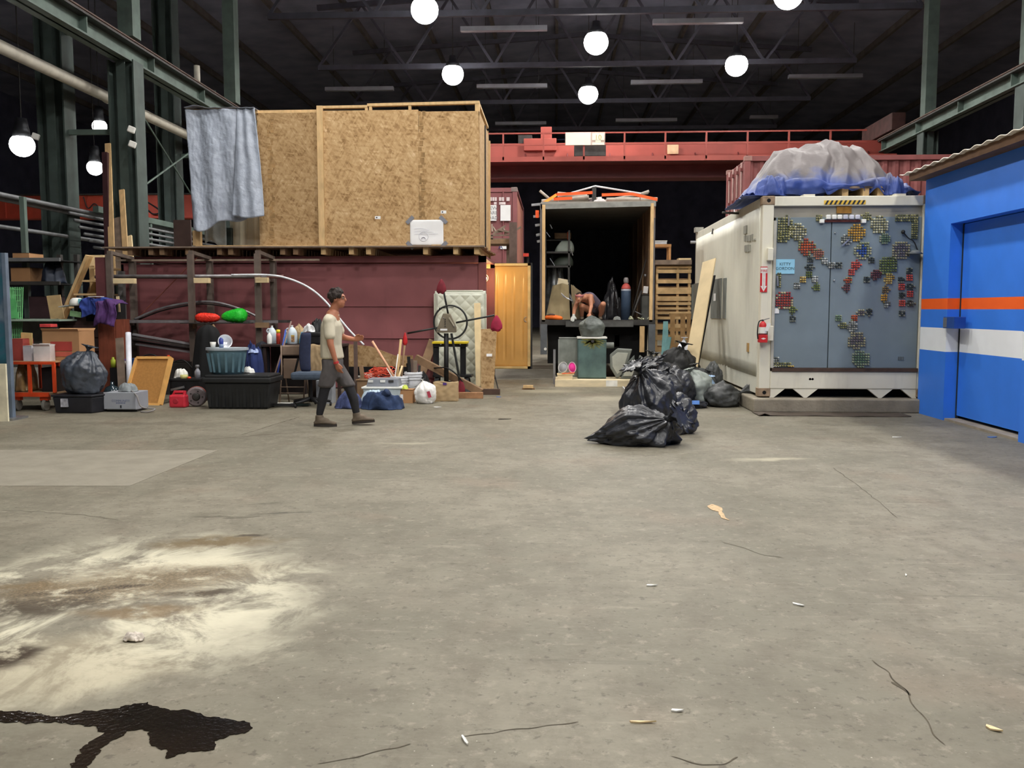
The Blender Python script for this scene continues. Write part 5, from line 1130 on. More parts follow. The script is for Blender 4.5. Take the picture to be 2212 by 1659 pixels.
# red and green string bags
RNET = mat('red_net', (238, 56, 38), .5, 0, .15, 22, bump=.5, bscale=40); GNET = mat('green_net', (40, 196, 52), .45, 0, .15, 22, bump=.5, bscale=40)
def netbag(label, px0, px1, py0, py1, m, seed, tilt, cap=False):
    Y = YK - .1; x0_, x1_, z0_, z1_ = RC(px0, py0, px1, py1, Y); z0_ = 1.266
    xc, h = (x0_ + x1_) / 2, z1_ - z0_; L_ = (x1_ - x0_) / 2; rs = []
    for i in range(31):
        t = i / 30 * 2 - 1; rr = (1 - abs(t) ** 3.2) ** .5 * (1 + tilt * t) * h * .5 + .002
        rs.append([(xc + t * L_, Y + cos(a) * rr * 1.3 * (1 + .08 * sin(3 * a + seed)), z0_ + h * .5 * (1 + .35 * tilt * t) + sin(a) * rr * .95 * (1 + .1 * sin(i * 1.9) * .4 + .06 * sin(7 * a + i))) for a in [2 * pi * k / 28 for k in range(28)]])
    return B().rings(rs).build('net_bag', m, None, smooth=True, label=label, cat='bag', group='bright net bags')
B().box(P(405, 690, Y=YK).x, P(545, 690, Y=YK).x, YK - .32, YK + .05, 1.252, 1.264).build('rack_shelf_board', mat('dark_board', (46, 42, 40), .7), rk)
netbag('bright red net bag on the rack shelf', 422, 475, 676, 698, RNET, 1, -.1); netbag('bright green net bag on the rack shelf beside the red one', 478, 533, 668, 692, GNET, 2, .35)
# bundle of long profiles, lowest arms
r = random.Random(8)
for i in range(10):
    z = .78 + .045 * (i % 4) + .02; y = YK + .1 + .1 * (i // 2)
    a = P(288 + r.uniform(-3, 6), 722 + (i % 4) * 7, Y=y); e = P(418 + r.uniform(-6, 14), 750 + (i % 4) * 4 - (4 - i % 4), Y=y)
    B().beam(a, e, .05, .035).build('metal_profile', mat('pale_profile', (178, 178, 182), .4, .5) if i % 3 == 0 else PM[2], None, label='long metal profile slanting under the rack, number %s of the bundle' % 'one two three four five six seven eight nine ten'.split()[i], cat='profile', group='slanting profiles')
# stairs up to the deck
st = thing('wooden_stairs', 'open pine steps leading up beside the rack to the deck', 'stairs', (P(180, 640, Y=16.4).x, 16.4, 0))
Ys = 16.35
B().beam(P(118, 730, Y=Ys), P(193, 552, Y=Ys), .05, .2, (0, 1, 0)).build('stringer', PINE, st); B().beam(P(160, 730, Y=Ys + .6), P(226, 552, Y=Ys + .6), .05, .2, (0, 1, 0)).build('stringer', OLDWOOD, st)
for i, (xa, xb, y) in enumerate(((193, 222, 577), (178, 222, 605), (160, 222, 634), (150, 215, 662), (140, 205, 690), (128, 196, 720))):
    a, e = P(xa, y, Y=Ys - .06).x, P(xb, y, Y=Ys - .06).x; z = P(190, y, Y=Ys).z; B().box(a, e, Ys - .08, Ys + .7, z - .035, z).build('tread', PINE, st)
a, e, f, g = RC(192, 551, 224, 574, Ys + .1); B().box(a, e, Ys + .1, Ys + .14, f, g).build('top_riser', PINEL, st)
x = P(201, 600, Y=Ys + .4).x; B().box(x - .05, x + .05, Ys + .36, Ys + .44, 0, P(200, 560, Y=Ys).z).build('post', PINE, st)
# planks leaning on the column
for i, (p0, p1, w, m_, nm) in enumerate((((241, 530), (233, 310), .13, PINE, 'tall one'), ((272, 530), (263, 410), .12, PINE, 'middle one'), ((283, 532), (279, 510), .13, PINEL, 'stub'), ((262, 532), (256, 470), .26, GREYWOOD, 'wide grey one'))):
    a, e = P(p0[0], p0[1], Y=19.6 + .0 * i), P(p1[0], p1[1], Y=20.1); a.z = 2.6
    a = P(p0[0], p0[1] + 0, Y=19.55); a.z = 2.2
    B().beam(a, e, w, .04, (0, -1, 0)).build('leaning_plank', m_, None, label='timber plank leaning on the green column, ' + nm, cat='plank', group='planks on the column')
B().beam(Vector((P(231, 540, Y=19.4).x, 19.4, 0)), P(228, 330, Y=20.0), .12, .12).build('maroon_pole', mat('dark_maroon', (58, 30, 34), .6), None, label='dark maroon pole standing left of the planked column', cat='pole')
a, e, f, g = RC(236, 525, 290, 540, 19.6); B().box(a - .3, e + .4, 19.3, 20.1, 2.05, 2.19).build('plank_shelf', OLDWOOD, None, label='rough timber shelf carrying planks at the green column foot', cat='shelf')
for x in (a - .2, e + .2): B().box(x, x + .1, 19.6, 19.7, 0, 2.05).build('shelf_post', OLDWOOD, None, label='post under the rough plank shelf, %s one' % ('left' if x < a else 'right'), cat='post', group='plank shelf posts')
B().box(P(375, 500, Y=19).x, P(412, 500, Y=19).x, 19, 19.05, 0, P(390, 475, Y=19).z).build('brown_sheet', mat('brown_sheet', (70, 54, 50), .7), None, label='dark brown sheet standing left of the grey tarp', cat='sheet')
# painted panel at the left edge
yP = P(20, 906, Z=0).y; xp = P(19, 800, Y=yP).x
pn = thing('painted_panel', 'tall blue smeared panel standing at the left picture edge', 'panel', (xp - .5, yP, 0))
PB = bpy.data.materials.new('smeared_blue'); PB.use_nodes = True; nt = PB.node_tree; nzb = N(nt, 'ShaderNodeTexNoise'); nzb.inputs['Scale'].default_value = 1.8; nzb.inputs['Detail'].default_value = 8; nzb.inputs['Distortion'].default_value = 1.2
tcb = N(nt, 'ShaderNodeTexCoord'); nt.links.new(tcb.outputs['Object'], nzb.inputs['Vector']); rb = N(nt, 'ShaderNodeValToRGB'); el = rb.color_ramp.elements; el[0].position = .3; el[0].color = lin((30, 50, 66)) + (1,); el[1].position = .7; el[1].color = lin((120, 134, 146)) + (1,); q = el.new(.48); q.color = lin((40, 96, 112)) + (1,); q = el.new(.58); q.color = lin((66, 90, 112)) + (1,)
nt.links.new(nzb.outputs['Fac'], rb.inputs['Fac']); nt.links.new(rb.outputs[0], nt.nodes['Principled BSDF'].inputs['Base Color'])
zpn = P(10, 546, Y=yP).z
B().box(xp - 1.4, xp - .02, yP, yP + .05, .02, zpn).build('panel_face', PB, pn); B().box(xp - .02, xp + .03, yP - .01, yP + .06, 0, zpn).build('metal_edge', mat('edge_blue_grey', (118, 132, 150), .4, .3), pn)
B().box(xp - .1, xp + .12, yP - .15, yP + .2, 0, .03).build('foot', CHROME, pn)
yC = P(8, 908, Z=0).y - .12; B().box(P(14, 860, Y=yC).x - .8, P(15, 860, Y=yC).x, yC, yC + .03, 0, P(8, 786, Y=yC).z).build('cream_board', mat('cream_board', (222, 214, 186), .7), None, label='low cream board propped before the blue panel at the left edge', cat='board')
# left store: shelving beyond
ZS = 17.2
sf = thing('storage_shelf', 'grey storage shelf with horizontal beams left of the outer column', 'shelf', (-10, ZS, 0))
for y in (560, 611, 690):
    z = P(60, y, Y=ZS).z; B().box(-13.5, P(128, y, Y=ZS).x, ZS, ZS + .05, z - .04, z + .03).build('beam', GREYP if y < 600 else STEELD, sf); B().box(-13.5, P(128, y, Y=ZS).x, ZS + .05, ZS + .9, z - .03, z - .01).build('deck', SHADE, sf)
for px in (90, 128): x = P(px, 700, Y=ZS).x; B().box(x - .04, x + .04, ZS + .7, ZS + .8, 0, P(90, 545, Y=ZS).z).build('upright', STEELD, sf)
def on(y): return P(60, y, Y=ZS).z + .0
a, e, f, g = RC(14, 545, 50, 560, ZS); carton('carton', 'brown carton on the top of the grey storage shelf', a, e, ZS + .2, ZS + .7, on(560) + .0, g)
a, e, f, g = RC(10, 566, 52, 611, ZS); carton('carton', 'larger brown carton on the middle of the grey storage shelf', a, e, ZS + .2, ZS + .7, on(611), g - .1)
a, e, f, g = RC(62, 572, 108, 611, ZS); lump('dark_bundle', 'dark blue wrapped bundle on the middle storage shelf', 'bundle', (a + e) / 2, ZS + .5, on(611), e - a, .7, g - on(611), 3, mat('navy_wrap', (36, 44, 60), .6))
a, e, f, g = RC(50, 640, 100, 690, ZS); carton('crate', 'dark maroon crate on the lowest storage shelf', a, e, ZS + .2, ZS + .7, on(690), g, mat('maroon_crate', (60, 40, 44), .7), 'crate')
a, e, f, g = RC(96, 655, 112, 690, ZS); jar('reel', 'small dark reel with pale rim on the lowest storage shelf', 'reel', (a + e) / 2, ZS + .3, on(690), .3, [(.02, 0), (.12, 0), (.12, .1), (.06, .12), (.06, .88), (.12, .9), (.12, 1), (.02, 1)], mat('reel_grey', (96, 94, 98), .5))
# green mesh panel
gm = thing('green_mesh', 'bright green plastic mesh panel leaning behind the blue panel', 'mesh', P(25, 690, Y=14.2)); GMM = mat('green_plastic', (104, 172, 112), .6)
for k in range(9): x = P(4 + k * 3.9, 650, Y=14.2).x; B().beam((x + .04, 14.2, .75), (x - .06, 14.5, P(20, 620, Y=14.4).z), .012, .012).build('strand', GMM, gm)
for k in range(12): z = .78 + k * (P(20, 620, Y=14.4).z - .8) / 11.2; B().beam((P(2, 650, Y=14.2).x, 14.2 + .3 * k / 11, z), (P(37, 650, Y=14.2).x - .1 * k / 11, 14.2 + .3 * k / 11, z), .012, .012).build('strand', GMM, gm)
B().prism([P(2, 688, Y=14.3), P(40, 688, Y=14.3), P(30, 622, Y=14.52), P(2, 622, Y=14.52)], (0, .004, 0)).build('backing', mat('green_back', (76, 150, 88), .7), gm)
# work table with glass edge
tb = thing('work_table', 'long table with pale glassy edge behind the orange cart', 'table', (P(70, 690, Y=14.3).x, 14.3, 0))
zt_ = P(70, 690, Y=14.1).z
B().box(P(-60, 690, Y=14.1).x, P(128, 690, Y=14.1).x, 14.1, 14.8, zt_ - .03, zt_).build('table_top', mat('glass_edge', (150, 168, 152), .3), tb)
for px in (-40, 120):
    for yy in (14.2, 14.7): x = P(px, 690, Y=yy).x; B().box(x - .03, x + .03, yy - .03, yy + .03, 0, zt_ - .03).build('leg', STEELD, tb)
B().box(P(-40, 720, Y=14.6).x, P(122, 720, Y=14.6).x, 14.74, 14.76, .5, zt_ - .03).build('plastic_sheeting', mat('hazy_plastic', (104, 100, 96), .3, 0, .3, 5), tb)
# dark dresser with drawers
dx0, dx1, dz0, dz1 = RC(128, 694, 216, 800, 14.6)
dd = thing('dark_dresser', 'dark stained dresser with label plates behind the cardboard box', 'dresser', (dx0, 14.6, 0)); DKW = mat('dark_stain', (58, 38, 36), .6, 0, .25, 5)
B().box(dx0, dx1, 14.62, 15.1, 0, dz1).build('carcass', DKW, dd);
for k in range(4):
    z = dz1 - .06 - k * .24; d_ = B().box(dx0 + .02, dx1 - .02, 14.595, 14.62, z - .21, z).build('drawer', DKW, dd, bevel=.004); B().box((dx0 + dx1) / 2 - .02, (dx0 + dx1) / 2 + .14, 14.585, 14.595, z - .13, z - .07).build('label_plate', mat('plate_grey', (150, 140, 132), .6), d_)
a, e, f, g = RC(211, 690, 250, 772, 14.4)
cb = thing('wood_cabinet', 'reddish brown wooden cabinet under the purple jacket', 'cabinet', (a, 14.4, 0)); REDW = mat('red_brown_wood', (124, 66, 48), .5, 0, .2, 4, stretch=(5, 5, 1))
B().box(a, e, 14.42, 14.9, 0, g).build('body', REDW, cb); B().box(a + .015, e - .015, 14.4, 14.42, .06, g - .03).build('door', REDW, cb, bevel=.004)
a, e, f, g = RC(182, 643, 254, 690, 14.6)
a0, e0 = RC(183, 640, 256, 690, 14.5)[:2]
def drape(name, label, m, px0, px1, zt, zfront, zside, Y, seed):
    xa, xb = P(px0, 660, Y=Y).x, P(px1, 660, Y=Y).x
    def fn(u, v):
        x = xa + (xb - xa) * u + .02 * sin(v * 9 + seed);
        if v < .45: yy = Y - .12 - .02 * sin(u * 12 + seed); z = zfront + (zt - zfront) * (v / .45)
        else: yy = Y - .12 + (v - .45) / .55 * .45; z = zt + .03 * sin(u * 4 + seed) * (v - .45)
        yy -= .05 * noise.noise(Vector((u * 5 + seed, v * 4, 0))) + .03 * noise.noise(Vector((u * 11, v * 9, seed)))
        z += .05 * noise.noise(Vector((u * 4, v * 3 + seed, 2))) - .05 * (u * 2 - 1) ** 4
        return (x, yy, z)
    return B().sheet(fn, 34, 34, .012).build(name, m, None, smooth=True, label=label, cat='clothing')
zc_ = g - .02
drape('blue_jacket', 'blue jacket with white patch draped over the dark dresser', mat('blue_cloth', (52, 72, 150), .85, 0, .25, 6), 182, 240, P(210, 645, Y=14.5).z, P(200, 680, Y=14.5).z, 0, 14.52, 1)
drape('purple_jacket', 'purple jacket draped over the reddish cabinet', mat('purple_cloth', (84, 52, 106), .85, 0, .3, 8), 210, 254, P(232, 650, Y=14.3).z, P(232, 700, Y=14.3).z, 0, 14.3, 5)
a, e, f, g = RC(186, 641, 212, 647, 14.3); B().box(a, e, 14.36, 14.5, P(200, 644, Y=14.4).z + .02, P(200, 644, Y=14.4).z + .03).build('white_patch', PAPER, None, label='white paper lying on the blue jacket', cat='paper')
bx_ = thing('jacket_box', 'dark crate hidden beneath the blue jacket', 'crate', (P(210, 680, Y=14.6).x, 14.6, dz1)); B().box(P(184, 680, Y=14.6).x, P(250, 680, Y=14.6).x, 14.62, 14.95, dz1, P(210, 650, Y=14.6).z).build('body', SHADE, bx_); B().box(P(183, 680, Y=14.6).x, P(251, 680, Y=14.6).x, 14.6, 14.97, P(210, 650, Y=14.6).z, P(210, 650, Y=14.6).z + .02).build('lid', SHADE, bx_)
# white cap on a dark stand
hx0, hx1, hz0, hz1 = RC(147, 643, 178, 660, 14.5); hc = thing('baseball_hat', 'white cap with grey peak resting left of the blue jacket', 'cap', ((hx0 + hx1) / 2, 14.5, hz0))
B().lathe([(.12, hz0), (.118, hz0 + .05), (.1, hz0 + .1), (.06, hz1 - .004), (.005, hz1)], ((hx0 + hx1) / 2, 14.55, 0), 20).build('crown', WHITE, hc, smooth=True)
B().prism([(hx0 + .03, 14.46, hz0 + .0), (hx0 - .14, 14.44, hz0 - .03), (hx0 - .12, 14.6, hz0 - .03), (hx0 + .03, 14.64, hz0)], (0, 0, .015)).build('peak', mat('grey_peak', (176, 172, 168), .7), hc)
B().box(hx1 - .04, hx1 + .02, 14.44, 14.5, hz0 + .03, hz1 - .02).build('side_badge', mat('cyan_badge', (120, 200, 216), .5), hc)
st2 = thing('hat_block', 'dark wooden block under the white cap', 'block', (hx0, 14.55, dz1)); B().box(hx0 + .02, hx1 - .02, 14.64, 14.94, dz1, hz0 - .012).build('body', DKW, st2); B().box(hx0, hx1, 14.62, 14.96, hz0 - .012, hz0 - .002).build('top', DKW, st2)
a, e, f, g = RC(146, 675, 170, 687, 14.5); B().obox(((a + e) / 2, 14.58, (f + g) / 2 + .02), (e - a, .02, g - f), 0, .15).build('green_card', mat('pale_green_card', (150, 190, 140), .7), None, label='pale green card leaning on the dark dresser top', cat='card')
B().obox(P(120, 663, Y=14.75), (.24, .02, .4), .1, -.08).build('cardboard_sheet', mat('tan_card', (190, 158, 116), .8), None, label='tan cardboard sheet standing left of the white cap', cat='cardboard')
p = P(254, 655, Y=14.25); b = B(); b.beam(P(257, 674, Y=14.7), P(254, 640, Y=14.7), .05, .02, (0, 1, 0)); b.build('white_stake', PINEL, None, label='pale wooden stake upright right of the purple jacket', cat='stake')
# PVC pipe, cardboard tube
B().cyl(Vector((P(277, 776, Y=13.9).x, 13.9, 0)), P(277, 719, Y=14.3), .045, n=14).build('pvc_pipe', mat('pvc_white', (226, 228, 238), .35), None, smooth=True, label='white plastic pipe standing right of the reddish cabinet', cat='pipe')
B().beam(Vector((P(262, 776, Y=14.0).x, 14.0, 0)), P(258, 730, Y=14.2), .13, .02, (0, 1, 0)).build('tan_board', GREYWOOD, None, label='short pale board standing left of the white plastic pipe', cat='board')
# orange cart and load
OC = mat('cart_orange', (222, 76, 36), .45, 0, .12, 6)
yq = P(70, 888, Z=0).y; cx0, cx1 = P(20, 850, Y=yq).x, P(121, 850, Y=yq).x
kt = thing('orange_cart', 'orange steel cart with rails carrying boxes at the left', 'cart', ((cx0 + cx1) / 2, yq, 0))
zd_ = P(70, 848, Y=yq).z; zu = P(70, 782, Y=yq).z; yb = yq + .75
for y in (yq, yb):
    B().box(cx0, cx1 - .1 if y == yq else cx1, y - .025, y + .025, zd_ - .06, zd_).build('deck_rail', OC, kt); B().box(cx0, cx1, y - .02, y + .02, zu - .035, zu).build('top_rail', OC, kt)
    for px in (23, 64, 117): x = P(px, 810, Y=yq).x; B().box(x - .02, x + .02, y - .02, y + .02, zd_, zu - .03).build('post', OC, kt)
B().box(cx0, cx1, yq, yb, zd_ - .03, zd_ - .002).build('deck', OLDWOOD, kt); B().box(cx0, cx1, yq + .02, yb, zu - .01, zu + .008).build('upper_shelf', CARD, kt)
for px, y in ((93, yq + .06), (33, yq + .06), (93, yb), (33, yb)):
    x = P(px, 870, Y=yq).x; rr = .088
    w_ = B(); w_.cyl((x - .02, y, rr), (x + .025, y, rr), rr, n=20); w_.build('caster', mat('grey_rubber', (120, 118, 112), .6), kt, bevel=.01)
    B().box(x - .06, x + .06, y - .04, y + .04, 2 * rr - .02, zd_ - .06).build('caster_plate', OC, kt); B().box(x - .035, x - .025, y - .02, y + .02, rr, 2 * rr).build('caster_fork', CHROME, kt)
zs_ = zu + .009
def shelfbox(x0, y0, x1, y1, dy0, dy1, label, m=CARD, rz=0., nm='carton', flap=0.):
    a, e, f, g = RC(x0, y0, x1, y1, yq + dy0); return carton(nm, label, a, e, yq + dy0, yq + dy1, zs_, g, m, rz=rz, flap=flap)
shelfbox(22, 732, 48, 778, .2, .5, 'dull red box at the left end of the orange cart', mat('dull_red_box', (170, 74, 66), .7), .06)
bxw = shelfbox(50, 747, 69, 778, .08, .2, 'narrow white box on the orange cart beside the red one', mat('white_box', (206, 204, 210), .6), -.05)
shelfbox(72, 748, 106, 778, .06, .22, 'crushed white box on the orange cart front', mat('white_box2', (222, 214, 210), .6), .1, flap=.06)
B().obox(P(58, 733, Y=yq + .4), (.17, .02, .2), .05, .05).build('yellow_board', mat('pale_yellow', (224, 198, 132), .7), None, label='pale yellow card standing between boxes on the orange cart', cat='card')
bb = shelfbox(92, 716, 171, 778, .26, .7, 'large brown cardboard box with red printing on the orange cart', CARD, 0, 'cardboard_box', flap=.07)
a, e, f, g = RC(109, 738, 155, 758, yq + .25); B().box(a, e, yq + .252, yq + .259, f, g).build('red_print', mat('red_print', (172, 66, 58), .8), bb); a, e, f, g = RC(109, 760, 155, 770, yq + .25); B().box(a, e, yq + .252, yq + .259, f, g).build('red_print', mat('red_print2', (190, 94, 76), .8), bb)
a, e, f, g = RC(92, 700, 116, 715, yq + .5); B().box(a, e, yq + .42, yq + .6, P(100, 716, Y=yq + .26).z + .06, g).build('red_box', mat('bright_red_card', (206, 70, 70), .7), None, bevel=.005, label='small red box on top of the large cardboard box', cat='box')
a, e, f, g = RC(86, 795, 117, 848, yq + .1); carton('black_bin', 'black bin on the orange cart lower deck', a, e, yq + .15, yq + .55, zd_, g, BLACK, 'bin')
a, e, f, g = RC(26, 786, 62, 848, yq + .2); lump('plastic_bundle', 'clear wrapped timber offcuts on the orange cart lower deck', 'bundle', (a + e) / 2, yq + .35, zd_, e - a, .5, (g - zd_) * .95, 11, mat('amber_wrap', (150, 120, 78), .25, 0, .4, 7, spec=.7), wr=.4)
# black bin with sack, grey appliance, frame, can
a, e, h, Y = GR(113, 853, 218, 893)
bn = thing('storage_bin', 'low black storage bin under the grey black sack', 'bin', ((a + e) / 2, Y, 0)); T_ = mat('dusty_black', (38, 38, 44), .5, 0, .3, 5)
B().hexa([(a + .03, Y + .02, 0), (e - .14, Y, 0), (e, Y + .45, 0), (a + .05, Y + .5, 0), (a, Y, h - .03), (e - .12, Y - .03, h - .03), (e + .03, Y + .47, h - .03), (a, Y + .52, h - .03)]).build('tub', T_, bn, bevel=.02)
B().hexa([(a - .01, Y - .01, h - .03), (e - .11, Y - .04, h - .03), (e + .04, Y + .48, h - .03), (a - .01, Y + .53, h - .03), (a - .01, Y - .01, h), (e - .11, Y - .04, h), (e + .04, Y + .48, h), (a - .01, Y + .53, h)]).build('lid', T_, bn, bevel=.01)
q = P(140, 870, Y=Y - .005); B().box(q.x - .05, q.x + .05, Y - .03, Y + .01, q.z - .06, q.z + .06).build('label', mat('torn_label', (168, 168, 176), .7, 0, .4, 20), bn)
x0_, x1_, z0_, z1_ = RC(128, 752, 228, 855, Y + .2)
bag('trash_bag', 'grey black full sack standing on the low black storage bin', ((x0_ + x1_) / 2 + .0, Y + .22, 0), ((x1_ - x0_) * 1.0, .5, z1_ - h - .03), (.25, .1, 1), 21, mat('slate_bag', (66, 72, 82), .36, 0, .3, 5, bump=.5, bscale=12, spec=.6), zmin=h + .002, knot=.3, lump=.15, pleat=.42, nu=100, nv=60)
a, e, h, Y = GR(224, 848, 292, 890)
ap = thing('grey_appliance', 'grey metal appliance box with blue lettering on the floor', 'appliance', ((a + e) / 2, Y, 0)); GA = mat('appliance_grey', (160, 164, 172), .5, 0, .08, 5, grime=.2)
B().box(a + .02, e, Y + .03, Y + .42, .03, h).build('case', GA, ap, bevel=.008); B().box(a, e + .01, Y, Y + .03, .04, h).build('front_panel', GA, ap, bevel=.006); B().box(a + .02, e, Y + .05, Y + .4, 0, .03).build('base', BLACK, ap)
BLI = mat('blue_ink', (104, 112, 140), .7); cx_ = (a + e) / 2
text('COMMUNITY', .048, (cx_ + .02, Y - .001, h * .57), (1, 0, 0), (0, 0, 1), BLI, ap, maxw=.27); b = B()
for k in range(6): b.box(cx_ - .05 + k * .024, cx_ - .034 + k * .024, Y - .002, Y, h * .43, h * .49)
b.build('lettering', BLI, ap); B().box(cx_ + .01, cx_ + .03, Y - .004, Y, .06, .1).build('slot', INK, ap)
b = B(); b.tube(bez([(e - .1, Y + .1, h + .02), (e + .05, Y - .04, h - .05), (e + .12, Y - .06, h - .2), (e + .3, Y - .02, .05), (e + .22, Y - .08, .012), (e + .1, Y - .04, .012)], 8), .012, 6); b.build('power_cord', mat('grey_cord', (140, 136, 134), .6), ap, smooth=True)
lump('cloth_rag', 'grey rag and cord heap on the grey appliance box', 'rag', cx_ + .04, Y + .2, h, .3, .25, .09, 6, mat('grey_rag', (132, 138, 140), .85))
q = [P(276, 868, Y=13.5), P(345, 884, Y=13.5), P(372, 773, Y=14.0), P(298, 773, Y=14.0)]
fr = thing('framed_board', 'tan board in a pale wooden frame leaning behind the grey appliance', 'board', (q[0].x, 13.6, 0))
A0 = Vector((P(268, 880, Y=13.55).x, 13.55, .0)); A1 = Vector((P(345, 880, Y=13.4).x, 13.42, 0)); A3 = P(296, 774, Y=13.95); A2 = P(370, 774, Y=13.82)
nrm = (A1 - A0).cross(A3 - A0).normalized()
B().prism([A0, A1, A2, A3], nrm * -.015).build('panel', mat('tan_panel', (176, 126, 66), .75, 0, .1, 30), fr)
FRM = mat('frame_wood', (216, 164, 94), .6)
for u, v in ((A0, A1), (A1, A2), (A2, A3), (A3, A0)): B().beam(u + nrm * .005, v + nrm * .005, .045 if (u, v) != (A1, A2) else .07, .045, nrm).build('frame_rail', FRM, fr)
B().cyl(A2 + Vector((-.06, .03, -.02)), A2 + Vector((-.06, .03, .05)), .022, n=8).build('orange_peg', OC, fr)
a, e, h, Y = GR(364, 847, 400, 881)
fc = thing('fuel_can', 'red plastic fuel can on the floor beside the brake drum', 'fuel can', ((a + e) / 2, Y, 0)); FR = mat('fuel_red', (206, 50, 66), .42, 0, .1, 8)
B().box(a, e, Y, Y + .17, 0, h * .82).build('body', FR, fc, bevel=.03); cxx = (a + e) / 2
B().tube([(a + .04, Y + .085, h * .8), (a + .06, Y + .085, h * .98), (e - .05, Y + .085, h * .98), (e - .03, Y + .085, h * .8)], .022, 8).build('handle', FR, fc, smooth=True); B().cyl((e - .045, Y + .085, h * .8), (e - .04, Y + .085, h * 1.05), .025).build('cap', FR, fc); B().lathe([(.0, 0), (.045, 0), (.03, .006), (.0, .006)], (cxx - .02, Y - .002, h * .42), 14, Matrix.Rotation(pi / 2, 3, 'X')).build('emblem', mat('fuel_dark', (176, 40, 54), .5), fc)
a, e, h, Y = GR(402, 836, 440, 879); c0 = Vector(((a + e) / 2, Y + .06, h / 2)); dm = thing('brake_drum', 'grey rusty brake drum standing on edge by the fuel can', 'brake drum', (c0.x, c0.y, 0)); MR = Matrix.Rotation(radians(82), 3, 'X') @ Matrix.Rotation(radians(14), 3, 'Y'); MR = Matrix.Rotation(radians(16), 3, 'Z') @ Matrix.Rotation(pi / 2, 3, 'X')
R_ = h / 2; B().lathe([(R_ * .4, .05), (R_ * .85, .05), (R_ * .98, .03), (R_, -.08), (R_ * .9, -.09), (R_ * .85, -.02), (R_ * .4, 0)], c0, 28, MR).build('drum', mat('drum_grey', (122, 112, 114), .6, .2, .3, 8, grime=.3), dm, smooth=False); B().lathe([(R_ * .1, .075), (R_ * .3, .07), (R_ * .4, .05), (R_ * .4, -.01), (R_ * .1, -.01)], c0, 18, MR).build('hub', STEELD, dm)
B().lathe([(R_ * 1.0, -.02), (R_ * 1.02, -.03), (R_ * 1.02, -.07), (R_, -.08)], c0, 28, MR).build('rust_band', mat('rust_band', (150, 70, 60), .8), dm)
for k in range(5): p = c0 + MR @ Vector((R_ * .6 * cos(k * 1.257), R_ * .6 * sin(k * 1.257), .055)); B().ball(p, .012, 8, 5).build('stud', STEELD, dm)
b = B(); b.beam(P(370, 842, Y=13.75), P(397, 836, Y=13.75), .05, .035); b.build('grey_bar', CHROME, None, label='short grey bar resting above the red fuel can', cat='bar')
# low black chest with odds behind the can
a, e, f, g = RC(368, 818, 432, 845, 13.85); ch = thing('tool_chest', 'low black chest behind the fuel can carrying small tools', 'chest', ((a + e) / 2, 13.9, 0)); B().box(a, e, 13.82, 14.2, 0, g - .04).build('body', BLACK, ch, bevel=.01); B().box(a - .01, e + .01, 13.81, 14.21, g - .04, g).build('lid', BLACK, ch, bevel=.008)
ztop = g
jar('spray_bottle', 'clear grey spray bottle standing on the low black chest', 'spray bottle', P(424, 810, Y=13.9).x, 13.95, ztop, .2, [(.02, 0), (.045, .0), (.045, .55), (.018, .8), (.015, .82)], mat('smoky_plastic', (150, 152, 160), .3), [('trigger_head', [(.016, .82), (.02, .84), (.035, .95), (.03, 1.08), (.004, 1.1)], mat('grey_trigger', (112, 112, 114), .5))])
lump('white_mask', 'white rag and grey tool heap on the low black chest', 'rag', P(388, 812, Y=13.95).x, 14.0, ztop, .24, .2, .13, 9, WHITE);
jar('tape_roll', 'pale yellow tape roll beside the white rag', 'tape roll', P(399, 815, Y=13.9).x, 13.88, ztop, .06, [(.03, 0), (.06, 0), (.06, 1), (.03, 1), (.03, 0)], mat('tape_yellow', (206, 204, 130), .5)); jar('orange_bobbin', 'tiny orange bobbin on the low black chest', 'bobbin', P(409, 820, Y=13.86).x, 13.86, ztop, .035, [(.01, 0), (.03, 0), (.03, .7), (.01, 1)], OC)
# black tote, blue tub
a, e, h, Y = GR(438, 810, 587, 884)
tt = thing('black_tote', 'large black lidded tote on the floor under the blue tub', 'tote', ((a + e) / 2, Y, 0)); BT = mat('tote_black', (34, 35, 36), .5, 0, .25, 6)
B().hexa([(a + .06, Y + .04, 0), (e - .08, Y + .04, 0), (e - .08, Y + .5, 0), (a + .06, Y + .5, 0), (a + .02, Y, h - .12), (e - .02, Y, h - .12), (e - .02, Y + .55, h - .12), (a + .02, Y + .55, h - .12)]).build('tub', BT, tt, bevel=.025)
for k in range(9): x = a + .1 + k * (e - a - .2) / 8; B().box(x - .02, x + .02, Y + .008, Y + .05, .03, h - .13).build('rib', BT, tt)
B().box(a, e, Y - .03, Y + .58, h - .12, h - .04).build('lid_rim', BT, tt, bevel=.02); B().box(a + .03, e - .03, Y, Y + .55, h - .05, h).build('lid', BT, tt, bevel=.02)
x0_, x1_, z0_, z1_ = RC(437, 752, 528, 812, Y + .1); zb_ = h
tu = thing('blue_tub', 'dull blue plastic tub with pale rim on the black tote', 'tub', ((x0_ + x1_) / 2, Y + .25, h)); BTU = mat('dusty_blue_tub', (96, 128, 142), .5, 0, .2, 5, grime=.15); xc_ = (x0_ + x1_) / 2; rw = (x1_ - x0_) / 2
B().lathe([(rw * .05, 0), (rw * .74, .0), (rw * .92, (z1_ - h) * .88), (rw * .94, (z1_ - h) * .93), (rw * .89, (z1_ - h) * .93), (rw * .7, .02), (rw * .05, .02)], (xc_, Y + .27, h + .001), 36, sy=.75).build('bowl', BTU, tu, smooth=True)
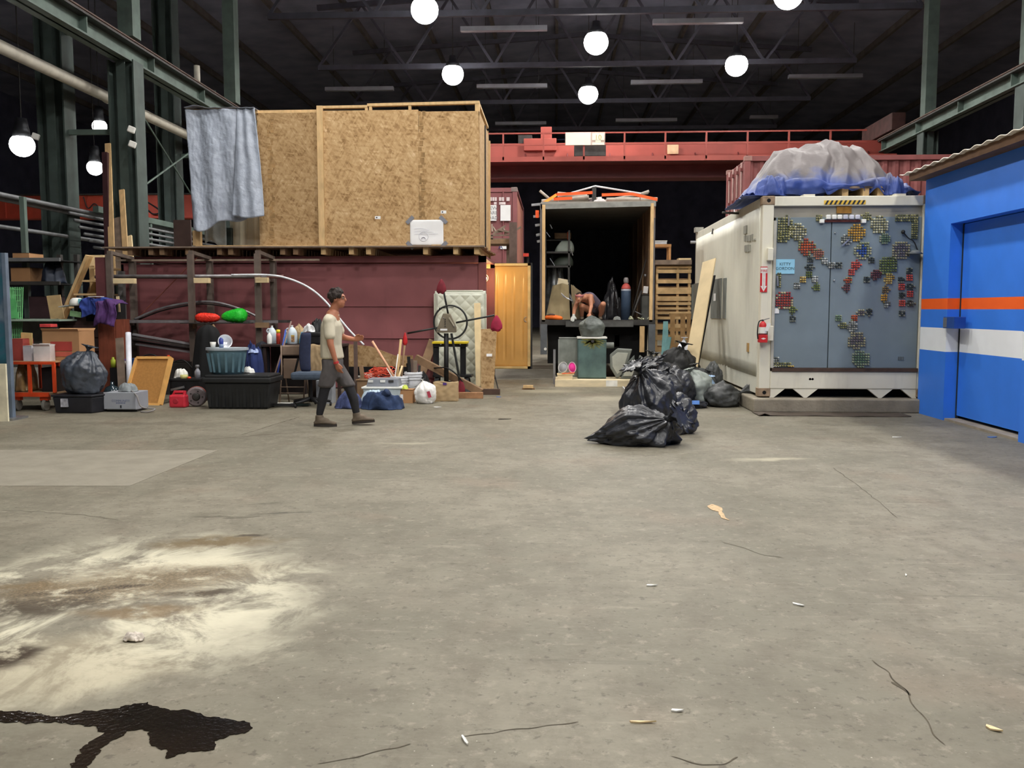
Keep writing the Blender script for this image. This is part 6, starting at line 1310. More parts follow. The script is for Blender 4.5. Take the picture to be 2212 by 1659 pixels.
b = B(); b.lathe([(rw * .93, (z1_ - h) * .9), (rw, (z1_ - h) * .91), (rw, z1_ - h), (rw * .1, (z1_ - h) * 1.01)], (xc_, Y + .27, h), 36, sy=.75); b.build('pale_lid', mat('pale_lid', (170, 180, 188), .5), tu, smooth=False)
for k in range(8): an = pi + (k + .5) * pi / 8; B().beam((xc_ + cos(an) * rw * .78, Y + .27 + sin(an) * rw * .59, h + .03), (xc_ + cos(an) * rw * .92, Y + .27 + sin(an) * rw * .69, h + (z1_ - h) * .8), .03, .02).build('rib', BTU, tu)
zl = z1_ + .004
jar('plastic_cup', 'small white plastic cup on the blue tub lid', 'cup', P(463, 750, Y=Y + .2).x, Y + .15, zl, .085, [(.01, 0), (.032, 0), (.045, 1), (.042, 1), (.03, .04), (.01, .04)], WHITE); jar('spray_can', 'blue spray can on the blue tub lid', 'spray can', P(478, 745, Y=Y + .2).x, Y + .2, zl, .15, [(.01, 0), (.032, 0), (.032, .85), (.02, .9), (.018, 1), (.004, 1)], mat('can_blue', (54, 70, 150), .35), [('pale_band', [(.0325, .05), (.033, .05), (.033, .35), (.0325, .35)], mat('pale_blue', (120, 140, 170), .4))])
c0 = P(486, 738, Y=Y + .4); Mx = Matrix.Rotation(radians(75), 3, 'X') @ Matrix.Rotation(.5, 3, 'Y'); t_ = thing('lamp_reflector', 'round shiny white reflector dish tilted on the blue tub lid', 'reflector', (c0.x, c0.y, zl)); B().lathe([(.005, -.05), (.05, -.045), (.09, -.015), (.11, .02), (.105, .022), (.08, -.01), (.04, -.035), (.005, -.04)], c0 + Vector((0, 0, .0)), 24, Mx).build('dish', mat('shiny_white', (230, 232, 240), .2, .4), t_, smooth=True); B().cyl((c0.x + .02, c0.y + .08, zl), (c0.x + .02, c0.y + .05, c0.z - .02), .012, n=6).build('stem', CHROME, t_)
# black draped shape behind the tub, dark cloths
def blackshape(label, px0, px1, ptop, pbot, Y, seed, m, topw=.6):
    x0_, x1_ = P(px0, 750, Y=Y).x, P(px1, 750, Y=Y).x; zt = P((px0 + px1) / 2, ptop, Y=Y).z; rs = []
    for i in range(25):
        v = i / 24; z = zt * v; w = (1 - (1 - topw) * v) * (1 if v < .85 else sqrt(max(.02, 1 - ((v - .85) / .15) ** 2)))
        rs.append([((x0_ + x1_) / 2 + cos(t) * (x1_ - x0_) / 2 * w * (1 + .05 * sin(5 * t + seed) + .04 * sin(9 * t + v * 4)) + .03 * v, Y + .2 + sin(t) * .2 * w * (1 + .08 * sin(7 * t + seed)), z) for t in [2 * pi * k / 40 for k in range(40)]])
    return B().rings(rs).build('draped_chair', m, None, smooth=True, label=label, cat='draped chair')
blackshape('chair draped in black cloth behind the blue tub', 398, 476, 701, 880, 14.3, 2, mat('black_cloth', (22, 23, 24), .85))
blackshape('dark navy draped heap between the tub and the table', 534, 573, 738, 880, 14.2, 5, mat('navy_black', (26, 28, 38), .85), .75)
lump('blue_clothes', 'dark blue clothes heap behind the black tote', 'clothes', P(545, 800, Y=13.95).x, 14.05, .0, .34, .35, P(545, 757, Y=14.0).z, 14, mat('dark_blue_cloth', (40, 54, 104), .85, 0, .3, 7), wr=.2, pw=.28); lump('pale_cloth', 'pale blue cloth on top of the dark blue clothes heap', 'cloth', P(546, 762, Y=13.95).x, 14.0, P(545, 768, Y=14.0).z + .04, .17, .2, .06, 15, mat('pale_blue_cloth', (166, 182, 220), .85))
B().beam(P(459, 702, Y=14.75), Vector((P(525, 790, Y=14.6).x, 14.6, .3)), .04, .04).build('brown_stick', OLDWOOD, None, label='brown stick leaning behind the black draped chair', cat='stick'); lump('white_bag', 'small white bag behind the tub on the black tote', 'bag', P(535, 806, Y=Y + .4).x, Y + .42, h, .22, .14, .07, 17, WHITE)
# black case, and dark crates added for shadows and black clutter below
for i, (x0, y0, x1, y1, Yd, m_, nm) in enumerate(((296, 775, 352, 850, 15.0, mat('dark_plastic_a', (34, 34, 38), .6), 'dark crate added for shade and clutter under the slanting profiles, left one'), (356, 782, 410, 850, 15.1, mat('dark_plastic_b', (42, 38, 36), .7), 'dark brown crate added for shade and clutter under the slanting profiles, right one'), (238, 795, 282, 850, 14.25, mat('dark_plastic_c', (30, 32, 36), .5), 'black equipment case right of the reddish cabinet'), (500, 770, 560, 850, 15.05, mat('dark_plastic_d', (40, 38, 42), .7), 'dark crate added for shade and clutter behind the blue clothes heap'), (600, 790, 660, 850, 15.3, mat('dark_plastic_e', (36, 30, 30), .7), 'dark crate added for shade and clutter under the side table'))):
    a, e, f, g = RC(x0, y0, x1, y1, Yd); carton('dark_crate', nm, a, e, Yd, Yd + .35, 0, g, m_, 'crate', flap=0 if i % 2 else .001, group='dark crates')
zq = RC(238, 795, 282, 850, 14.25)[3] + .003
jar('glass_jug', 'round dark glass jug before the black equipment case', 'jug', P(240, 830, Y=13.95).x, 13.98, 0, .32, [(.01, 0), (.12, 0), (.135, .1), (.135, .5), (.1, .72), (.03, .82), (.028, 1), (.004, 1)], mat('dark_glass', (40, 56, 64), .12, 0, .2, 5, spec=.8))
jar('lime_bottle', 'lime green bottle on the black equipment case', 'bottle', P(244, 788, Y=14.35).x, 14.36, zq, .17, [(.01, 0), (.04, 0), (.04, .7), (.02, .85), (.018, 1), (.004, 1)], mat('lime_plastic', (176, 190, 60), .5))
a, e, f, g = RC(277, 764, 294, 783, 14.35); carton('blue_carton', 'small blue carton with pale top on the black equipment case', a - .02, e - .02, 14.36, 14.48, zq, zq + .15, mat('carton_blue', (44, 84, 150), .6), 'carton')
jar('white_tin', 'white tin with purple lid on the black equipment case', 'tin', P(262, 786, Y=14.4).x, 14.42, zq, .13, [(.01, 0), (.06, 0), (.06, 1), (.004, 1)], WHITE, [('purple_lid', [(.063, .85), (.063, 1.05), (.004, 1.05)], mat('lid_purple', (96, 64, 170), .5))])
curve_thing('black_cable', 'black cable draped over the dark crates below the rack', [(300, 772), (330, 766), (360, 785), (395, 778), (420, 800)], .012, BLACK, 14.95, 'cable')
# table behind the walking man
YB_ = 14.5
zt_ = P(630, 744, Y=YB_ - .25).z
ta = thing('side_table', 'dark narrow table carrying water jugs behind the folding chair', 'table', (P(632, 744, Y=YB_).x, YB_, 0)); DKT = mat('dark_table', (52, 38, 34), .6)
tx0, tx1 = P(575, 744, Y=YB_).x, P(745, 744, Y=YB_).x
B().box(tx0, tx1, YB_ - .28, YB_ + .3, zt_ - .04, zt_).build('table_top', DKT, ta, bevel=.006)
for x in (tx0 + .05, tx1 - .05):
    for y in (YB_ - .22, YB_ + .24): B().box(x - .025, x + .025, y - .025, y + .025, 0, zt_ - .04).build('leg', DKT, ta)
B().box(tx0, tx1, YB_ + .22, YB_ + .26, .4, zt_ - .04).build('back_panel', DKT, ta)
JUG = mat('milky_plastic', (206, 218, 226), .35, 0, .06, 8); Z0 = zt_ + .001
def jug(px, label, h, w, y, lab=False):
    x = P(px, 730, Y=YB_).x; t = jar('water_jug', label, 'jug', x, YB_ + y, Z0, h, [(.01, 0), (w * .92, 0), (w, .04), (w, .55), (w * .86, .7), (w * .4, .88), (w * .22, .91), (w * .22, .97)], JUG, [('cap', [(w * .24, .94), (w * .24, 1.0), (.004, 1.0)], WHITE)], 'water jugs')
    B().tube(arc((x - w * .62, YB_ + y - w * .4, Z0 + h * .72), w * .42, pi * .35, pi * 1.45, 8), .012, 7).build('handle', JUG, t, smooth=True)
    if lab: B().box(x + w * .1, x + w * .75, YB_ + y - w * 1.02, YB_ + y - w * .95, Z0 + h * .12, Z0 + h * .42).build('paper_label', mat('jug_label', (190, 150, 110), .6, 0, .5, 40), t); B().box(x + w * .1, x + w * .75, YB_ + y - w * 1.03, YB_ + y - w * 1.01, Z0 + h * .42, Z0 + h * .48).build('yellow_band', mat('yellow_lab', (230, 190, 60), .6), t)
    return t
jug(588, 'translucent water jug at the left end of the dark table', .3, .075, 0); jug(635, 'translucent water jug with orange label in the table middle', .31, .085, -.1, True)
jar('white_bottle', 'short white bottle before the left water jug', 'bottle', P(582, 735, Y=YB_ - .2).x, YB_ - .2, Z0, .19, [(.01, 0), (.038, 0), (.04, .1), (.04, .72), (.025, .85), (.018, .88), (.018, 1), (.004, 1)], WHITE)
jar('foam_can', 'red spray can with yellow cap between the water jugs', 'spray can', P(602, 730, Y=YB_ - .1).x, YB_ - .12, Z0, .24, [(.01, 0), (.034, 0), (.034, .72), (.03, .76), (.004, .78)], mat('red_white_can', (206, 72, 56), .4, 0, .4, 12), [('yellow_cap', [(.033, .76), (.033, .98), (.004, 1.0)], mat('yellow_cap', (240, 214, 50), .4))])
lump('blue_plastic', 'crumpled bright blue plastic between the water jugs', 'plastic', P(617, 733, Y=YB_ - .1).x, YB_ + .05, zt_, .19, .2, .14, 31, mat('sky_blue_plastic', (90, 176, 214), .35), wr=.5)
lump('blue_plastic', 'small blue plastic scrap right of the labelled jug', 'plastic', P(650, 730, Y=YB_).x, YB_ + .1, zt_, .12, .16, .16, 32, mat('sky_blue_plastic', (90, 176, 214), .35), wr=.5)
bag('paper_sack', 'crumpled tan paper sack at the back of the dark table', (P(646, 715, Y=YB_ + .15).x, YB_ + .15, 0), (.2, .18, .34), (0, 0, 1), 33, KRAFT, zmin=zt_ + .001, knot=0)
a, e, f, g = RC(660, 718, 694, 744, YB_ - .1); bxx = thing('black_case', 'black soft case on the right part of the dark table', 'case', ((a + e) / 2, YB_, zt_)); B().box(a, e, YB_ - .2, YB_ + .12, zt_ + .001, g).build('body', mat('black_fabric', (24, 24, 26), .9), bxx, bevel=.025); B().box(a - .004, e + .004, YB_ - .205, YB_ + .125, g - .06, g - .045).build('zip', BLACKM, bxx)
lump('white_shoe', 'white and grey shoe on top of the black soft case', 'shoe', P(666, 712, Y=YB_ - .1).x, YB_ - .05, g, .2, .13, .11, 35, mat('shoe_white', (226, 226, 226), .5, 0, .5, 16), wr=.3); lump('black_hose', 'black rubber heap behind the white shoe', 'rubber', P(680, 706, Y=YB_).x, YB_ + .12, zt_ + .0, .3, .22, .36, 36, BLACK, wr=.2)
B().beam(P(694, 745, Y=YB_ + .32), P(690, 698, Y=YB_ + .32), .03, .02, (0, 1, 0)).build('pine_stake', PINEL, None, label='pale stake upright behind the walking man', cat='stake')
a, e, f, g = RC(664, 745, 694, 803, 14.05)
kb = thing('paper_bag', 'upright kraft paper bag between the blue chair and walking man', 'paper bag', ((a + e) / 2, 14.05, 0)); zc_ = P(680, 803, Y=14.05).z
def pbag(root, x0, x1, y0, y1, z0, z1, m, seed=0):
    def side(nm, f): B().sheet(f, 16, 20, .002).build(nm, m, root, smooth=True)
    cr = lambda u, v: .012 * noise.noise(Vector((u * 5 + seed, v * 5, seed)))
    side('front', lambda u, v: (x0 + (x1 - x0) * u, y0 + cr(u, v) - .012 * sin(v * 2.4), z0 + (z1 - z0) * v + .012 * sin(u * 9 + seed) * v)); side('back', lambda u, v: (x0 + (x1 - x0) * u, y1 + cr(u, v), z0 + (z1 - z0) * v + .01 * sin(u * 7) * v))
    side('gusset', lambda u, v: (x0 + .02 * sin(pi * u) * v + cr(u, v), y0 + (y1 - y0) * u, z0 + (z1 - z0) * v)); side('gusset', lambda u, v: (x1 - .03 * sin(pi * u) * v + cr(u, v), y0 + (y1 - y0) * u, z0 + (z1 - z0) * v)); B().box(x0, x1, y0, y1, z0, z0 + .004).build('base', m, root)
pbag(kb, a, e, 14.05, 14.2, zc_, g, KRAFT, 3)
pdl = thing('pedestal', 'dark pedestal carrying the upright kraft paper bag', 'pedestal', ((a + e) / 2, 14.1, 0)); B().box(a - .05, e + .1, 13.98, 14.2, zc_ - .05, zc_ - .001).build('board', DKT, pdl); B().box(a + .02, e - .02, 14.03, 14.15, 0, zc_ - .05).build('column', DKT, pdl)
# broom and stick
B().cyl(Vector((P(588, 838, Y=13.95).x, 13.95, .02)), P(617, 712, Y=14.12), .012, n=8).build('broom_stick', mat('broom_blue', (60, 90, 190), .4), None, smooth=True, label='bright blue broom handle leaning on the dark table', cat='broom')
B().cyl(Vector((P(574, 815, Y=13.8).x, 13.8, .02)), P(629, 694, Y=14.15), .013, n=8).build('wooden_stick', mat('grey_brown_stick', (140, 116, 108), .7), None, smooth=True, label='grey brown stick crossing behind the blue broom handle', cat='stick')
# folding chair, back toward us
YF_ = 13.75; fx0, fx1 = P(609, 800, Y=YF_).x, P(660, 800, Y=YF_).x
fo = thing('folding_chair', 'brown metal folding chair before the dark table', 'chair', ((fx0 + fx1) / 2, YF_, 0)); FB = mat('folding_brown', (128, 108, 92), .5, .1, .12, 5)
def zf(y): return P(630, y, Y=YF_).z
def curved(z0, z1, dep): return lambda u, v: (fx0 + .01 + (fx1 - fx0 - .02) * u, YF_ + dep * (1 - (2 * u - 1) ** 2) - .02, z0 + (z1 - z0) * v)
B().sheet(curved(zf(768), zf(746), .05), 14, 6, .012).build('backrest', FB, fo, smooth=True); B().box(fx0 + .015, fx1 - .015, YF_ + .02, YF_ + .045, zf(818), zf(775)).build('seat', FB, fo, bevel=.01)
for x in (fx0, fx1): B().tube([(x, YF_ - .02, zf(746)), (x, YF_ - .01, zf(800)), (x, YF_ - .16, .0)], .013, 8).build('leg', FB, fo, smooth=True); B().tube([(x + (.02 if x == fx0 else -.02), YF_ + .03, zf(790)), (x + (.02 if x == fx0 else -.02), YF_ + .28, 0)], .012, 8).build('leg', FB, fo, smooth=True)
for y in (835, 848): B().cyl((fx0, YF_ - .09, zf(y)), (fx1, YF_ - .09, zf(y)), .008, n=6).build('stretcher', FB, fo)
# blue office chair
YO = 13.35; ocx = P(660, 810, Y=YO).x
oc = thing('office_chair', 'navy blue swivel office chair behind the walking man', 'chair', (ocx, YO, 0)); NV = mat('navy_fabric', (42, 48, 72), .9, 0, .15, 20); SG = mat('slate_fabric', (72, 84, 100), .9, 0, .15, 20)
def zo(y): return P(655, y, Y=YO).z
rs = []
for i in range(17):
    v = i / 16; px = 656 - 2 * sin(v * 4) ; w = (23 + 3 * sin(v * 3.1)) * (.85 if v in (0, 1) else 1) * YO / F / 2; z = zo(803) + (zo(719) - zo(803)) * v
    x = P(px - 2 * v, 760, Y=YO).x; th = .035 if 0 < i < 16 else .015
    rs.append([(x + cos(t) * w * 1.0, YO + .1 + .06 * v + sin(t) * th, z) for t in [2 * pi * k / 24 for k in range(24)]])
B().rings(rs).build('backrest', NV, oc, smooth=True)
sx0, sx1 = P(634, 810, Y=YO).x, P(704, 810, Y=YO).x
B().box(sx0, sx1, YO - .18, YO + .26, zo(819), zo(803)).build('seat', SG, oc, bevel=.035)
B().beam((ocx - .06, YO + .12, zo(806)), (ocx - .06, YO + .14, zo(780)), .06, .012, (0, 1, 0)).build('back_bracket', BLACKM, oc); B().beam((sx0 - .02, YO + .1, zo(812)), (P(641, 775, Y=YO).x, YO + .08, zo(775)), .03, .02, (0, 1, 0)).build('arm_bracket', BLACKM, oc); sxm = (sx0 + sx1) / 2
B().cyl((sxm, YO + .04, .1), (sxm, YO + .04, zo(818)), .03, n=12).build('gas_column', BLACKM, oc)
for k in range(5):
    an = k * 2 * pi / 5 + .35; tip = Vector((sxm + cos(an) * .3, YO + .04 + sin(an) * .3, .07)); ft = B(); ft.tube([(sxm, YO + .04, .12), tip], [.035, .018], 8); ft.build('star_leg', BLACK, oc, smooth=True); cs = B(); cs.cyl(tip + Vector((-.012, 0, -.042)), tip + Vector((.012, 0, -.042)), .028, n=12); cs.build('caster', BLACK, oc)
# items on the floor around
a, e, h, Y = GR(683, 822, 706, 872); carton('grey_bin', 'grey plastic bin partly behind the walking man', a, e + .08, Y, Y + .25, 0, h, mat('bin_grey', (150, 154, 160), .5), 'bin', flap=.001)
for i, (px, py, w_, m_, nm) in enumerate(((620, 862, .34, WHITE, 'pale'), (648, 866, .3, mat('green_black2', (32, 44, 42), .5), 'dark green'), (612, 872, .4, BLACK, 'black'))):
    q = P(px, py, Y=13.55 - .14 * i); B().obox((q.x, 13.55 - .14 * i, .02 + .006 * i), (w_, .1, .03), 0, 0, .12 * (i - 1)).build('slat_scrap', m_, None, label='%s flat strip lying under the folding chair' % nm, cat='strip', group='floor strips')
jar('yellow_bottle', 'cream bottle lying low right of the black tote', 'bottle', P(593, 858, Y=13.5).x, 13.5, 0, .2, [(.01, 0), (.045, 0), (.045, .6), (.02, .85), (.018, 1), (.004, 1)], mat('cream_bottle', (210, 192, 140), .5))
# middle clutter
Yb = 15.4
OB = thing('osb_offcut', 'slanted strand board offcut propped along the container behind the buckets', 'board', (P(820, 790, Y=Yb).x, Yb, 0)); q = [P(748, 800, Y=Yb), P(892, 800, Y=Yb), P(892, 768, Y=Yb), P(853, 768, Y=Yb), P(800, 748, Y=Yb), P(748, 743, Y=Yb)]
B().prism(q, (0, .015, 0)).build('sheet', OSBD, OB); B().box(P(748, 800, Y=Yb).x, P(892, 800, Y=Yb).x, Yb - .06, Yb + .06, 0, P(800, 792, Y=Yb).z).build('support_timber', SHADE, OB)
B().box(P(764, 770, Y=14.6).x, P(771, 770, Y=14.6).x, 14.6, 14.66, 0, P(768, 738, Y=14.6).z).build('steel_stake', RUST, None, label='rusty upright steel stake right of the walking man', cat='stake')
B().beam(Vector((P(787, 820, Y=14.5).x, 14.5, .1)), P(780, 790, Y=14.55), .06, .06, (0, 1, 0)).build('wood_offcut', OLDWOOD, None, label='short brown timber offcut beside the steel stake', cat='offcut')
bn = B(); a, e, f, g = RC(771, 805, 845, 822, 14.4)
cr = thing('low_crate', 'low brown crate under the orange cord heap', 'crate', ((a + e) / 2, 14.4, 0)); B().box(a, e, 14.4, 14.9, 0, f).build('body', OLDWOOD, cr); B().box(a - .02, e + .02, 14.38, 14.92, f, f + .015).build('lid', OLDWOOD, cr)
b = B(); r = random.Random(4)
for k in range(14):
    cxk, w_ = r.uniform(a + .12, e - .12), r.uniform(.08, .17); cyk = 14.62 + r.uniform(-.08, .08); zk_ = f + .025 + .012 * k * .9
    b.tube([(cxk + w_ * cos(t) * 1.3, cyk + w_ * .6 * sin(t), zk_ + .03 * sin(2 * t + k) + .02) for t in [2 * pi * i / 26 for i in range(26)]], .007, 5, closed=True)
b.build('extension_cord', mat('coral_cord', (232, 96, 70), .5), None, smooth=True, label='tangled coral orange extension cord heaped on the low crate', cat='cord')
for i, (px, py) in enumerate(((790, 800), (806, 802))): q = P(px, py, Y=14.85); B().obox((q.x, 14.85, f + .03 + .034 * i), (.28, .04, .03), 0, 0, 0).build('white_batten', WHITE, None, label='white plastic strip behind the orange cord, %s one' % ('upper', 'lower')[i], cat='strip', group='white strips')
BK = mat('bucket_white', (206, 208, 212), .45, 0, .12, 6, grime=.25)
def bucket(label, x, y, r_, h, rings=3):
    t = thing('bucket', label, 'bucket', (x, y, 0), 'white buckets'); pr = [(.01, 0), (r_ * .86, 0)]
    B().lathe([(.01, 0), (r_ * .86, 0), (r_ * .97, h), (r_ * .93, h), (r_ * .82, .02), (.01, .02)], (x, y, 0), 28).build('pail', BK, t, smooth=True)
    for k in range(rings): z = h * (.72 + .1 * k); B().lathe([(r_ * .93, z), (r_ * 1.03, z), (r_ * 1.03, z + .012), (r_ * .93, z + .012)], (x, y, 0), 28).build('rim_rib', BK, t)
    B().tube(arc((x, y - r_, h * .8), r_ * 1.0, pi, 2 * pi, 14, (1, 0, 0), (0, -.15, 1)), .004, 6).build('wire_handle', CHROME, t)
    return t
Y1 = 14.45; xA = P(862, 830, Y=Y1).x; hA = P(860, 812, Y=Y1).z; Y2 = 14.65; xB_ = P(893, 820, Y=Y2).x; hB = P(893, 803, Y=Y2).z
bucket('white bucket full of wooden handles and sticks', xA, Y1, .15, hA); bucket('white bucket holding dark tools, right of the handles', xB_, Y2, .155, hB)
for i, (pb, pt, r_, m_, nm, Yq) in enumerate((((852, 815), (804, 737), .02, mat('pink_tan', (226, 172, 138), .6), 'thick pinkish one leaning left', Y1), ((858, 815), (866, 733), .021, PINE, 'long tan one', Y1 - .02), ((867, 815), (874, 746), .018, OLDWOOD, 'brown one at right', Y1 + .02), ((853, 815), (860, 765), .01, WHITE, 'thin white one', Y1 - .05), ((861, 815), (869, 790), .017, PINEL, 'short pale one', Y1 - .06), ((850, 818), (835, 795), .008, WHITE, 'short thin white one', Y1 - .08))):
    p0 = P(pb[0], pb[1], Y=Yq); p1 = P(pt[0], pt[1], Y=Yq + (.05 if i else -.05)); d = (p0 - p1).normalized(); p0 = p0 + d * ((p0.z - .04) / max(.2, -d.z)) * .85; p0.x = max(xA - .1, min(xA + .1, p0.x)); p0.z = max(.035, p0.z)
    B().cyl(p0, p1, r_, n=8).build('wooden_stick', m_, None, smooth=True, label='wooden handle in the white bucket, ' + nm, cat='handle', group='bucket handles')
for i, (px, pt, w_, m_, nm) in enumerate(((884, 770, .05, BLACK, 'black grip'), (890, 775, .035, RUST, 'rust brown bar'), (897, 779, .07, GREYWOOD, 'grey block'), (880, 785, .05, BLACKM, 'short black bar'), (905, 790, .04, STEELD, 'steel rod'))):
    x = P(px, 800, Y=Y2).x; B().beam((xB_ + (x - xB_) * .6, Y2 - .04 + .03 * i, .05), (x, Y2 - .05 + .03 * i, P(px, pt, Y=Y2).z), w_, .03, (0, 1, 0)).build('hand_tool', m_, None, label='dark tool standing in the right bucket, ' + nm, cat='tool', group='bucket tools')
# clear tote with tray
a, e, h, Y = GR(781, 836, 868, 871); to = thing('clear_tote', 'translucent white storage tote behind the jeans heap', 'tote', ((a + e) / 2, Y, 0)); CT = mat('milky_tote', (196, 206, 210), .35, 0, .08, 5)
B().hexa([(a + .05, Y + .02, 0), (e - .05, Y + .02, 0), (e - .05, Y + .36, 0), (a + .05, Y + .36, 0), (a + .02, Y, h - .03), (e - .02, Y, h - .03), (e - .02, Y + .4, h - .03), (a + .02, Y + .4, h - .03)]).build('tub', CT, to, bevel=.015); B().box(a, e, Y - .02, Y + .42, h - .03, h).build('lid', WHITE, to, bevel=.008)
x0_, x1_, z0_, z1_ = RC(791, 818, 862, 837, Y + .05); tr_ = thing('grey_tray', 'grey plastic tray with clips on the translucent tote', 'tray', ((x0_ + x1_) / 2, Y + .1, h)); B().hexa([(x0_, Y + .04, h), (x1_, Y + .04, h), (x1_, Y + .34, h), (x0_, Y + .34, h), (x0_ + .03, Y + .06, z1_), (x1_ - .02, Y + .06, z1_), (x1_ - .02, Y + .32, z1_), (x0_ + .03, Y + .32, z1_)]).build('body', mat('tray_grey', (138, 142, 150), .5), tr_, bevel=.01)
for px in (802, 828, 846): q = P(px, 824, Y=Y + .05); B().box(q.x - .05, q.x + .03, Y + .035, Y + .06, q.z - .015, q.z + .02).build('clip', WHITE if px != 846 else STEELD, tr_)
lump('pale_blue_cloth', 'pale blue cloth hanging before the translucent tote', 'cloth', P(808, 850, Y=Y - .2).x, Y - .24, 0, .42, .3, h * .78, 41, mat('ice_blue', (196, 216, 232), .8), wr=.25)
DEN = mat('denim', (40, 56, 88), .9, 0, .3, 9, bump=.3, bscale=20); DEND = mat('dark_denim', (34, 40, 66), .9, 0, .4, 9)
a, e, h, Y = GR(770, 848, 864, 886); lump('denim_heap', 'dark blue jeans heap on the floor right of the walking man', 'clothes', (a + e) / 2 + .02, Y + .22, 0, (e - a) * 1.02, .5, h * .82, 43, DEN, wr=.38, pw=.5)
B().tube(bez([P(815, 868, Y=Y + .2), P(828, 856, Y=Y + .15), P(838, 846, Y=Y + .12)], 8), [.06] * 17, 12).build('rolled_leg', DEN, None, smooth=True, label='rolled jeans leg sticking up from the heap', cat='clothes')
a2, e2, h2, Y2_ = GR(717, 848, 778, 884); lump('blue_cloth', 'mottled blue cloth on the floor behind the walking feet', 'clothes', (a2 + e2) / 2, Y2_ + .2, 0, e2 - a2, .4, h2 * .8, 47, mat('mottled_blue', (66, 76, 116), .9, 0, .5, 14), wr=.4)
curve_thing('white_strap', 'white strap curling on the floor right of the jeans', [(852, 860), (859, 868), (861, 878), (868, 882)], .012, WHITE, 13.1, 'strap')
a, e, h, Y = GR(864, 842, 892, 871); k_ = carton('carton', 'small brown carton with white label beside the tote', a, e, Y, Y + .25, 0, h); B().box(a + .004, a + .05, Y - .003, Y, h * .25, h * .66).build('white_label', PAPER, k_)
lump('lime_rag', 'lime green glove on the small carton', 'glove', P(873, 842, Y=Y).x, Y + .08, h, .11, .12, .05, 51, mat('lime', (206, 220, 100), .8))
a, e, h, Y = GR(888, 820, 938, 873); bag('plastic_bag', 'bulging white plastic shopping bag with red print on the floor', ((a + e) / 2 + .02, Y + .15, 0), (e - a, .32, h * .94), (-.25, 0, 1), 52, mat('white_bag_plastic', (238, 236, 232), .4, 0, .03, 5, bump=.35, bscale=14), knot=.12, lump=.1)
q = P(927, 852, Y=Y - .0); bb_ = bpy.data.objects.get('plastic_bag');
B().obox((q.x, Y - .012, q.z), (.05, .004, .1), 0, -.3).build('red_print', mat('rose_print', (190, 70, 90), .7), bb_)
a, e, h, Y = GR(936, 826, 988, 867); pb = thing('paper_bag', 'brown paper bag with purple corner standing on the floor', 'paper bag', ((a + e) / 2, Y, 0)); pbag(pb, a, e, Y, Y + .18, 0, h, KRAFT, 7); q = P(961, 828, Y=Y); B().obox((q.x, Y - .02, q.z - .01), (.06, .004, .035)).build('purple_tag', mat('purple_tag', (88, 56, 140), .7), pb); lump('bag_filler', 'dark contents', None, (a + e) / 2, Y + .09, h * .7, (e - a) * .8, .14, h * .22, 9, BLACK, parent=pb)
# beams, planks
YW = 15.55
B().beam(P(898, 773, Y=15.1), Vector((P(1040, 848, Y=14.95).x, 14.95, .08)), .12, .12).build('timber_beam', OLDWOOD, None, label='weathered square timber beam sloping to the floor', cat='beam')
B().beam(Vector((P(1035, 845, Y=15.4).x, 15.4, .0)) + Vector((-.62, 0, .05)), Vector((P(1080, 845, Y=15.4).x, 15.4, .05)), .1, .1).build('timber_offcut', mat('dark_wood', (80, 62, 52), .8), None, label='dark timber offcut under the pale plank', cat='timber')
a, e, h, Y = GR(985, 848, 1043, 861); B().box(a, e, Y, Y + .09, 0, h).build('short_plank', mat('rust_plank', (160, 118, 84), .8, 0, .25, 8), None, bevel=.005, label='short rusty brown plank flat on the floor', cat='plank')
B().beam(Vector((P(897, 830, Y=16.0).x, 16.0, .0)), P(936, 735, Y=16.35), .16, .04, (0, -1, 0)).build('brace_board', OLDWOOD, None, label='brown brace board leaning left of the yellow workbench', cat='board')
lump('black_sheet', 'black crumpled plastic behind the white shopping bag', 'plastic', P(915, 825, Y=14.7).x, 14.72, 0, .34, .3, .32, 55, BLACK, wr=.4)
# mattress
MT = bpy.data.materials.new('quilted_cream'); MT.use_nodes = True; MT.node_tree.nodes['Principled BSDF'].inputs['Base Color'].default_value = lin((206, 208, 192)) + (1,); MT.node_tree.nodes['Principled BSDF'].inputs['Roughness'].default_value = .7
x0_, x1_, z0_, z1_ = RC(938, 628, 1049, 842, 16.2)
mt = thing('mattress', 'cream quilted mattress standing against the maroon container', 'mattress', ((x0_ + x1_) / 2, 16.2, 0))
def quilt(u, v):
    x = x0_ + (x1_ - x0_) * u; z = .0 + z1_ * v; s = .16; a, e = (x + z) / s / 1.3, (x - z) / s / 1.3
    k = min(abs(sin(pi * a)), 1) ** .5 * min(abs(sin(pi * e)), 1) ** .5; ed = min(1, min(u, 1 - u) * 14, min(v, 1 - v) * 22)
    rx = .0
    cu = .05;
    if min(u, 1 - u) * (x1_ - x0_) < .08 and (1 - v) * z1_ < .08:
        pass
    return (x, 16.33 - .1 * ed ** .5 - .016 * k * ed - .05 * (1 - v), z)
B().sheet(quilt, 110, 190, .02).build('quilted_face', MT, mt, smooth=True); B().box(x0_ + .004, x1_ - .004, 16.24, 16.4, .01, z1_ - .005).build('core', MT, mt, bevel=.05)
B().tube([(x0_, 16.27, .02), (x0_, 16.27, z1_ - .06), (x0_ + .06, 16.27, z1_), (x1_ - .06, 16.27, z1_), (x1_, 16.27, z1_ - .06), (x1_, 16.27, .02)], .012, 8).build('piping', MT, mt, smooth=True)
B().beam(Vector((P(1035, 830, Y=15.75).x, 15.75, .11)), P(1031, 655, Y=16.05), .115, .04, (0, -1, 0)).build('pale_plank', PINEL, None, label='pale new plank leaning on the mattress', cat='plank')
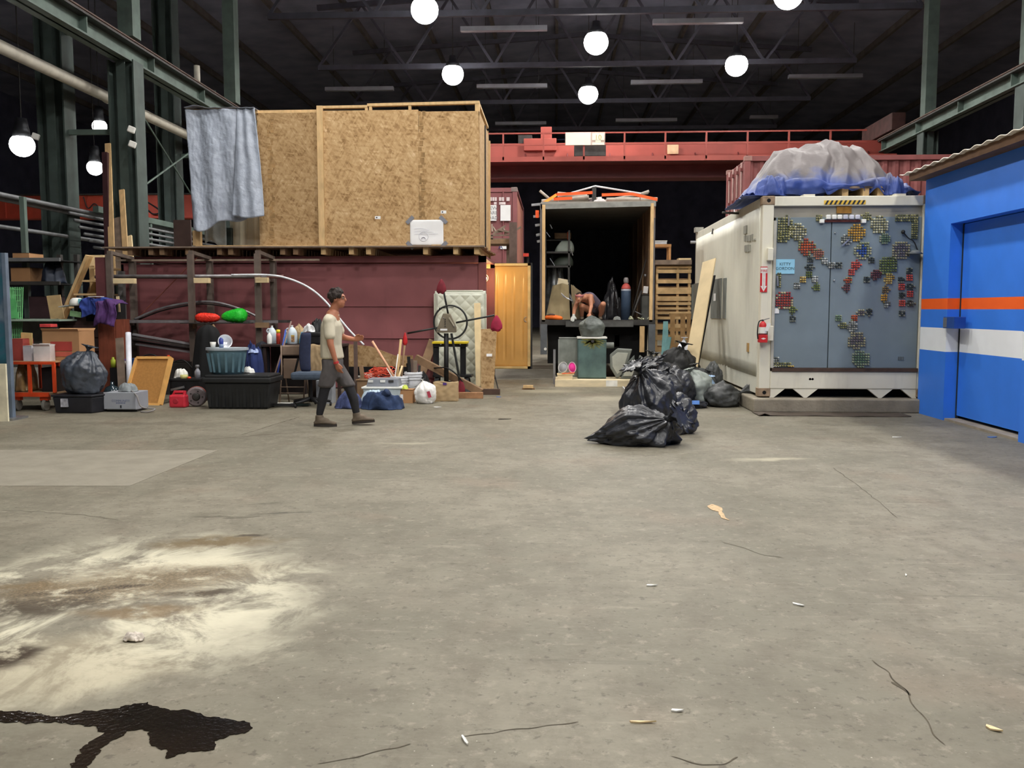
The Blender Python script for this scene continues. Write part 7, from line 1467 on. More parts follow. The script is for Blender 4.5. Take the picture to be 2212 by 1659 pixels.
ob = thing('osb_scrap', 'narrow strand board scrap leaning right of the pale plank', 'board', P(1055, 830, Y=15.6)); q = [Vector((P(1039, 835, Y=15.65).x, 15.65, 0)), Vector((P(1066, 835, Y=15.65).x, 15.65, 0)), P(1073, 718, Y=15.95), P(1062, 710, Y=15.95), P(1038, 711, Y=15.95)]
B().prism(q, (0, .015, 0)).build('sheet', OSBD, ob); p = P(1057, 767, Y=15.78); B().obox((p.x, p.y - .01, p.z), (.1, .003, .05), -.25).build('white_sticker', PAPER, ob)
B().cyl(Vector((P(1078, 825, Y=15.8).x, 15.8, 0)), P(1066, 800, Y=15.9), .012, n=6).build('steel_prop', STEELD, None, label='thin steel prop right of the strand board scrap', cat='rod')
# folding workbench with yellow top
wx0, wx1 = P(936, 740, Y=YW).x, P(1010, 740, Y=YW).x; zw_ = P(970, 738, Y=YW).z
wb = thing('workbench', 'folding workbench with yellow top edge and black frame', 'workbench', ((wx0 + wx1) / 2, YW, 0)); YEL = mat('bench_yellow', (226, 200, 40), .5)
B().box(wx0 - .01, wx1, YW - .1, YW + .25, zw_ - .035, zw_).build('yellow_top', YEL, wb, bevel=.004); B().box(wx0, wx1 - .01, YW - .06, YW + .22, zw_ - .09, zw_ - .035).build('clamp_beam', BLACK, wb)
for x in (wx0 + .05, wx1 - .08): B().beam((x, YW, zw_ - .09), (x, YW - .02, .32), .1, .06, (0, 1, 0)).build('upper_leg', BLACK, wb)
B().box(wx0, wx1 + .08, YW - .12, YW + .2, .3, .34).build('step_plate', BLACK, wb); B().box(wx0 + .03, wx1, YW - .1, YW - .06, .18, .23).build('cross_bar', BLACK, wb)
for s, x in ((-1, wx0 + .08), (1, wx1 - .02)):
    B().beam((x, YW - .05, .32), (x + s * .05, YW - .28, .01), .07, .05, (0, 1, 0)).build('foot_leg', BLACK, wb); B().beam((x, YW + .1, .32), (x + s * .05, YW + .3, .01), .07, .05, (0, 1, 0)).build('foot_leg', BLACK, wb)
for px in (952, 994): q = P(px, 744, Y=YW - .11); B().cyl(q, q + Vector((0, .05, 0)), .012, n=8).build('bolt', CHROME, wb)
# wheel sculpture on a pole
YQ = 14.8
sc = thing('wheel_sculpture', 'steel ring contraption on a pole with three arms', 'sculpture', (P(963, 830, Y=YQ).x, YQ, 0)); DST = mat('sculpt_steel', (52, 54, 52), .5, .4, .3, 8); BRZ = mat('bronze_grey', (128, 118, 100), .5, .2, .2, 6)
c0 = P(973, 696, Y=YQ); rr = 36 * YQ / F
B().tube(arc(c0, rr, 0, 2 * pi, 48)[:-1], .016, 8, closed=True).build('ring', DST, sc, smooth=True)
q = [P(942, 719, Y=YQ - .05), P(985, 718, Y=YQ - .05), P(985, 707, Y=YQ - .05), P(972, 678, Y=YQ - .05), P(957, 677, Y=YQ - .05), P(943, 712, Y=YQ - .05)]
h_ = B().prism(q, (0, .1, 0)).build('housing', BRZ, sc, bevel=.008); B().beam(P(970, 686, Y=YQ - .06), P(981, 704, Y=YQ - .06), .02, .02).build('pale_slot', mat('pale_bronze', (176, 168, 148), .4), h_)
B().box(P(952, 714, Y=YQ).x, P(967, 714, Y=YQ).x, YQ - .056, YQ - .05, P(960, 714, Y=YQ).z, P(960, 710, Y=YQ).z).build('white_label', PAPER, h_); b = B()
for k in range(4): b.obox(P(961.5, 690 + k * 5, Y=YQ - .055), (.014, .01, .024), 0, .5)
b.build('chain', STEELD, h_)
for px, py in ((947, 713), (981, 706), (958, 687)): B().ball(P(px, py, Y=YQ - .055), .01, 8, 5).build('bolt', CHROME, h_)
B().cyl((P(964, 830, Y=YQ).x, YQ, 0), P(964, 720, Y=YQ), .04, n=14).build('pole', BLACKM, sc, smooth=True); B().tube([P(975, 720, Y=YQ), (P(992, 820, Y=YQ + .02).x, YQ + .02, .35), (P(995, 860, Y=YQ + .03).x, YQ + .03, .0)], .02, 8).build('strut', DST, sc); B().lathe([(.01, 0), (.2, 0), (.2, .015), (.01, .02)], (P(964, 830, Y=YQ).x, YQ, 0), 20).build('base_disc', BLACKM, sc)
for nm, a_, e_ in (('arm', (968, 678), (955, 612)), ('arm', (985, 697), (1068, 681)), ('arm', (945, 708), (880, 720))): B().cyl(P(a_[0], a_[1], Y=YQ), P(e_[0], e_[1], Y=YQ), .016, n=8).build(nm, DST, sc, smooth=True)
B().beam(P(948, 666, Y=YQ - .02), P(980, 664, Y=YQ - .02), .02, .012).build('cross_bar', DST, sc)
B().tube(bez([P(938, 795, Y=YQ + .2), P(965, 795, Y=YQ - .06), P(985, 808, Y=YQ - .05), P(1000, 826, Y=YQ)], 8), .012, 6).build('hose', BLACK, sc, smooth=True)
RB = mat('wine_cloth', (120, 34, 46), .8, 0, .25, 9); RB2 = mat('crimson_cloth', (158, 36, 66), .8, 0, .25, 9)
def pouch(label, px0, py0, px1, py1, m, seed):
    a, e, f, g = RC(px0, py0, px1, py1, YQ); rs = []; xc = (a + e) / 2
    for i in range(17):
        v = i / 16; w = ((e - a) / 2) * (.12 + .88 * sin(min(1, v * 1.05) * pi * .62) ** .9) * (1 if v < .92 else .75); z = g - (g - f) * v
        rs.append([(xc + cos(t) * w * (1 + .12 * sin(4 * t + seed)), YQ + sin(t) * w * .6, z + .012 * sin(3 * t + seed) * v) for t in [2 * pi * k / 22 for k in range(22)]])
    return B().rings(rs).build('cloth_pouch', m, None, smooth=True, label=label, cat='pouch', group='red cloth pouches')
pouch('dark red cloth pouch on the tip of the upper sculpture arm', 944, 603, 963, 634, RB, 1); pouch('crimson cloth pouch hanging from the right sculpture arm', 1061, 681, 1084, 715, RB2, 2); pouch('small red cloth pouch hanging from the left sculpture arm', 870, 718, 880, 745, RED, 3); pouch('dark red cloth pouch low beside the sculpture strut', 987, 819, 1005, 850, RB, 4)
a, e, h, Y = GR(1128, 833, 1155, 842); k_ = thing('wood_wedge', 'small timber wedge lying on the floor before the golden door', 'wedge', ((a + e) / 2, Y, 0)); B().box(a + .02, e - .03, Y, Y + .12, .03, h).build('block', PINE, k_); B().box(a, e, Y + .02, Y + .16, 0, .03).build('base', OLDWOOD, k_)
# things inside the truck
FZ = TZ0 + .001
def inT(px0, py0, px1, py1, Y): return RC(px0, py0, px1, py1, Y)
a, e, f, g = inT(1178, 612, 1232, 692, YT0 + .35)
def bigcard(u, v):
    w = 1 - .35 * v; xm_ = (a + e) / 2 + .06 * v
    x = xm_ + (u - .5) * (e - a) * w; return (x, YT0 + .3 + .35 * v * .6 + .12 * abs(u - .55) + .02 * noise.noise(Vector((u * 4, v * 4, 1))), FZ + .01 + (g - FZ) * v * (1 - .12 * abs(u - .6)))
bc = thing('cardboard_box', 'big torn cardboard box leaning inside the truck left corner', 'box', ((a + e) / 2, YT0 + .4, FZ)); CDT = mat('dusty_cardboard', (158, 142, 108), .85, 0, .15, 3, grime=.15)
B().sheet(bigcard, 24, 24, .008).build('front', CDT, bc, smooth=False)
def cardside(u, v): p = bigcard(1, v); return (p[0] + .05 + .22 * u, p[1] + .12 * u, FZ + .01 + (p[2] - FZ) * (1 - .2 * u))
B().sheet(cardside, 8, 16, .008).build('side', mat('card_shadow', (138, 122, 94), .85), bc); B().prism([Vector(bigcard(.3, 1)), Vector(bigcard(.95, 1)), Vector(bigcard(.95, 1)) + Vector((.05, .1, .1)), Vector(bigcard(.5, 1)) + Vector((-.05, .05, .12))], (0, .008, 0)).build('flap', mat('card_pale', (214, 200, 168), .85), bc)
B().prism([P(1238, 615, Y=YT0 + .8), P(1251, 631, Y=YT0 + .8), P(1249, 640, Y=YT0 + .8), P(1240, 630, Y=YT0 + .8)], (0, .01, 0)).build('card_flap', mat('card_pale', (214, 200, 168), .85), bc)
b = B()
for k in range(5): b.tube([P(1212 + k, 633 + 2 * k, Y=YT0 + .3), P(1225 + k, 645, Y=YT0 + .27), P(1238, 650 + 1.5 * k, Y=YT0 + .25), P(1230, 634 + k, Y=YT0 + .3)], .006, 5)
b.build('wire_coil', CHROME, None, label='loose wire coil against the torn cardboard box', cat='wire', kind=None)
# orange float and dark lid at the sill
a, e, f, g = inT(1176, 683, 1216, 694, YT0 + .08); t_ = thing('orange_float', 'bright orange foam float lying on the truck sill', 'float', ((a + e) / 2, YT0 + .1, FZ)); rs = []
for i in range(17):
    t = i / 16; rr = .05 * (1 - (2 * t - 1) ** 4) ** .5 + .004; rs.append([(a + (e - a) * t, YT0 + .08 + cos(q) * rr * 1.2, FZ + .055 + .012 * sin(t * 5) + sin(q) * rr) for q in [2 * pi * k / 14 for k in range(14)]])
B().rings(rs).build('foam', mat('foam_orange', (255, 118, 40), .6), t_, smooth=True); B().tube([(a + .05, YT0 + .06, FZ + .11), (a + .15, YT0 + .0, FZ + .115), (a + .22, YT0 + .06, FZ + .11)], .008, 6).build('strap', BLACK, t_)
lump('brown_disc', 'dull brown flat disc on the orange float', 'disc', P(1191, 683, Y=YT0 + .3).x, YT0 + .27, FZ, .24, .2, .13, 61, mat('brown_lid', (98, 82, 78), .7), wr=.1)
# gas cylinder
xg = P(1352, 650, Y=YT0 + .5).x; zg = P(1352, 599, Y=YT0 + .5).z
gc = thing('gas_cylinder', 'tall blue gas cylinder with red shoulder inside the truck', 'gas cylinder', (xg, YT0 + .5, FZ)); Hc = zg - FZ; GB = mat('cylinder_blue', (62, 80, 104), .5, 0, .15, 6, grime=.2)
B().lathe([(.02, 0), (.105, 0), (.105, Hc * .68), (.1, Hc * .7)], (xg, YT0 + .5, FZ), 24).build('body', GB, gc, smooth=True); B().lathe([(.104, Hc * .685), (.106, Hc * .685), (.106, Hc * .72), (.1, Hc * .73)], (xg, YT0 + .5, FZ), 24).build('white_band', mat('band_white', (180, 184, 196), .5), gc); B().lathe([(.105, Hc * .715), (.1, Hc * .76), (.075, Hc * .82), (.035, Hc * .86)], (xg, YT0 + .5, FZ), 24).build('red_shoulder', mat('shoulder_red', (190, 84, 78), .5), gc, smooth=True); B().lathe([(.036, Hc * .855), (.055, Hc * .88), (.055, Hc * .95), (.04, Hc * .99), (.005, Hc)], (xg, YT0 + .5, FZ), 18).build('valve_cap', mat('cap_grey', (140, 134, 134), .6), gc, smooth=True)
# battery / charger with white top, metal box, long bars on the right
a, e, f, g = inT(1386, 638, 1404, 692, YT0 + .45); mb = thing('metal_box', 'tall dusty metal box with white card at truck right wall', 'metal box', ((a + e) / 2, YT0 + .5, FZ)); B().box(a, e, YT0 + .45, YT0 + .75, FZ, g).build('case', mat('dusty_metal', (96, 98, 94), .6, .2, .3, 5), mb, bevel=.01); B().box(a, e, YT0 + .44, YT0 + .76, g, g + .03).build('lid', STEELD, mb); q = P(1395, 628, Y=YT0 + .45); B().obox((q.x, YT0 + .5, g + .12), (.1, .06, .15), 0, .1).build('white_card', PAPER, mb)
for i, (a_, e_, r_, nm) in enumerate((((1363, 690), (1386, 628), .025, 'thick one'), ((1365, 675), (1396, 560), .012, 'thin long one'), ((1370, 672), (1404, 688), .012, 'low one lying across'))):
    p0, p1 = P(a_[0], a_[1], Y=YT0 + .3 + .05 * i), P(e_[0], e_[1], Y=YT0 + .4 + .05 * i); p0.z = max(p0.z, FZ + .015); B().cyl(p0, p1, r_, n=8).build('metal_bar', CHROME if i == 2 else STEELD, None, smooth=True, label='metal bar at the truck right side, ' + nm, cat='bar', group='truck bars')
b = B(); r = random.Random(12)
for k in range(16):
    q = P(r.uniform(1360, 1404), 690, Y=YT0 + .1 + r.uniform(0, .25)); b.obox((q.x, q.y, FZ + r.uniform(.01, .05)), (r.uniform(.02, .09), r.uniform(.02, .06), r.uniform(.01, .05)), r.uniform(0, 1), r.uniform(0, 1), r.uniform(0, 3))
b.build('scrap_bits', mat('pale_scrap', (176, 178, 150), .7, 0, .4, 25), None, kind='stuff', label='loose pale scraps strewn over the truck sill right side', cat='scrap')
lump('grey_stone', 'dusty grey lump on the truck sill middle', 'lump', P(1333, 690, Y=YT0 + .1).x, YT0 + .12, FZ, .16, .12, .07, 66, mat('dusty_lump', (126, 130, 128), .8), wr=.15)
lump('wire_heap', 'dark tangled wire heap deep inside the truck', 'wires', P(1322, 660, Y=YT0 + 1.1).x, YT0 + 1.2, FZ, .5, .6, .55, 67, mat('dark_wire', (40, 40, 44), .35, 0, .5, 16, spec=.7), wr=.6); curve_thing('cable_loop', 'thin black cable loop standing inside the truck', [(1308, 640), (1316, 624), (1328, 622), (1334, 640), (1326, 665)], .008, BLACK, YT0 + .9, 'cable')
# machine parts piled along the left wall: car seat shells and engine lumps on a shelf
ms = thing('metal_shelf', 'dark metal shelf along the truck left wall', 'shelf', (P(1190, 560, Y=YT0 + 1).x, YT0 + 1, FZ)); xs0, xs1 = TX0 + .06, P(1232, 560, Y=YT0 + 1.3).x
for y in (575, 545): z = P(1205, y, Y=YT0 + .9).z; B().box(xs0, xs1, YT0 + .6, YT0 + 1.6, z - .04, z).build('shelf_board', STEELD, ms)
for x in (xs0 + .03, xs1 - .04):
    for y in (YT0 + .62, YT0 + 1.56): B().box(x - .02, x + .02, y - .02, y + .02, FZ, P(1205, 500, Y=YT0 + .9).z).build('post', STEELD, ms)
zs1 = P(1205, 545, Y=YT0 + .9).z; zs2 = P(1205, 575, Y=YT0 + .9).z
gm_ = mat('grey_green_plastic', (150, 158, 148), .5, 0, .15, 6, grime=.2)
def shell(label, px0, px1, py0, py1, Y, zb, seed, m):
    a, e, f, g = RC(px0, py0, px1, py1, Y); rs = []
    for i in range(13):
        v = i / 12; z = zb + (g - zb) * v; w = (1 - .5 * v ** 2.2)
        rs.append([((a + e) / 2 + (e - a) * .12 * v + (abs(cos(t)) ** .6 * (1 if cos(t) > 0 else -1)) * (e - a) / 2 * w, Y + .25 + (abs(sin(t)) ** .6 * (1 if sin(t) > 0 else -1)) * .25 * w + .02 * sin(seed + 3 * t), z) for t in [2 * pi * k / 28 for k in range(28)]])
    return B().rings(rs).build('machine_cover', m, None, smooth=True, label=label, cat='cover', bevel=0)
shell('pale grey green plastic cover on the truck shelf', 1198, 1240, 519, 545, YT0 + .7, zs1 + .001, 1, gm_); shell('dark olive casing under the pale cover on the shelf', 1192, 1238, 551, 575, YT0 + .7, zs2 + .001, 2, mat('dark_olive', (58, 64, 56), .5))
a, e, f, g = inT(1196, 500, 1236, 520, YT0 + .85); z3 = P(1205, 518, Y=YT0 + .9).z + .03
tr = thing('drawer_tray', 'brown open tray with orange strap high on the truck shelf', 'tray', ((a + e) / 2, YT0 + 1.2, z3)); B().box(a, e, YT0 + 1.22, YT0 + 1.55, z3, z3 + .02).build('base', OLDWOOD, tr); B().box(a, e, YT0 + 1.22, YT0 + 1.24, z3, g).build('front', OLDWOOD, tr); B().box(a, a + .02, YT0 + 1.22, YT0 + 1.55, z3, g).build('side', OLDWOOD, tr); B().box(e - .02, e, YT0 + 1.22, YT0 + 1.55, z3, g).build('side', OLDWOOD, tr); B().box(e - .1, e - .075, YT0 + 1.2, YT0 + 1.22, z3 - .02, g + .02).build('orange_strap', OST, tr)
B().box(xs0, xs1, YT0 + 1.2, YT0 + 1.58, z3 - .03, z3 - .001).build('shelf_board', STEELD, ms)
for i, (px0, py0, px1, py1) in enumerate(((1180, 502, 1188, 512), (1188, 485, 1192, 494), (1233, 538, 1237, 552), (1188, 558, 1198, 574))):
    p0, p1 = P(px0, py0, Y=YT0 + .2), P(px1, py1, Y=YT0 + .22); B().beam(p0, p1, .03, .012).build('metal_strip', CHROME, None, label='bright metal strip hooked on the truck left side, ' + ('upper', 'top', 'inner', 'lower')[i], cat='strip', group='truck strips')
lump('foil_heap', 'crumpled silver foil and plastic under the truck shelf', 'foil', P(1200, 605, Y=YT0 + 1.0).x, YT0 + 1.1, FZ, .5, .6, P(1200, 590, Y=YT0 + 1.0).z - FZ, 68, mat('silver_foil', (130, 134, 136), .3, .6, .5, 9), wr=.5)
p = P(1394, 595, Y=YT0 + .6); B().ball(p, .035, 10, 8).build('hook_ball', CHROME, None, smooth=True, label='small pale knob on the truck right wall', cat='knob')
# junk heaped behind the truck
a, e, h, Y = GR(1199, 821, 1371, 836)
sl = thing('timber_slab', 'long pale timber slab lying behind the truck', 'slab', ((a + e) / 2, Y, 0)); SLB = mat('cream_slab', (222, 206, 172), .7, 0, .12, 4, stretch=(1, 4, 4)); B().box(a, e, Y, Y + .06, 0, h).build('front_board', SLB, sl, bevel=.004)
for k in range(4): B().box(a + .01, e - .01, Y + .065 + k * .19, Y + .245 + k * .19, h - .03, h).build('deck_board', SLB, sl)
for x in (a, (a + e) / 2, e - .09): B().box(x, x + .08, Y + .062, Y + .82, 0, h - .031).build('bearer', OLDWOOD, sl)
q = P(1318, 828, Y=Y); B().box(q.x - .08, q.x + .14, Y - .004, Y, 0.01, h - .005).build('paint_patch', mat('white_smear', (232, 230, 222), .6), sl)
ZSL = h + .001
x0_, x1_, z0_, z1_ = RC(1248, 728, 1310, 821, Y + .3)
gcab = thing('old_cabinet', 'dull green blue cabinet with grassy smears behind the truck', 'cabinet', ((x0_ + x1_) / 2, Y + .5, ZSL)); GCM = mat('green_blue_cabinet', (84, 108, 106), .55, 0, .3, 4, grime=.2)
B().box(x0_, x1_, Y + .33, Y + .78, ZSL, z1_ - .03).build('carcass', GCM, gcab, bevel=.006); B().box(x0_ + .01, x1_ - .01, Y + .3, Y + .33, ZSL + .02, z1_ - .05).build('front_door', GCM, gcab, bevel=.006); B().box(x0_ - .01, x1_ + .01, Y + .29, Y + .79, z1_ - .03, z1_).build('white_top', WHITE, gcab)
b = B(); r = random.Random(2); cz = P(1280, 737, Y=Y + .3)
for k in range(120):
    an = r.uniform(pi * 1.0, pi * 2.0); p = Vector((cz.x + r.uniform(-.05, .05), Y + .297, cz.z + r.uniform(-.02, .05))); p1 = p + Vector((cos(an) * r.uniform(.08, .28), 0, sin(an) * r.uniform(.05, .17))); p1.x = min(max(p1.x, x0_ + .02), x1_ - .02); b.beam(p, p1, .006, .003, (0, 1, 0))
b.build('straw_smear', mat('straw', (140, 138, 72), .8, 0, .3, 20), gcab, kind='stuff'); B().cyl((cz.x, Y + .28, cz.z), (cz.x, Y + .3, cz.z), .03).build('lock', STEELD, gcab)
x0_, x1_, zb_, zt2 = RC(1250, 681, 1307, 731, Y + .5); bag('trash_bag', 'grey dusty sack held open on top of the green cabinet', ((x0_ + x1_) / 2, Y + .52, 0), (x1_ - x0_, .5, zt2 - z1_), (0, .05, 1), 71, mat('grey_translucent_bag', (92, 98, 94), .45, 0, .4, 4, bump=.4, bscale=10), zmin=z1_ + .001, knot=.0, lump=.1, pleat=.15)
a, e, f, g = RC(1207, 729, 1250, 821, Y + .75); hb = thing('grey_partition', 'grey weathered plastic panel standing left of the green cabinet', 'panel', ((a + e) / 2, Y + .8, ZSL)); B().box(a, e + .04, Y + .8, Y + .83, ZSL, g).build('panel', mat('weathered_grey', (130, 136, 130), .6, 0, .25, 5, grime=.3), hb, bevel=.015); B().box(a - .012, a + .012, Y + .785, Y + .84, ZSL, g - .04).build('edge_trim', mat('trim_grey', (150, 154, 150), .6), hb); B().box(a, e + .04, Y + .79, Y + .84, g - .02, g + .004).build('edge_trim', mat('trim_grey', (150, 154, 150), .6), hb)
a, e, f, g = RC(1204, 808, 1240, 821, Y + .15); wbx = thing('wood_box', 'low cream wooden box on the timber slab left end', 'box', ((a + e) / 2, Y + .25, ZSL)); B().box(a, e - .03, Y + .12, Y + .4, ZSL, g - .015).build('body', SLB, wbx); B().box(a - .008, e, Y + .11, Y + .41, g - .015, g).build('lid', PINEL, wbx)
zbx = g + .001
def helmet(label, px, w, m, inner, seed):
    x = P(px, 800, Y=Y + .25).x; t = thing('upturned_helmet', label, 'helmet', (x, Y + .25, zbx)); M = Matrix.Rotation(radians(62), 3, 'X') @ Matrix.Rotation(seed, 3, 'Y')
    c = Vector((x, Y + .26, zbx + .11)); B().lathe([(.005, -.1), (.06, -.09), (.1, -.04), (.115, .04), (.108, .045), (.092, -.03), (.055, -.075), (.005, -.085)], c, 24, M, sx=w).build('outer_shell', m, t, smooth=True); B().lathe([(.005, -.08), (.05, -.07), (.088, -.028), (.1, .03)], c, 24, M, sx=w).build('lining', inner, t, smooth=True); return t
helmet('white and grey helmet turned up on the low cream box', 1217, .85, mat('helmet_white', (206, 204, 200), .4), mat('helmet_lining', (150, 150, 152), .8), -.3); helmet('pink lined white helmet right of the other one', 1235, .7, mat('helmet_pinkish', (216, 178, 190), .4), mat('magenta_lining', (206, 40, 130), .7), .3)
a, e, f, g = RC(1214, 805, 1242, 812, Y + .05); B().tube(bez([(a, Y + .08, zbx + .012), ((a + e) / 2, Y + .09, zbx + .02), (e, Y + .1, zbx + .03)], 6), .01, 6).build('orange_strap', OST, None, label='orange strap lying before the helmets', cat='strap')
# grey plastic shells on the right
def pshell(label, pts, Yf, dep, m, zb):
    q = [P(x, y, Y=Yf) for x, y in pts]
    for p in q: p.z = max(p.z, zb)
    c = sum(q, Vector()) / len(q); t = thing('plastic_shell', label, 'casing', (c.x, Yf, zb), 'grey machine casings'); B().prism(q, (.03, dep, 0)).build('body', m, t, bevel=.02); q2 = [c + (p - c) * .72 + Vector((0, -.008, 0)) for p in q]; B().prism(q2, (0, .01, 0)).build('recessed_face', mat('pale_shell', (168, 170, 160), .55, 0, .15, 5, grime=.2), t, bevel=.004)
    return t
PSH = mat('grey_shell', (116, 120, 114), .55, 0, .2, 5, grime=.3)
pshell('pale grey machine casing tilted right of the green cabinet', [(1318, 795), (1317, 766), (1333, 753), (1365, 755), (1350, 805), (1332, 821)], Y + .35, .25, PSH, ZSL); pshell('darker grey machine casing leaning on the pale one', [(1340, 821), (1356, 782), (1370, 768), (1374, 820)], Y + .28, .3, mat('dark_shell', (92, 98, 94), .6, 0, .2, 5), ZSL); pshell('small wedge shaped grey casing at slab right end', [(1372, 822), (1373, 800), (1381, 767), (1396, 782), (1398, 822)], Y + .4, .2, PSH, .0)
q = P(1318, 748, Y=Y + .5); B().cyl(P(1306, 746, Y=Y + .55), P(1326, 746, Y=Y + .55), .06, n=16).build('motor', PSH, None, bevel=.01, label='small grey motor stuck out right of the cabinet', cat='motor')
# tail post with foot beside slab
for i, px in enumerate((1197,)): B().box(P(px - 2, 790, Y=17.6).x, P(px + 3, 790, Y=17.6).x, 17.6, 17.65, 0, P(px, 755, Y=17.6).z).build('jack_post', CHROME, None, label='slim grey jack post left of the timber slab', cat='post')
# pallets right of the truck
YPL = 19.5
def pallet_up(label, px0, px1, ptop, pbot, Y, rows, stringers, m, horizontal=True):
    x0_, x1_, z0_, z1_ = RC(px0, ptop, px1, pbot, Y); t = thing('pallet', label, 'pallet', ((x0_ + x1_) / 2, Y, 0))
    for (ya, yb) in rows:
        za, zb = P((px0 + px1) / 2, yb, Y=Y).z, P((px0 + px1) / 2, ya, Y=Y).z
        B().box(x0_, x1_, Y, Y + .022, za, zb).build('deck_board', m, t); B().box(x0_, x1_, Y + .11, Y + .132, za + .03, zb + .03).build('deck_board', OLDWOOD, t)
    for px in stringers: x = P(px, 650, Y=Y).x; B().box(x - .025, x + .025, Y + .024, Y + .108, 0, z1_).build('stringer', m, t)
    return t
pallet_up('tall stack of pale pallets on edge right of the truck', 1417, 1492, 575, 835, YPL, [(575, 580), (582, 590), (604, 612), (621, 635), (640, 650), (653, 659), (664, 669), (673, 679), (684, 690), (700, 712), (724, 735), (750, 760), (780, 792), (810, 820)], (1419, 1464, 1489), mat('pallet_pale', (208, 176, 128), .75, 0, .2, 6))
B().box(P(1414, 567, Y=YPL).x, P(1493, 567, Y=YPL).x, YPL - .1, YPL + .5, P(1450, 572, Y=YPL).z, P(1450, 562, Y=YPL).z).build('grey_board', GREYWOOD, None, label='thick grey board lying on the pallet stack', cat='board'); zb_ = P(1450, 562, Y=YPL).z
B().box(P(1466, 560, Y=YPL).x, P(1493, 560, Y=YPL).x, YPL, YPL + .3, zb_, P(1480, 557.5, Y=YPL).z).build('pale_offcut', PINEL, None, label='pale offcut on the grey board', cat='offcut')
a, e, f, g = RC(1412, 528, 1449, 562, YPL + .1); sw = thing('wooden_stool', 'simple timber frame stool standing on the grey board', 'stool', ((a + e) / 2, YPL + .2, zb_)); B().box(a - .1, e, YPL + .02, YPL + .42, g - .06, g).build('top', mat('stool_wood', (176, 128, 80), .7), sw)
for x in (a - .05, e - .055):
    for y in (YPL + .03, YPL + .36): B().box(x, x + .05, y, y + .05, zb_, g - .06).build('leg', mat('stool_wood', (176, 128, 80), .7), sw)
x0_, x1_, z0_, z1_ = RC(1413, 520, 1440, 528, YPL + .1); gbx = thing('grey_box', 'flat grey plastic box on the timber stool', 'box', ((x0_ + x1_) / 2, YPL + .2, g)); B().box(x0_ - .05, x1_, YPL + .05, YPL + .3, g + .001, z1_ - .012).build('body', mat('plastic_grey', (186, 192, 200), .5), gbx, bevel=.006); B().box(x0_ - .06, x1_ + .008, YPL + .04, YPL + .31, z1_ - .012, z1_).build('lid', WHITE, gbx)
pf = thing('pallet', 'brown pallet standing upright before the tall pallet stack', 'pallet', (P(1470, 720, Y=18.6).x, 18.6, 0)); PBR = mat('pallet_brown', (150, 118, 78), .8, 0, .25, 6)
for px0, px1 in ((1448, 1458), (1470, 1480), (1484, 1492)): B().box(P(px0, 700, Y=18.5).x, P(px1, 700, Y=18.5).x, 18.5, 18.522, 0, P(1470, 677, Y=18.5).z).build('deck_board', PBR, pf)
for y0, y1 in ((677, 684), (708, 716), (742, 752)): B().box(P(1446, 700, Y=18.52).x, P(1493, 700, Y=18.52).x, 18.524, 18.6, P(1470, y1, Y=18.5).z, P(1470, y0, Y=18.5).z).build('stringer', PBR, pf)
B().prism([P(1433, 694, Y=18.3), P(1443, 694, Y=18.3), Vector((P(1446, 735, Y=18.0).x, 18.0, 0)), Vector((P(1426, 728, Y=18.0).x, 18.0, 0))], (0, .02, 0)).build('teal_board', mat('teal_paint', (104, 148, 150), .6), None, label='teal painted board behind the black bags', cat='board')
B().beam(Vector((P(1430, 730, Y=17.8).x, 17.75, 0)), P(1446, 728, Y=17.9), .1, .02).build('teal_strip', mat('teal_paint', (104, 148, 150), .6), None, label='short teal strip below the teal board', cat='strip')
# leaning boards on the white container side
def lean(name, label, b0, t0, w, th, m):
    b0, t0 = Vector(b0), Vector(t0); d = (t0 - b0).normalized(); n = Vector((-.75, -.66, 0)); s = d.cross(n).normalized(); n = s.cross(d).normalized()
    return B().hexa([b0 - s * w / 2, b0 + s * w / 2, b0 + s * w / 2 + n * th, b0 - s * w / 2 + n * th, t0 - s * w / 2, t0 + s * w / 2, t0 + s * w / 2 + n * th, t0 - s * w / 2 + n * th]).build(name, m, None, label=label, cat='board')
tp = P(1533, 563, X=2.78); lean('plywood_board', 'tall pale plywood board leaning on the white container side', (2.22, 15.0, .0), (tp.x, tp.y, tp.z), .3, .02, mat('pale_ply', (214, 194, 154), .7, 0, .1, 3, grime=.12)); lean('dark_board', 'dark thin board serving as narrow shadow behind the pale plywood board', (2.36, 15.5, 0), (2.88, 16.5, 2.1), .17, .02, SHADE)  # black board stands in for the dark panel and narrow shadow there
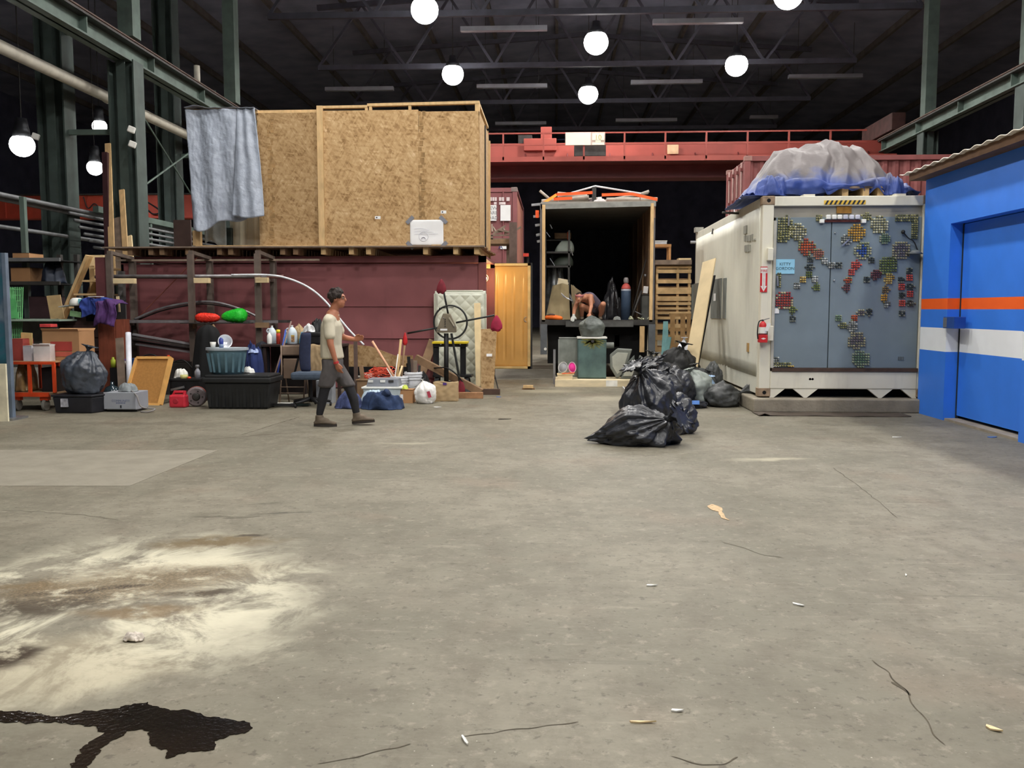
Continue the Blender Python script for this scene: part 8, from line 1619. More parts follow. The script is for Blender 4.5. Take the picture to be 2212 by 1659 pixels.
# bin bags
a, e, h, Y = GR(1277, 879, 1482, 968)
bag('trash_bag', 'glossy black bin bag lying nearest to us, knot at right', ((a + e) / 2 + .03, Y + .3, 0), (e - a, .62, h), (.62, -.45, .5), 81, knot=.42, lump=.17, pleat=.45, nu=130, nv=80, tail=.1)
a, e, h, Y = GR(1350, 800, 1500, 950)
bag('trash_bag', 'big black bin bag just behind the nearest one, knot at upper left', ((a + e) / 2 - .07, Y + .45, 0), ((e - a) * .92, .8, h * 1.0), (-.45, -.25, 1), 82, knot=.32, lump=.16, pleat=.45, nu=130, nv=80)
bag('trash_bag', 'black bin bag slumped right of the big one, low', (P(1468, 900, Y=10.6).x, 10.75, 0), (.5, .6, .5), (.6, .5, .4), 83, knot=.0, lump=.16)
heap = [('black bin bag with bunched neck at the heap left side', 1425, 832, 13.4, .62, .6, .52, (-.3, -.2, 1), BAGM, .4), ('long black bin bag draped down the heap middle', 1462, 838, 13.6, .5, .6, .55, (-.5, 0, .8), BAGM, .2), ('pale cloudy grey bin bag in the heap front', 1501, 832, 13.9, .5, .5, .5, (-.3, 0, 1), BAGC, .2), ('dark bag standing against the white container foot', 1541, 805, 14.6, .34, .36, .66, (.1, .1, 1), BAGG, .0),
        ('dull dark bag lying at the heap right end', 1562, 850, 13.75, .56, .5, .36, (.9, .1, .25), BAGG, .35), ('small blue and white bag on the heap right side', 1535, 826, 14.15, .28, .3, .42, (0, -.2, 1), mat('blue_white_bag', (150, 176, 206), .4, 0, .4, 5), .3), ('grey dusty bag at the heap top left', 1418, 775, 15.6, .5, .45, .62, (0, 0, 1), BAGG, .2), ('black bag at the heap top below the white one', 1468, 770, 15.3, .62, .5, .78, (.2, 0, 1), mat('matte_black_bag', (34, 34, 34), .6, 0, .3, 5, bump=.4, bscale=12), .3),
        ('white bag peeking out at the very top of the heap', 1478, 750, 15.9, .4, .35, .88, (0, 0, 1), mat('white_heap_bag', (226, 228, 236), .4, 0, .1, 5), .2), ('dark grey bag behind the heap beside the plywood board', 1508, 800, 14.75, .5, .45, .5, (-.2, 0, 1), BAGG, .2), ('grey bag between the casing and the heap', 1402, 790, 15.0, .4, .4, .42, (.2, 0, 1), BAGG, .3), ('flat black bag at the heap foot with blue label', 1500, 862, 13.5, .5, .35, .13, (.9, 0, .2), BAGM, .0), ('black bag at the heap centre with twisted neck', 1440, 800, 14.3, .55, .5, .58, (-.4, 0, 1), BAGM, .4), ('dark slumped bag between the pale bag and the plywood board', 1520, 815, 14.35, .45, .42, .42, (.3, 0, 1), BAGG, .2), ('grey sack at the back left of the heap near the slab', 1400, 770, 16.2, .5, .45, .6, (.2, 0, 1), BAGG, .3)]
for i, (lb, px, py, Y, sx, sy, sz, tie, m_, kn) in enumerate(heap): kk_ = 1.18 if i not in (3, 5, 11) else 1.; bag('trash_bag', lb, (P(px, py, Y=Y).x, Y, 0), (sx * kk_, sy * kk_, sz * (1.12 if kk_ > 1 else 1)), tie, 90 + i, m_, group='bin bag heap', knot=kn, lump=.22, nu=64, nv=40)
q = P(1503, 858, Y=13.28); B().obox((q.x, 13.28, .1), (.11, .02, .06), -.4).build('blue_label', mat('label_blue', (90, 140, 216), .6), bpy.data.objects['trash_bag.014'] if 'trash_bag.014' in bpy.data.objects else None)
# metal trolley corner behind the big bag
q0 = P(1352, 888, Z=0); dl = thing('metal_trolley', 'low grey metal trolley half hidden behind the big bag', 'trolley', (q0.x, q0.y, 0)); zz = P(1350, 842, Y=q0.y + .3).z
B().box(q0.x - .03, q0.x + .2, q0.y - .3, q0.y + .3, .12, .15).build('deck', CHROME, dl); B().box(q0.x - .035, q0.x - .015, q0.y - .3, q0.y + .3, .15, .34).build('side_rail', mat('light_alu', (206, 208, 210), .35, .6), dl)
for x, y in ((q0.x + .02, q0.y - .25), (q0.x + .15, q0.y - .25), (q0.x + .02, q0.y + .24), (q0.x + .15, q0.y + .24)): cs = B(); cs.cyl((x - .015, y, .05), (x + .015, y, .05), .05, n=14); cs.build('caster', BLACK, dl); B().box(x - .025, x + .025, y - .025, y + .025, .09, .12).build('caster_plate', CHROME, dl)
q = P(1588, 815, Y=14.8); B().obox((q.x, 14.8, .06), (.14, .1, .12), 0, 0, .4).build('white_carton', PAPER, None, label='little white carton beside the dark bags at the container foot', cat='carton')
# blue tarp heap on the white container
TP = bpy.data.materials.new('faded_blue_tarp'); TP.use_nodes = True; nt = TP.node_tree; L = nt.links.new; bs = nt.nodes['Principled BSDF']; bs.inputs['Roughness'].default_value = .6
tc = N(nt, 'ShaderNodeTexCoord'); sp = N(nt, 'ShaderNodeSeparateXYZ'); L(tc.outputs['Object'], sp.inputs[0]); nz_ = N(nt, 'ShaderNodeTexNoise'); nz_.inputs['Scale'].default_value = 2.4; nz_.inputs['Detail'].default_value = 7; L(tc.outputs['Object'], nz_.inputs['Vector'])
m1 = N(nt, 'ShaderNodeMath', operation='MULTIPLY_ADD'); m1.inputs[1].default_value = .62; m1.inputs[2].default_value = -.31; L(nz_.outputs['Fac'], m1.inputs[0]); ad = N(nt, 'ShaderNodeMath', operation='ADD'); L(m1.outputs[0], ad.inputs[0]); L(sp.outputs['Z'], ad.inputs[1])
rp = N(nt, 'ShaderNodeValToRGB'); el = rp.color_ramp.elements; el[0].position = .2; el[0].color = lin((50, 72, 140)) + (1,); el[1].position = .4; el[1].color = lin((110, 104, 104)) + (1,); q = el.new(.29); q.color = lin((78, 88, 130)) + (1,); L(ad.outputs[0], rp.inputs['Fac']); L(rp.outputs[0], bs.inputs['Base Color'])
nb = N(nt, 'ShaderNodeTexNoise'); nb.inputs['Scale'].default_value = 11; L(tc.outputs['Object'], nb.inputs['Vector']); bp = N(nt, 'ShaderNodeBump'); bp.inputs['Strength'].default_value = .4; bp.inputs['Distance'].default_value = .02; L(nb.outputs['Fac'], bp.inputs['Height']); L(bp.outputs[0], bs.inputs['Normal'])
Yt = 13.75; ridge = [(1598, 446), (1625, 412), (1650, 380), (1682, 336), (1705, 330), (1735, 331), (1770, 318), (1800, 313), (1830, 317), (1862, 330), (1895, 350), (1912, 372), (1925, 392), (1940, 400), (1952, 418)]
def hgt(px):
    for (x0, y0), (x1, y1) in zip(ridge, ridge[1:]):
        if x0 <= px <= x1: return y0 + (y1 - y0) * (px - x0) / (x1 - x0)
    return 446
ZT = ZF1 + .02
def heapf(u, v):
    px = 1597 + u * 356; base = P(px, 430, Y=Yt); ztop = max(ZT + .02, P(px, hgt(px), Y=Yt + .35).z)
    x = base.x; s = v
    yy = Yt - .45 + 1.75 * s; k = sin(pi * min(1, max(0, s * .98 + .01))) ** .75
    z = ZT + (ztop - ZT) * k
    n1 = noise.noise(Vector((u * 7, s * 4, 3))); n2 = 1 - 2 * abs(noise.noise(Vector((u * 9 + s * 3, s * 5, 8)))); n3 = noise.noise(Vector((u * 24, s * 12, 1))); n4 = sin(u * 34 + 5 * n1)
    rg = 1 - 2 * abs(noise.noise(Vector((u * 6 + 1.2 * s, s * 2.2 - u, 4)))); rg2 = 1 - 2 * abs(noise.noise(Vector((u * 13 - 3 * s, s * 3.5, 11))))
    z += (ztop - ZT) * (.1 * n1 + .1 * rg * k) * (1 - abs(2 * s - 1)) + .045 * rg2 * k * (1 - s * .5) + .012 * n3
    front = max(0, 1 - s * 2.4)
    z += front * .05 * n4; yy -= front * (.1 * n1 + .07 * n2 + .05 * n4) ; x += .03 * n2
    if s < .3 and px > 1640: z = max(z, ZT - .02 + .13 * (.5 + .5 * n4) * (1 if px < 1740 else .7) * (1 - s * 3))
    return (x, yy, max(z, ZT))
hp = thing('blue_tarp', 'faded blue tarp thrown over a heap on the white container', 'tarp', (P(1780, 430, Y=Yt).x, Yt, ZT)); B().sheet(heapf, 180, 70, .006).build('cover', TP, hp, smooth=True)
def skirtf(u, v):
    px = 1690 + u * 215; x = P(px, 430, Y=Yt - .4).x; sag = .5 + .5 * sin(u * 11 + 1.5 * sin(u * 5)); z1 = ZT + .22 + .05 * sin(u * 8); z0 = ZT + .02 + .11 * sag * (0 if u < .25 else 1) - .0
    return (x, Yt - .5 - .05 * sin(u * 25) - .05 * sin(pi * v) - .02 * noise.noise(Vector((u * 12, v * 3, 0))), z0 + (z1 - z0) * v)
B().sheet(skirtf, 70, 12, .005).build('hanging_hem', TP, hp, smooth=True)
for i, (px0, px1, py0, py1, sd) in enumerate(((1628, 1700, 398, 440, 3), (1900, 1950, 396, 432, 6), (1598, 1650, 428, 452, 9))):
    a, e, f, g = RC(px0, py0, px1, py1, Yt - .35); lump('bunched_fold', None, None, (a + e) / 2, Yt - .38, ZT, e - a, .4, g - ZT, sd, TP, parent=hp, wr=.7, pw=.45)
pl = thing('pallet', 'small pallet poking out under the blue tarp right side', 'pallet', (P(1880, 425, Y=Yt - .4).x, Yt - .4, ZF1)); a, e, f, g = RC(1820, 402, 1910, 432, Yt - .5)
for k in range(5): B().box(a, e, Yt - .5 + k * .2, Yt - .38 + k * .2, g - .03, g).build('deck_board', GREYWOOD, pl)
for x in (a, (a + e) / 2, e - .09): B().box(x, x + .09, Yt - .48, Yt + .4, ZF1 + .001, g - .03).build('stringer', PINE, pl)
# people
SPH = bmesh.new(); bmesh.ops.create_icosphere(SPH, subdivisions=2, radius=1.0); SV = [v.co.copy() for v in SPH.verts]; SPH.free()
def blob(name, segs, voxel, m, parent, it=5, tree=None):
    """one continuous skin over tapered limbs: hulls joined, remeshed and smoothed"""
    me = bpy.data.meshes.new(name); bm = bmesh.new()
    for s in segs:
        p0, r0, p1, r1 = s; tmp = bmesh.new()
        for p, r in ((p0, r0), (p1, r1)):
            rv = Vector(r) if isinstance(r, (tuple, list)) else Vector((r, r, r))
            for q in SV: tmp.verts.new(Vector(p) + Vector((q.x * rv.x, q.y * rv.y, q.z * rv.z)))
        bmesh.ops.convex_hull(tmp, input=tmp.verts); t2 = bpy.data.meshes.new('t'); tmp.to_mesh(t2); tmp.free(); bm.from_mesh(t2); bpy.data.meshes.remove(t2)
    o0 = ORG[parent.name]; bm.transform(Matrix.Translation(-o0));
    loose = [v for v in bm.verts if not v.link_faces]; bmesh.ops.delete(bm, geom=loose, context='VERTS'); bm.to_mesh(me); bm.free()
    ob = bpy.data.objects.new(name, me); COL.objects.link(ob)
    rmod = ob.modifiers.new('r', 'REMESH'); rmod.mode = 'VOXEL'; rmod.voxel_size = voxel; sm = ob.modifiers.new('s', 'SMOOTH'); sm.iterations = it; sm.factor = .5
    dg = bpy.context.evaluated_depsgraph_get(); dg.update(); me2 = bpy.data.meshes.new_from_object(ob.evaluated_get(dg)); bpy.data.objects.remove(ob); bpy.data.meshes.remove(me)
    me2.name = name; me2.materials.clear(); me2.materials.append(m); me2.polygons.foreach_set('use_smooth', [True] * len(me2.polygons))
    o = bpy.data.objects.new(name, me2); COL.objects.link(o); o.parent = parent; ORG[o.name] = o0
    return o
def hand(wrist, d, side, back, s=1., curl=.5, spread=0.):
    """palm, four unequal bent fingers and a thumb; d = pointing direction, side = towards the thumb, back = back of the hand"""
    w, d, sd, bk = Vector(wrist), Vector(d).normalized(), Vector(side).normalized(), Vector(back).normalized(); out = []
    k = w + d * .085 * s
    for t in (-1, 0, 1): out.append((w + sd * .012 * t * s + d * .01, .019 * s, k + sd * .026 * t * s, .0155 * s))
    for i, (off, ln) in enumerate(((.033, .072), (.011, .082), (-.011, .076), (-.031, .06))):
        a = k + sd * off * s; c1 = curl * .7; d1 = (d * cos(c1) - bk * sin(c1)).normalized(); b = a + d1 * ln * .45 * s; d2 = (d * cos(c1 * 2.2) - bk * sin(c1 * 2.2)).normalized(); c = b + d2 * ln * .33 * s; d3 = (d * cos(c1 * 3) - bk * sin(c1 * 3)).normalized(); e = c + d3 * ln * .25 * s
        out += [(a, .0098 * s, b, .0088 * s), (b, .0088 * s, c, .008 * s), (c, .008 * s, e, .007 * s)]
    a = w + d * .025 * s + sd * .026 * s; b = a + (d * .6 + sd * .65 - bk * .3).normalized() * .04 * s; c = b + (d * .9 + sd * .1 - bk * .35).normalized() * .034 * s
    out += [(a, .0135 * s, b, .0115 * s), (b, .0115 * s, c, .009 * s)]
    return out
SKIN = mat('tan_skin', (176, 116, 88), .5, 0, .08, 9, spec=.4); SKIN2 = mat('pale_tan_skin', (190, 132, 104), .5, 0, .1, 9)  # skin tones of the walking and the crouching person
HAIR = mat('dark_hair', (44, 34, 30), .7, 0, .4, 30, bump=.6, bscale=60); TEE = mat('cream_tee', (206, 198, 176), .85, 0, .1, 4, bump=.25, bscale=9); SHO = mat('grey_shorts', (92, 88, 88), .9, 0, .22, 8, bump=.2, bscale=14); LEG = mat('black_leggings', (38, 38, 42), .8, 0, .2, 10); BOOT = mat('brown_boots', (104, 92, 78), .8, 0, .25, 10)
YM = P(700, 919, Z=0).y
def Q(px, py, dy=0.): return P(px, py, Y=YM + dy)
mn = thing('person', 'man in cream T-shirt, grey shorts and black leggings walking right', 'person', (Q(722, 900).x, YM, 0))
hd = Q(729, 646); s1 = Q(716, 690); nkb = Q(719, 676)
shN, shF = Q(709, 693, -.17), Q(722, 693, .17); elN, elF = Q(714, 744, -.22), Q(739, 728, .22); wrN, wrF = Q(726, 783, -.2), Q(764, 733, .16)
hipN, hipF = Q(717, 790, -.09), Q(722, 790, .09); knB, knF = Q(701, 842, -.09), Q(755, 838, .09); anB, anF = Q(690, 899, -.09), Q(771, 900, .09)
body = [(hd + Vector((-.012, 0, .025)), (.098, .078, .1), hd + Vector((-.012, 0, .025)), (.098, .078, .1)), (hd + Vector((.025, 0, -.04)), (.068, .058, .07), hd + Vector((.03, 0, -.075)), (.05, .045, .04)), (hd + Vector((.06, 0, -.075)), .03, hd + Vector((.058, 0, -.088)), .026),
        (hd + Vector((.085, 0, .02)), .014, hd + Vector((.106, 0, -.015)), .015), (hd + Vector((.07, 0, .035)), (.03, .05, .02), hd + Vector((.07, 0, .035)), (.03, .05, .02)), (hd + Vector((.087, 0, -.047)), (.01, .022, .007), hd + Vector((.087, 0, -.058)), (.01, .02, .007)),
        (hd + Vector((-.01, 0, -.04)), .056, nkb, .062), (nkb, (.08, .1, .05), s1 + Vector((0, 0, -.05)), (.11, .17, .1)), (s1 + Vector((0, 0, -.08)), (.115, .17, .1), Q(717, 750), (.1, .145, .1)), (Q(717, 750), (.1, .145, .1), Q(719, 785), (.115, .16, .1)),
        (shN, .058, elN, .042), (elN, .042, wrN, .029), (shF, .058, elF, .042), (elF, .042, wrF, .029), (s1, .09, shN, .06), (s1, .09, shF, .06),
        (hipN, .09, knB, .058), (knB, .056, Q(698, 862, -.09), .054), (Q(698, 862, -.09), .054, anB, .036), (hipF, .09, knF, .058), (knF, .056, Q(764, 862, .09), .054), (Q(764, 862, .09), .054, anF, .036)]
body += hand(wrN, (wrN - elN).normalized() + Vector((.05, 0, 0)), (.8, -.3, 0), (-.3, -.9, 0), 1., .45); body += hand(wrF, (.8, 0, .15), (0, -.2, 1), (-.1, 1, .2), 1., .6)
bd = blob('body', body, .0085, SKIN, mn, 4)
for s in (-1, 1):
    B().ball(hd + Vector((.079, s * .032, .012)), .0095, 10, 8).build('eye', mat('eye_white', (168, 156, 148), .3), mn, smooth=True); B().ball(hd + Vector((.0875, s * .032, .012)), .0055, 8, 6).build('pupil', HAIR, mn, smooth=True)
    B().lathe([(.004, 0), (.018, .002), (.026, .008), (.024, .014), (.012, .008), (.004, .006)], hd + Vector((-.005, s * .078, 0)), 14, Matrix.Rotation(-s * pi / 2, 3, 'X') @ Matrix.Rotation(.0, 3, 'Z'), sx=.75, sy=1.15).build('ear', SKIN, mn, smooth=True)
    B().beam(hd + Vector((.088, s * .018, .032)), hd + Vector((.082, s * .046, .033)), .01, .007).build('eyebrow', HAIR, mn)
B().beam(hd + Vector((.094, -.02, -.053)), hd + Vector((.094, .02, -.053)), .006, .004).build('mouth', mat('lip', (140, 76, 68), .6), mn)
hs = []; r = random.Random(6)
for k in range(46):
    an, el_ = r.uniform(0, 2 * pi), r.uniform(-.25, 1.3); p = hd + Vector((-.022 + cos(an) * cos(el_) * .092, sin(an) * cos(el_) * .078, .032 + sin(el_) * .095))
    if p.x > hd.x + .05 and p.z < hd.z + .085: continue
    hs.append((p, r.uniform(.02, .034), p + Vector((r.uniform(-.02, .01), r.uniform(-.015, .015), r.uniform(0, .022))), r.uniform(.012, .022)))
hs.append((hd + Vector((-.03, 0, .05)), (.09, .076, .085), hd + Vector((-.045, 0, -.005)), (.062, .068, .06)))
blob('hair', hs, .009, HAIR, mn, 2)
# T-shirt: torso with shoulder seams and short sleeves ending above the elbow
slN, slF = shN.lerp(elN, .62), shF.lerp(elF, .62)
tee = [(s1 + Vector((-.005, 0, .02)), (.095, .13, .045), s1 + Vector((0, 0, -.08)), (.135, .185, .09)), (s1 + Vector((0, 0, -.08)), (.135, .185, .09), Q(715, 745), (.135, .17, .1)), (Q(715, 745), (.135, .17, .1), Q(718, 772), (.15, .185, .035)), (shN + Vector((0, .02, .005)), .076, slN, .073), (shF, .076, slF, .073), (s1, .1, shN, .07), (s1, .1, shF, .07)]
blob('t_shirt', tee, .011, TEE, mn, 6)
B().lathe([(.066, 0), (.078, -.004), (.08, .012), (.068, .018)], nkb + Vector((.006, 0, -.012)), 20, Matrix.Rotation(.35, 3, 'Y'), sy=1.05).build('collar', TEE, mn, smooth=True)
sh = [(Q(718, 776), (.138, .172, .03), Q(719, 800), (.135, .17, .06)), (hipN, (.12, .1, .1), hipN.lerp(knB, .82), (.105, .095, .04)), (hipF, (.12, .1, .1), hipF.lerp(knF, .85), (.11, .095, .04)), (Q(719, 795), (.13, .16, .07), Q(722, 812), (.1, .12, .05))]
blob('shorts', sh, .011, SHO, mn, 6)
lg = [(hipN.lerp(knB, .6), .083, knB, .067), (knB, .067, Q(697, 862, -.09), .064), (Q(697, 862, -.09), .064, Q(690.5, 893, -.09), .047)]
blob('legging', lg, .01, LEG, mn, 4); lg = [(hipF.lerp(knF, .6), .083, knF, .067), (knF, .067, Q(764, 862, .09), .064), (Q(764, 862, .09), .064, Q(769.5, 891, .09), .047)]
blob('legging', lg, .01, LEG, mn, 4)
def boot(an, toe, heel_up, nm):
    an = Vector(an); f = Vector((1, 0, toe)).normalized(); up = Vector((-toe, 0, 1)).normalized(); z0 = an.z
    sole = an - up * .085
    segs = [(an + up * .03, (.054, .05, .03), an - up * .05, (.058, .048, .035)), (sole + up * .03 - f * .03, (.05, .044, .03), sole + up * .035 + f * .1, (.05, .05, .036)), (sole + up * .03 + f * .1, (.05, .05, .034), sole + up * .022 + f * .18, (.045, .046, .026)), (an - up * .02, .05, sole + up * .05 + f * .09, .042)]
    o = blob(nm, segs, .009, BOOT, mn, 4)
    q = B(); n = 26; ring = []
    for i in range(n):
        t = 2 * pi * i / n; ring.append(sole + f * (.075 + cos(t) * .152) + Vector((0, 1, 0)) * sin(t) * (.05 if cos(t) < .2 else .053))
    q.rings([[p - up * .018 for p in ring], [p + up * .014 for p in ring]]); q.build('sole', mat('boot_sole', (54, 48, 44), .8), o)
    for k in range(3): c = an + f * (.05 + .02 * k) + up * (-.01 - .018 * k); B().beam(c - Vector((0, .03, 0)), c + Vector((0, .03, 0)), .006, .006).build('lace', mat('lace', (150, 140, 120), .8), o)
za_ = Q(690, 899).z
boot((anB.x, anB.y, .103), 0.0, 0, 'boot'); boot((anF.x, anF.y, .118), .1, 0, 'boot')
# red wristband
d = (wrN - elN).normalized(); B().tube([wrN - d * .012, wrN + d * .014], .034, 16).build('wristband', mat('red_band', (196, 56, 60), .6), mn)
# ---- crouching person in the truck
YQ2 = YT0 + .12; FZ2 = TZ0
def T(px, py, dy=0.): return P(px, py, Y=YT0 + dy)
pr = thing('person', 'person in grey purple tank top crouching at the open truck edge', 'person', (T(1275, 690).x, YT0 + .35, FZ2))
hd2 = T(1251.5, 643, .02); ft_l = Vector((T(1297, 690, .3).x, YT0 + .32, FZ2 + .04)); ft_r = Vector((T(1257, 690, .25).x, YT0 + .3, FZ2 + .04)); pel = T(1291, 672, .55); ch = T(1270, 643, .22); shL, shR = T(1276, 641, .1), T(1249, 648, .3)
knL, knR = T(1303, 657, .12), T(1257, 661, .16); elL, wrL = T(1277, 662, .02), T(1274, 676, -.12); elR, wrR = T(1241, 668, .1), T(1239, 686, .0); wrR.z = FZ2 + .085
MH = Matrix.Rotation(radians(25), 3, 'X')
b2 = [(hd2, (.078, .095, .098), hd2 + Vector((0, .02, .01)), (.08, .098, .1)), (hd2 + Vector((-.01, -.06, -.05)), (.05, .05, .055), hd2 + Vector((-.012, -.065, -.085)), (.04, .04, .03)), (hd2 + Vector((-.012, -.1, -.02)), .013, hd2 + Vector((-.014, -.118, -.045)), .014), (hd2 + Vector((.03, .06, -.02)), .055, ch + Vector((-.03, 0, .02)), .065),
      (ch, (.13, .11, .1), T(1282, 655, .4), (.12, .12, .11)), (T(1282, 655, .4), (.12, .12, .11), pel, (.14, .14, .12)), (ch, .1, shL, .062), (ch, .1, shR, .06), (shL, .058, elL, .042), (elL, .042, wrL, .03), (shR, .055, elR, .042), (elR, .042, wrR, .03),
      (pel + Vector((.05, -.05, -.02)), .095, knL, .06), (knL, .062, ft_l + Vector((0, .02, .06)), .042), (pel + Vector((-.1, -.05, -.02)), .095, knR, .06), (knR, .062, ft_r + Vector((0, .02, .06)), .042)]
b2 += hand(wrL, (0, -.45, -.8), (-.9, 0, 0), (.1, -.7, .5), 1., .5)
blob('body', b2, .0095, SKIN2, pr, 4)
for s in (-1, 1):
    B().ball(hd2 + Vector((-.01 + s * .03, -.095, -.008)), .011, 10, 8).build('eye', mat('eye_white', (168, 156, 148), .3), pr, smooth=True); B().ball(hd2 + Vector((-.01 + s * .03, -.104, -.01)), .0055, 8, 6).build('pupil', HAIR, pr)
    B().ball(hd2 + Vector((s * .079, .0, -.01)), (.01, .02, .03), 10, 8).build('ear', SKIN2, pr, smooth=True)
B().beam(hd2 + Vector((-.032, -.108, -.068)), hd2 + Vector((.01, -.108, -.068)), .006, .006).build('mouth', mat('lip', (140, 76, 68), .6), pr)
blob('hair', [(hd2 + Vector((0, .03, .035)), (.086, .098, .085), hd2 + Vector((0, .05, .0)), (.084, .09, .09)), (hd2 + Vector((.02, .11, -.02)), .05, hd2 + Vector((.03, .12, -.06)), .03)], .01, HAIR, pr, 4)
rs = []
for i, (dz, k) in enumerate(((0.0, 1.0), (.004, 1.04), (.034, 1.04), (.038, 1.0))): rs.append([hd2 + Vector((cos(t) * .086 * k, .008 + sin(t) * .106 * k, .028 + dz - .018 * sin(t) * -1)) for t in [2 * pi * q / 28 for q in range(28)]])
B().rings(rs).build('headband', mat('rose_band', (176, 112, 116), .8), pr, smooth=True)
TT = mat('tank_grey', (96, 88, 104), .85, 0, .25, 12)
blob('tank_top', [(ch + Vector((.02, .05, .01)), (.155, .125, .115), T(1282, 655, .42), (.16, .15, .135)), (T(1282, 655, .42), (.16, .15, .135), pel + Vector((0, .02, .03)), (.15, .15, .1)), (ch + Vector((0, .03, .01)), .105, shL + Vector((-.035, .07, .02)), .06)], .011, TT, pr, 5)
blob('shorts', [(pel, (.165, .155, .12), (pel + knL) / 2 + Vector((.0, .05, -.01)), .105), (pel, (.165, .155, .12), (pel + knR) / 2 + Vector((0, .05, -.01)), .1)], .011, mat('dark_shorts', (58, 50, 54), .9), pr, 5)
GLV = mat('white_glove', (196, 200, 196), .8); blob('glove', [(wrR + Vector((0, 0, .02)), .034, wrR, .036)] + hand(wrR, (-.15, -.75, -.35), (.9, -.2, 0), (0, -.4, .9), 1.15, .35), .009, GLV, pr, 3)
for c, nm in ((ft_l, 'shoe'), (ft_r, 'shoe')): blob(nm, [(c + Vector((0, .05, .035)), (.045, .05, .05), c + Vector((0, .04, .0)), (.045, .06, .038)), (c, (.045, .06, .036), c + Vector((0, -.12, -.006)), (.042, .05, .03))], .01, BOOT, pr, 3)
# puddle and litter on the floor
def outline(pts, n=6): return bez([P(x, y, Z=0) for x, y in pts] + [P(*pts[0], Z=0)], n)[:-1]
pud = [(-60, 1532), (0, 1536), (60, 1540), (120, 1548), (185, 1538), (240, 1532), (290, 1522), (318, 1518), (345, 1530), (385, 1535), (430, 1540), (450, 1550), (500, 1556), (540, 1562), (545, 1572), (530, 1584), (490, 1588), (470, 1600), (455, 1618), (420, 1624), (395, 1632), (365, 1636), (362, 1622), (330, 1612), (318, 1600), (325, 1588), (310, 1580), (280, 1580), (262, 1592), (240, 1602), (220, 1618), (205, 1640), (185, 1665), (150, 1670), (165, 1640), (185, 1612), (205, 1598), (222, 1580), (180, 1568), (120, 1560), (60, 1562), (0, 1560), (-60, 1562)]
ol = outline(pud, 9); r = random.Random(1)
cen = sum(ol, Vector()) / len(ol); ol2 = []
for i, p in enumerate(ol): ol2.append(p + Vector((noise.noise(p * 22) * .02 + noise.noise(p * 60) * .01, noise.noise(p * 22 + Vector((9, 0, 0))) * .02 + noise.noise(p * 60 + Vector((5, 0, 0))) * .01, 0)))
PUD = mat('dark_wet_oil', (28, 20, 13), .14, 0, .7, 1.6, spec=.5, bump=.12, bscale=50)
bm = bmesh.new(); vs = [bm.verts.new((p.x - cen.x, p.y - cen.y, .003)) for p in ol2]; fc_ = bm.faces.new(vs); bmesh.ops.triangulate(bm, faces=[fc_]); ex = bmesh.ops.extrude_face_region(bm, geom=bm.faces[:]);
for v in [q for q in ex['geom'] if isinstance(q, bmesh.types.BMVert)]: v.co.z -= .0025
bmesh.ops.recalc_face_normals(bm, faces=bm.faces); me = bpy.data.meshes.new('oil_puddle'); bm.to_mesh(me); bm.free(); me.materials.append(PUD); o = bpy.data.objects.new('oil_puddle', me); COL.objects.link(o); o.location = (cen.x, cen.y, .0005); setp(o, 'dark wet oily puddle with branching arms at lower left', 'puddle')
def chip(name, label, px, py, w, l, rz, m, h=.006, cat='litter', grp=None):
    c = P(px, py, Z=0); r = random.Random(int(px)); n = 7; pts = []
    for i in range(n): t = 2 * pi * i / n; pts.append(Vector((cos(t) * w / 2 * r.uniform(.7, 1.1), sin(t) * l / 2 * r.uniform(.7, 1.1), 0)))
    R = Matrix.Rotation(rz, 3, 'Z'); base = [c + R @ p + Vector((0, 0, .001 + (h * .5 if i % 3 == 0 else 0))) for i, p in enumerate(pts)]
    return B().prism(base, (0, 0, h)).build(name, m, None, label=label, cat=cat, group=grp)
TANC = mat('exposed_aggregate', (196, 168, 132), .9, 0, .3, 40)
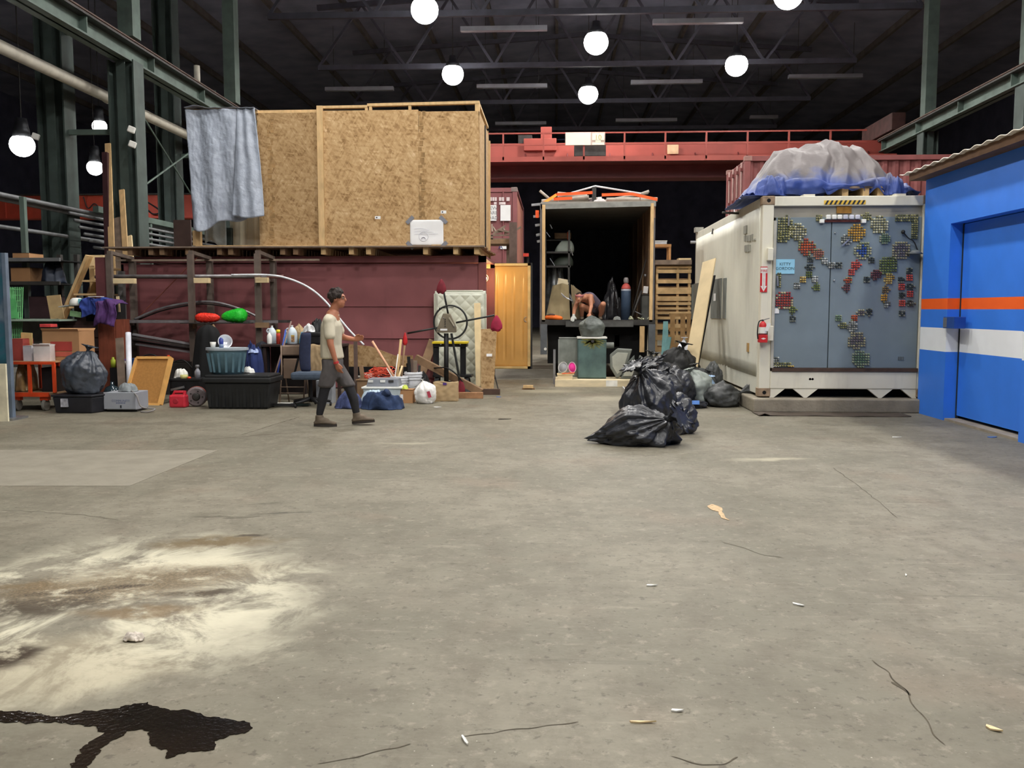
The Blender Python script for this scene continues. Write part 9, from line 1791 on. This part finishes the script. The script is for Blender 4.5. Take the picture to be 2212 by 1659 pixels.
for i, (px, py, w_, l_, rz, m_, lb) in enumerate(((1408, 1266, .07, .02, .1, WHITE, 'small white paper scrap on the floor centre right'), (1726, 1308, .07, .02, -.6, WHITE, 'small white paper scrap right of the centre scrap'), (1003, 1600, .012, .09, .4, WHITE, 'thin white stick on the floor near the bottom edge'), (1463, 1537, .05, .018, 0, WHITE, 'tiny white scrap on the floor at lower right'), (1387, 1562, .1, .01, .05, PINEL, 'thin straw pale sliver on the floor at lower middle'), (2146, 1576, .06, .03, -.8, PINEL, 'pale wooden chip on the floor at far lower right'), (1957, 1244, .01, .05, -.3, WHITE, 'thin white sliver on the floor at right'), (1937, 945, .12, .03, 0, WHITE, 'white scrap on the floor before the blue booth'), (2143, 945, .14, .06, .2, mat('blue_tape', (70, 120, 200), .6), 'blue tape scrap by the blue booth door'), (1090, 906, .2, .03, .1, SHADE, 'dark strip on the floor right of the jeans'), (945, 880, .14, .06, .1, PAPER, 'crumbled white bits on the floor below the paper bag'), (930, 868, .3, .04, .05, PINEL, 'pale thin stick on the floor before the white bag'), (1078, 858, .1, .04, 0, mat('blue_tape', (70, 120, 200), .6), 'blue scrap on the floor near the wedge'))):
    chip('floor_scrap', lb, px, py, w_, l_, rz, m_, cat='scrap', grp='floor scraps')
c = P(1553, 1106, Z=0); g0, g1 = P(1537, 1090, Z=0), P(1573, 1124, Z=0); gp = []; r = random.Random(9)
for i in range(9): t = i / 8; gp.append(g0.lerp(g1, t) + Vector((-.03 - .02 * sin(t * 8) + r.uniform(-.012, .012) if 0 < i < 8 else 0, 0, .0015)))
for i in range(8, -1, -1): t = i / 8; gp.append(g0.lerp(g1, t) + Vector((.025 + .02 * sin(t * 6) + r.uniform(-.012, .012) if 0 < i < 8 else .01, 0, .0015)))
B().prism(gp, (0, 0, .002)).build('floor_gouge', TANC, None, label='long tan gouge chipped in the concrete right of centre', cat='gouge')
lump('crushed_cup', 'crumpled pale paper on the white stained floor at left', 'paper', P(290, 1383, Z=0).x, P(290, 1383, Z=0).y, 0, .1, .07, .02, 77, mat('dirty_paper', (206, 196, 184), .8, 0, .3, 20), wr=.8, n=24)
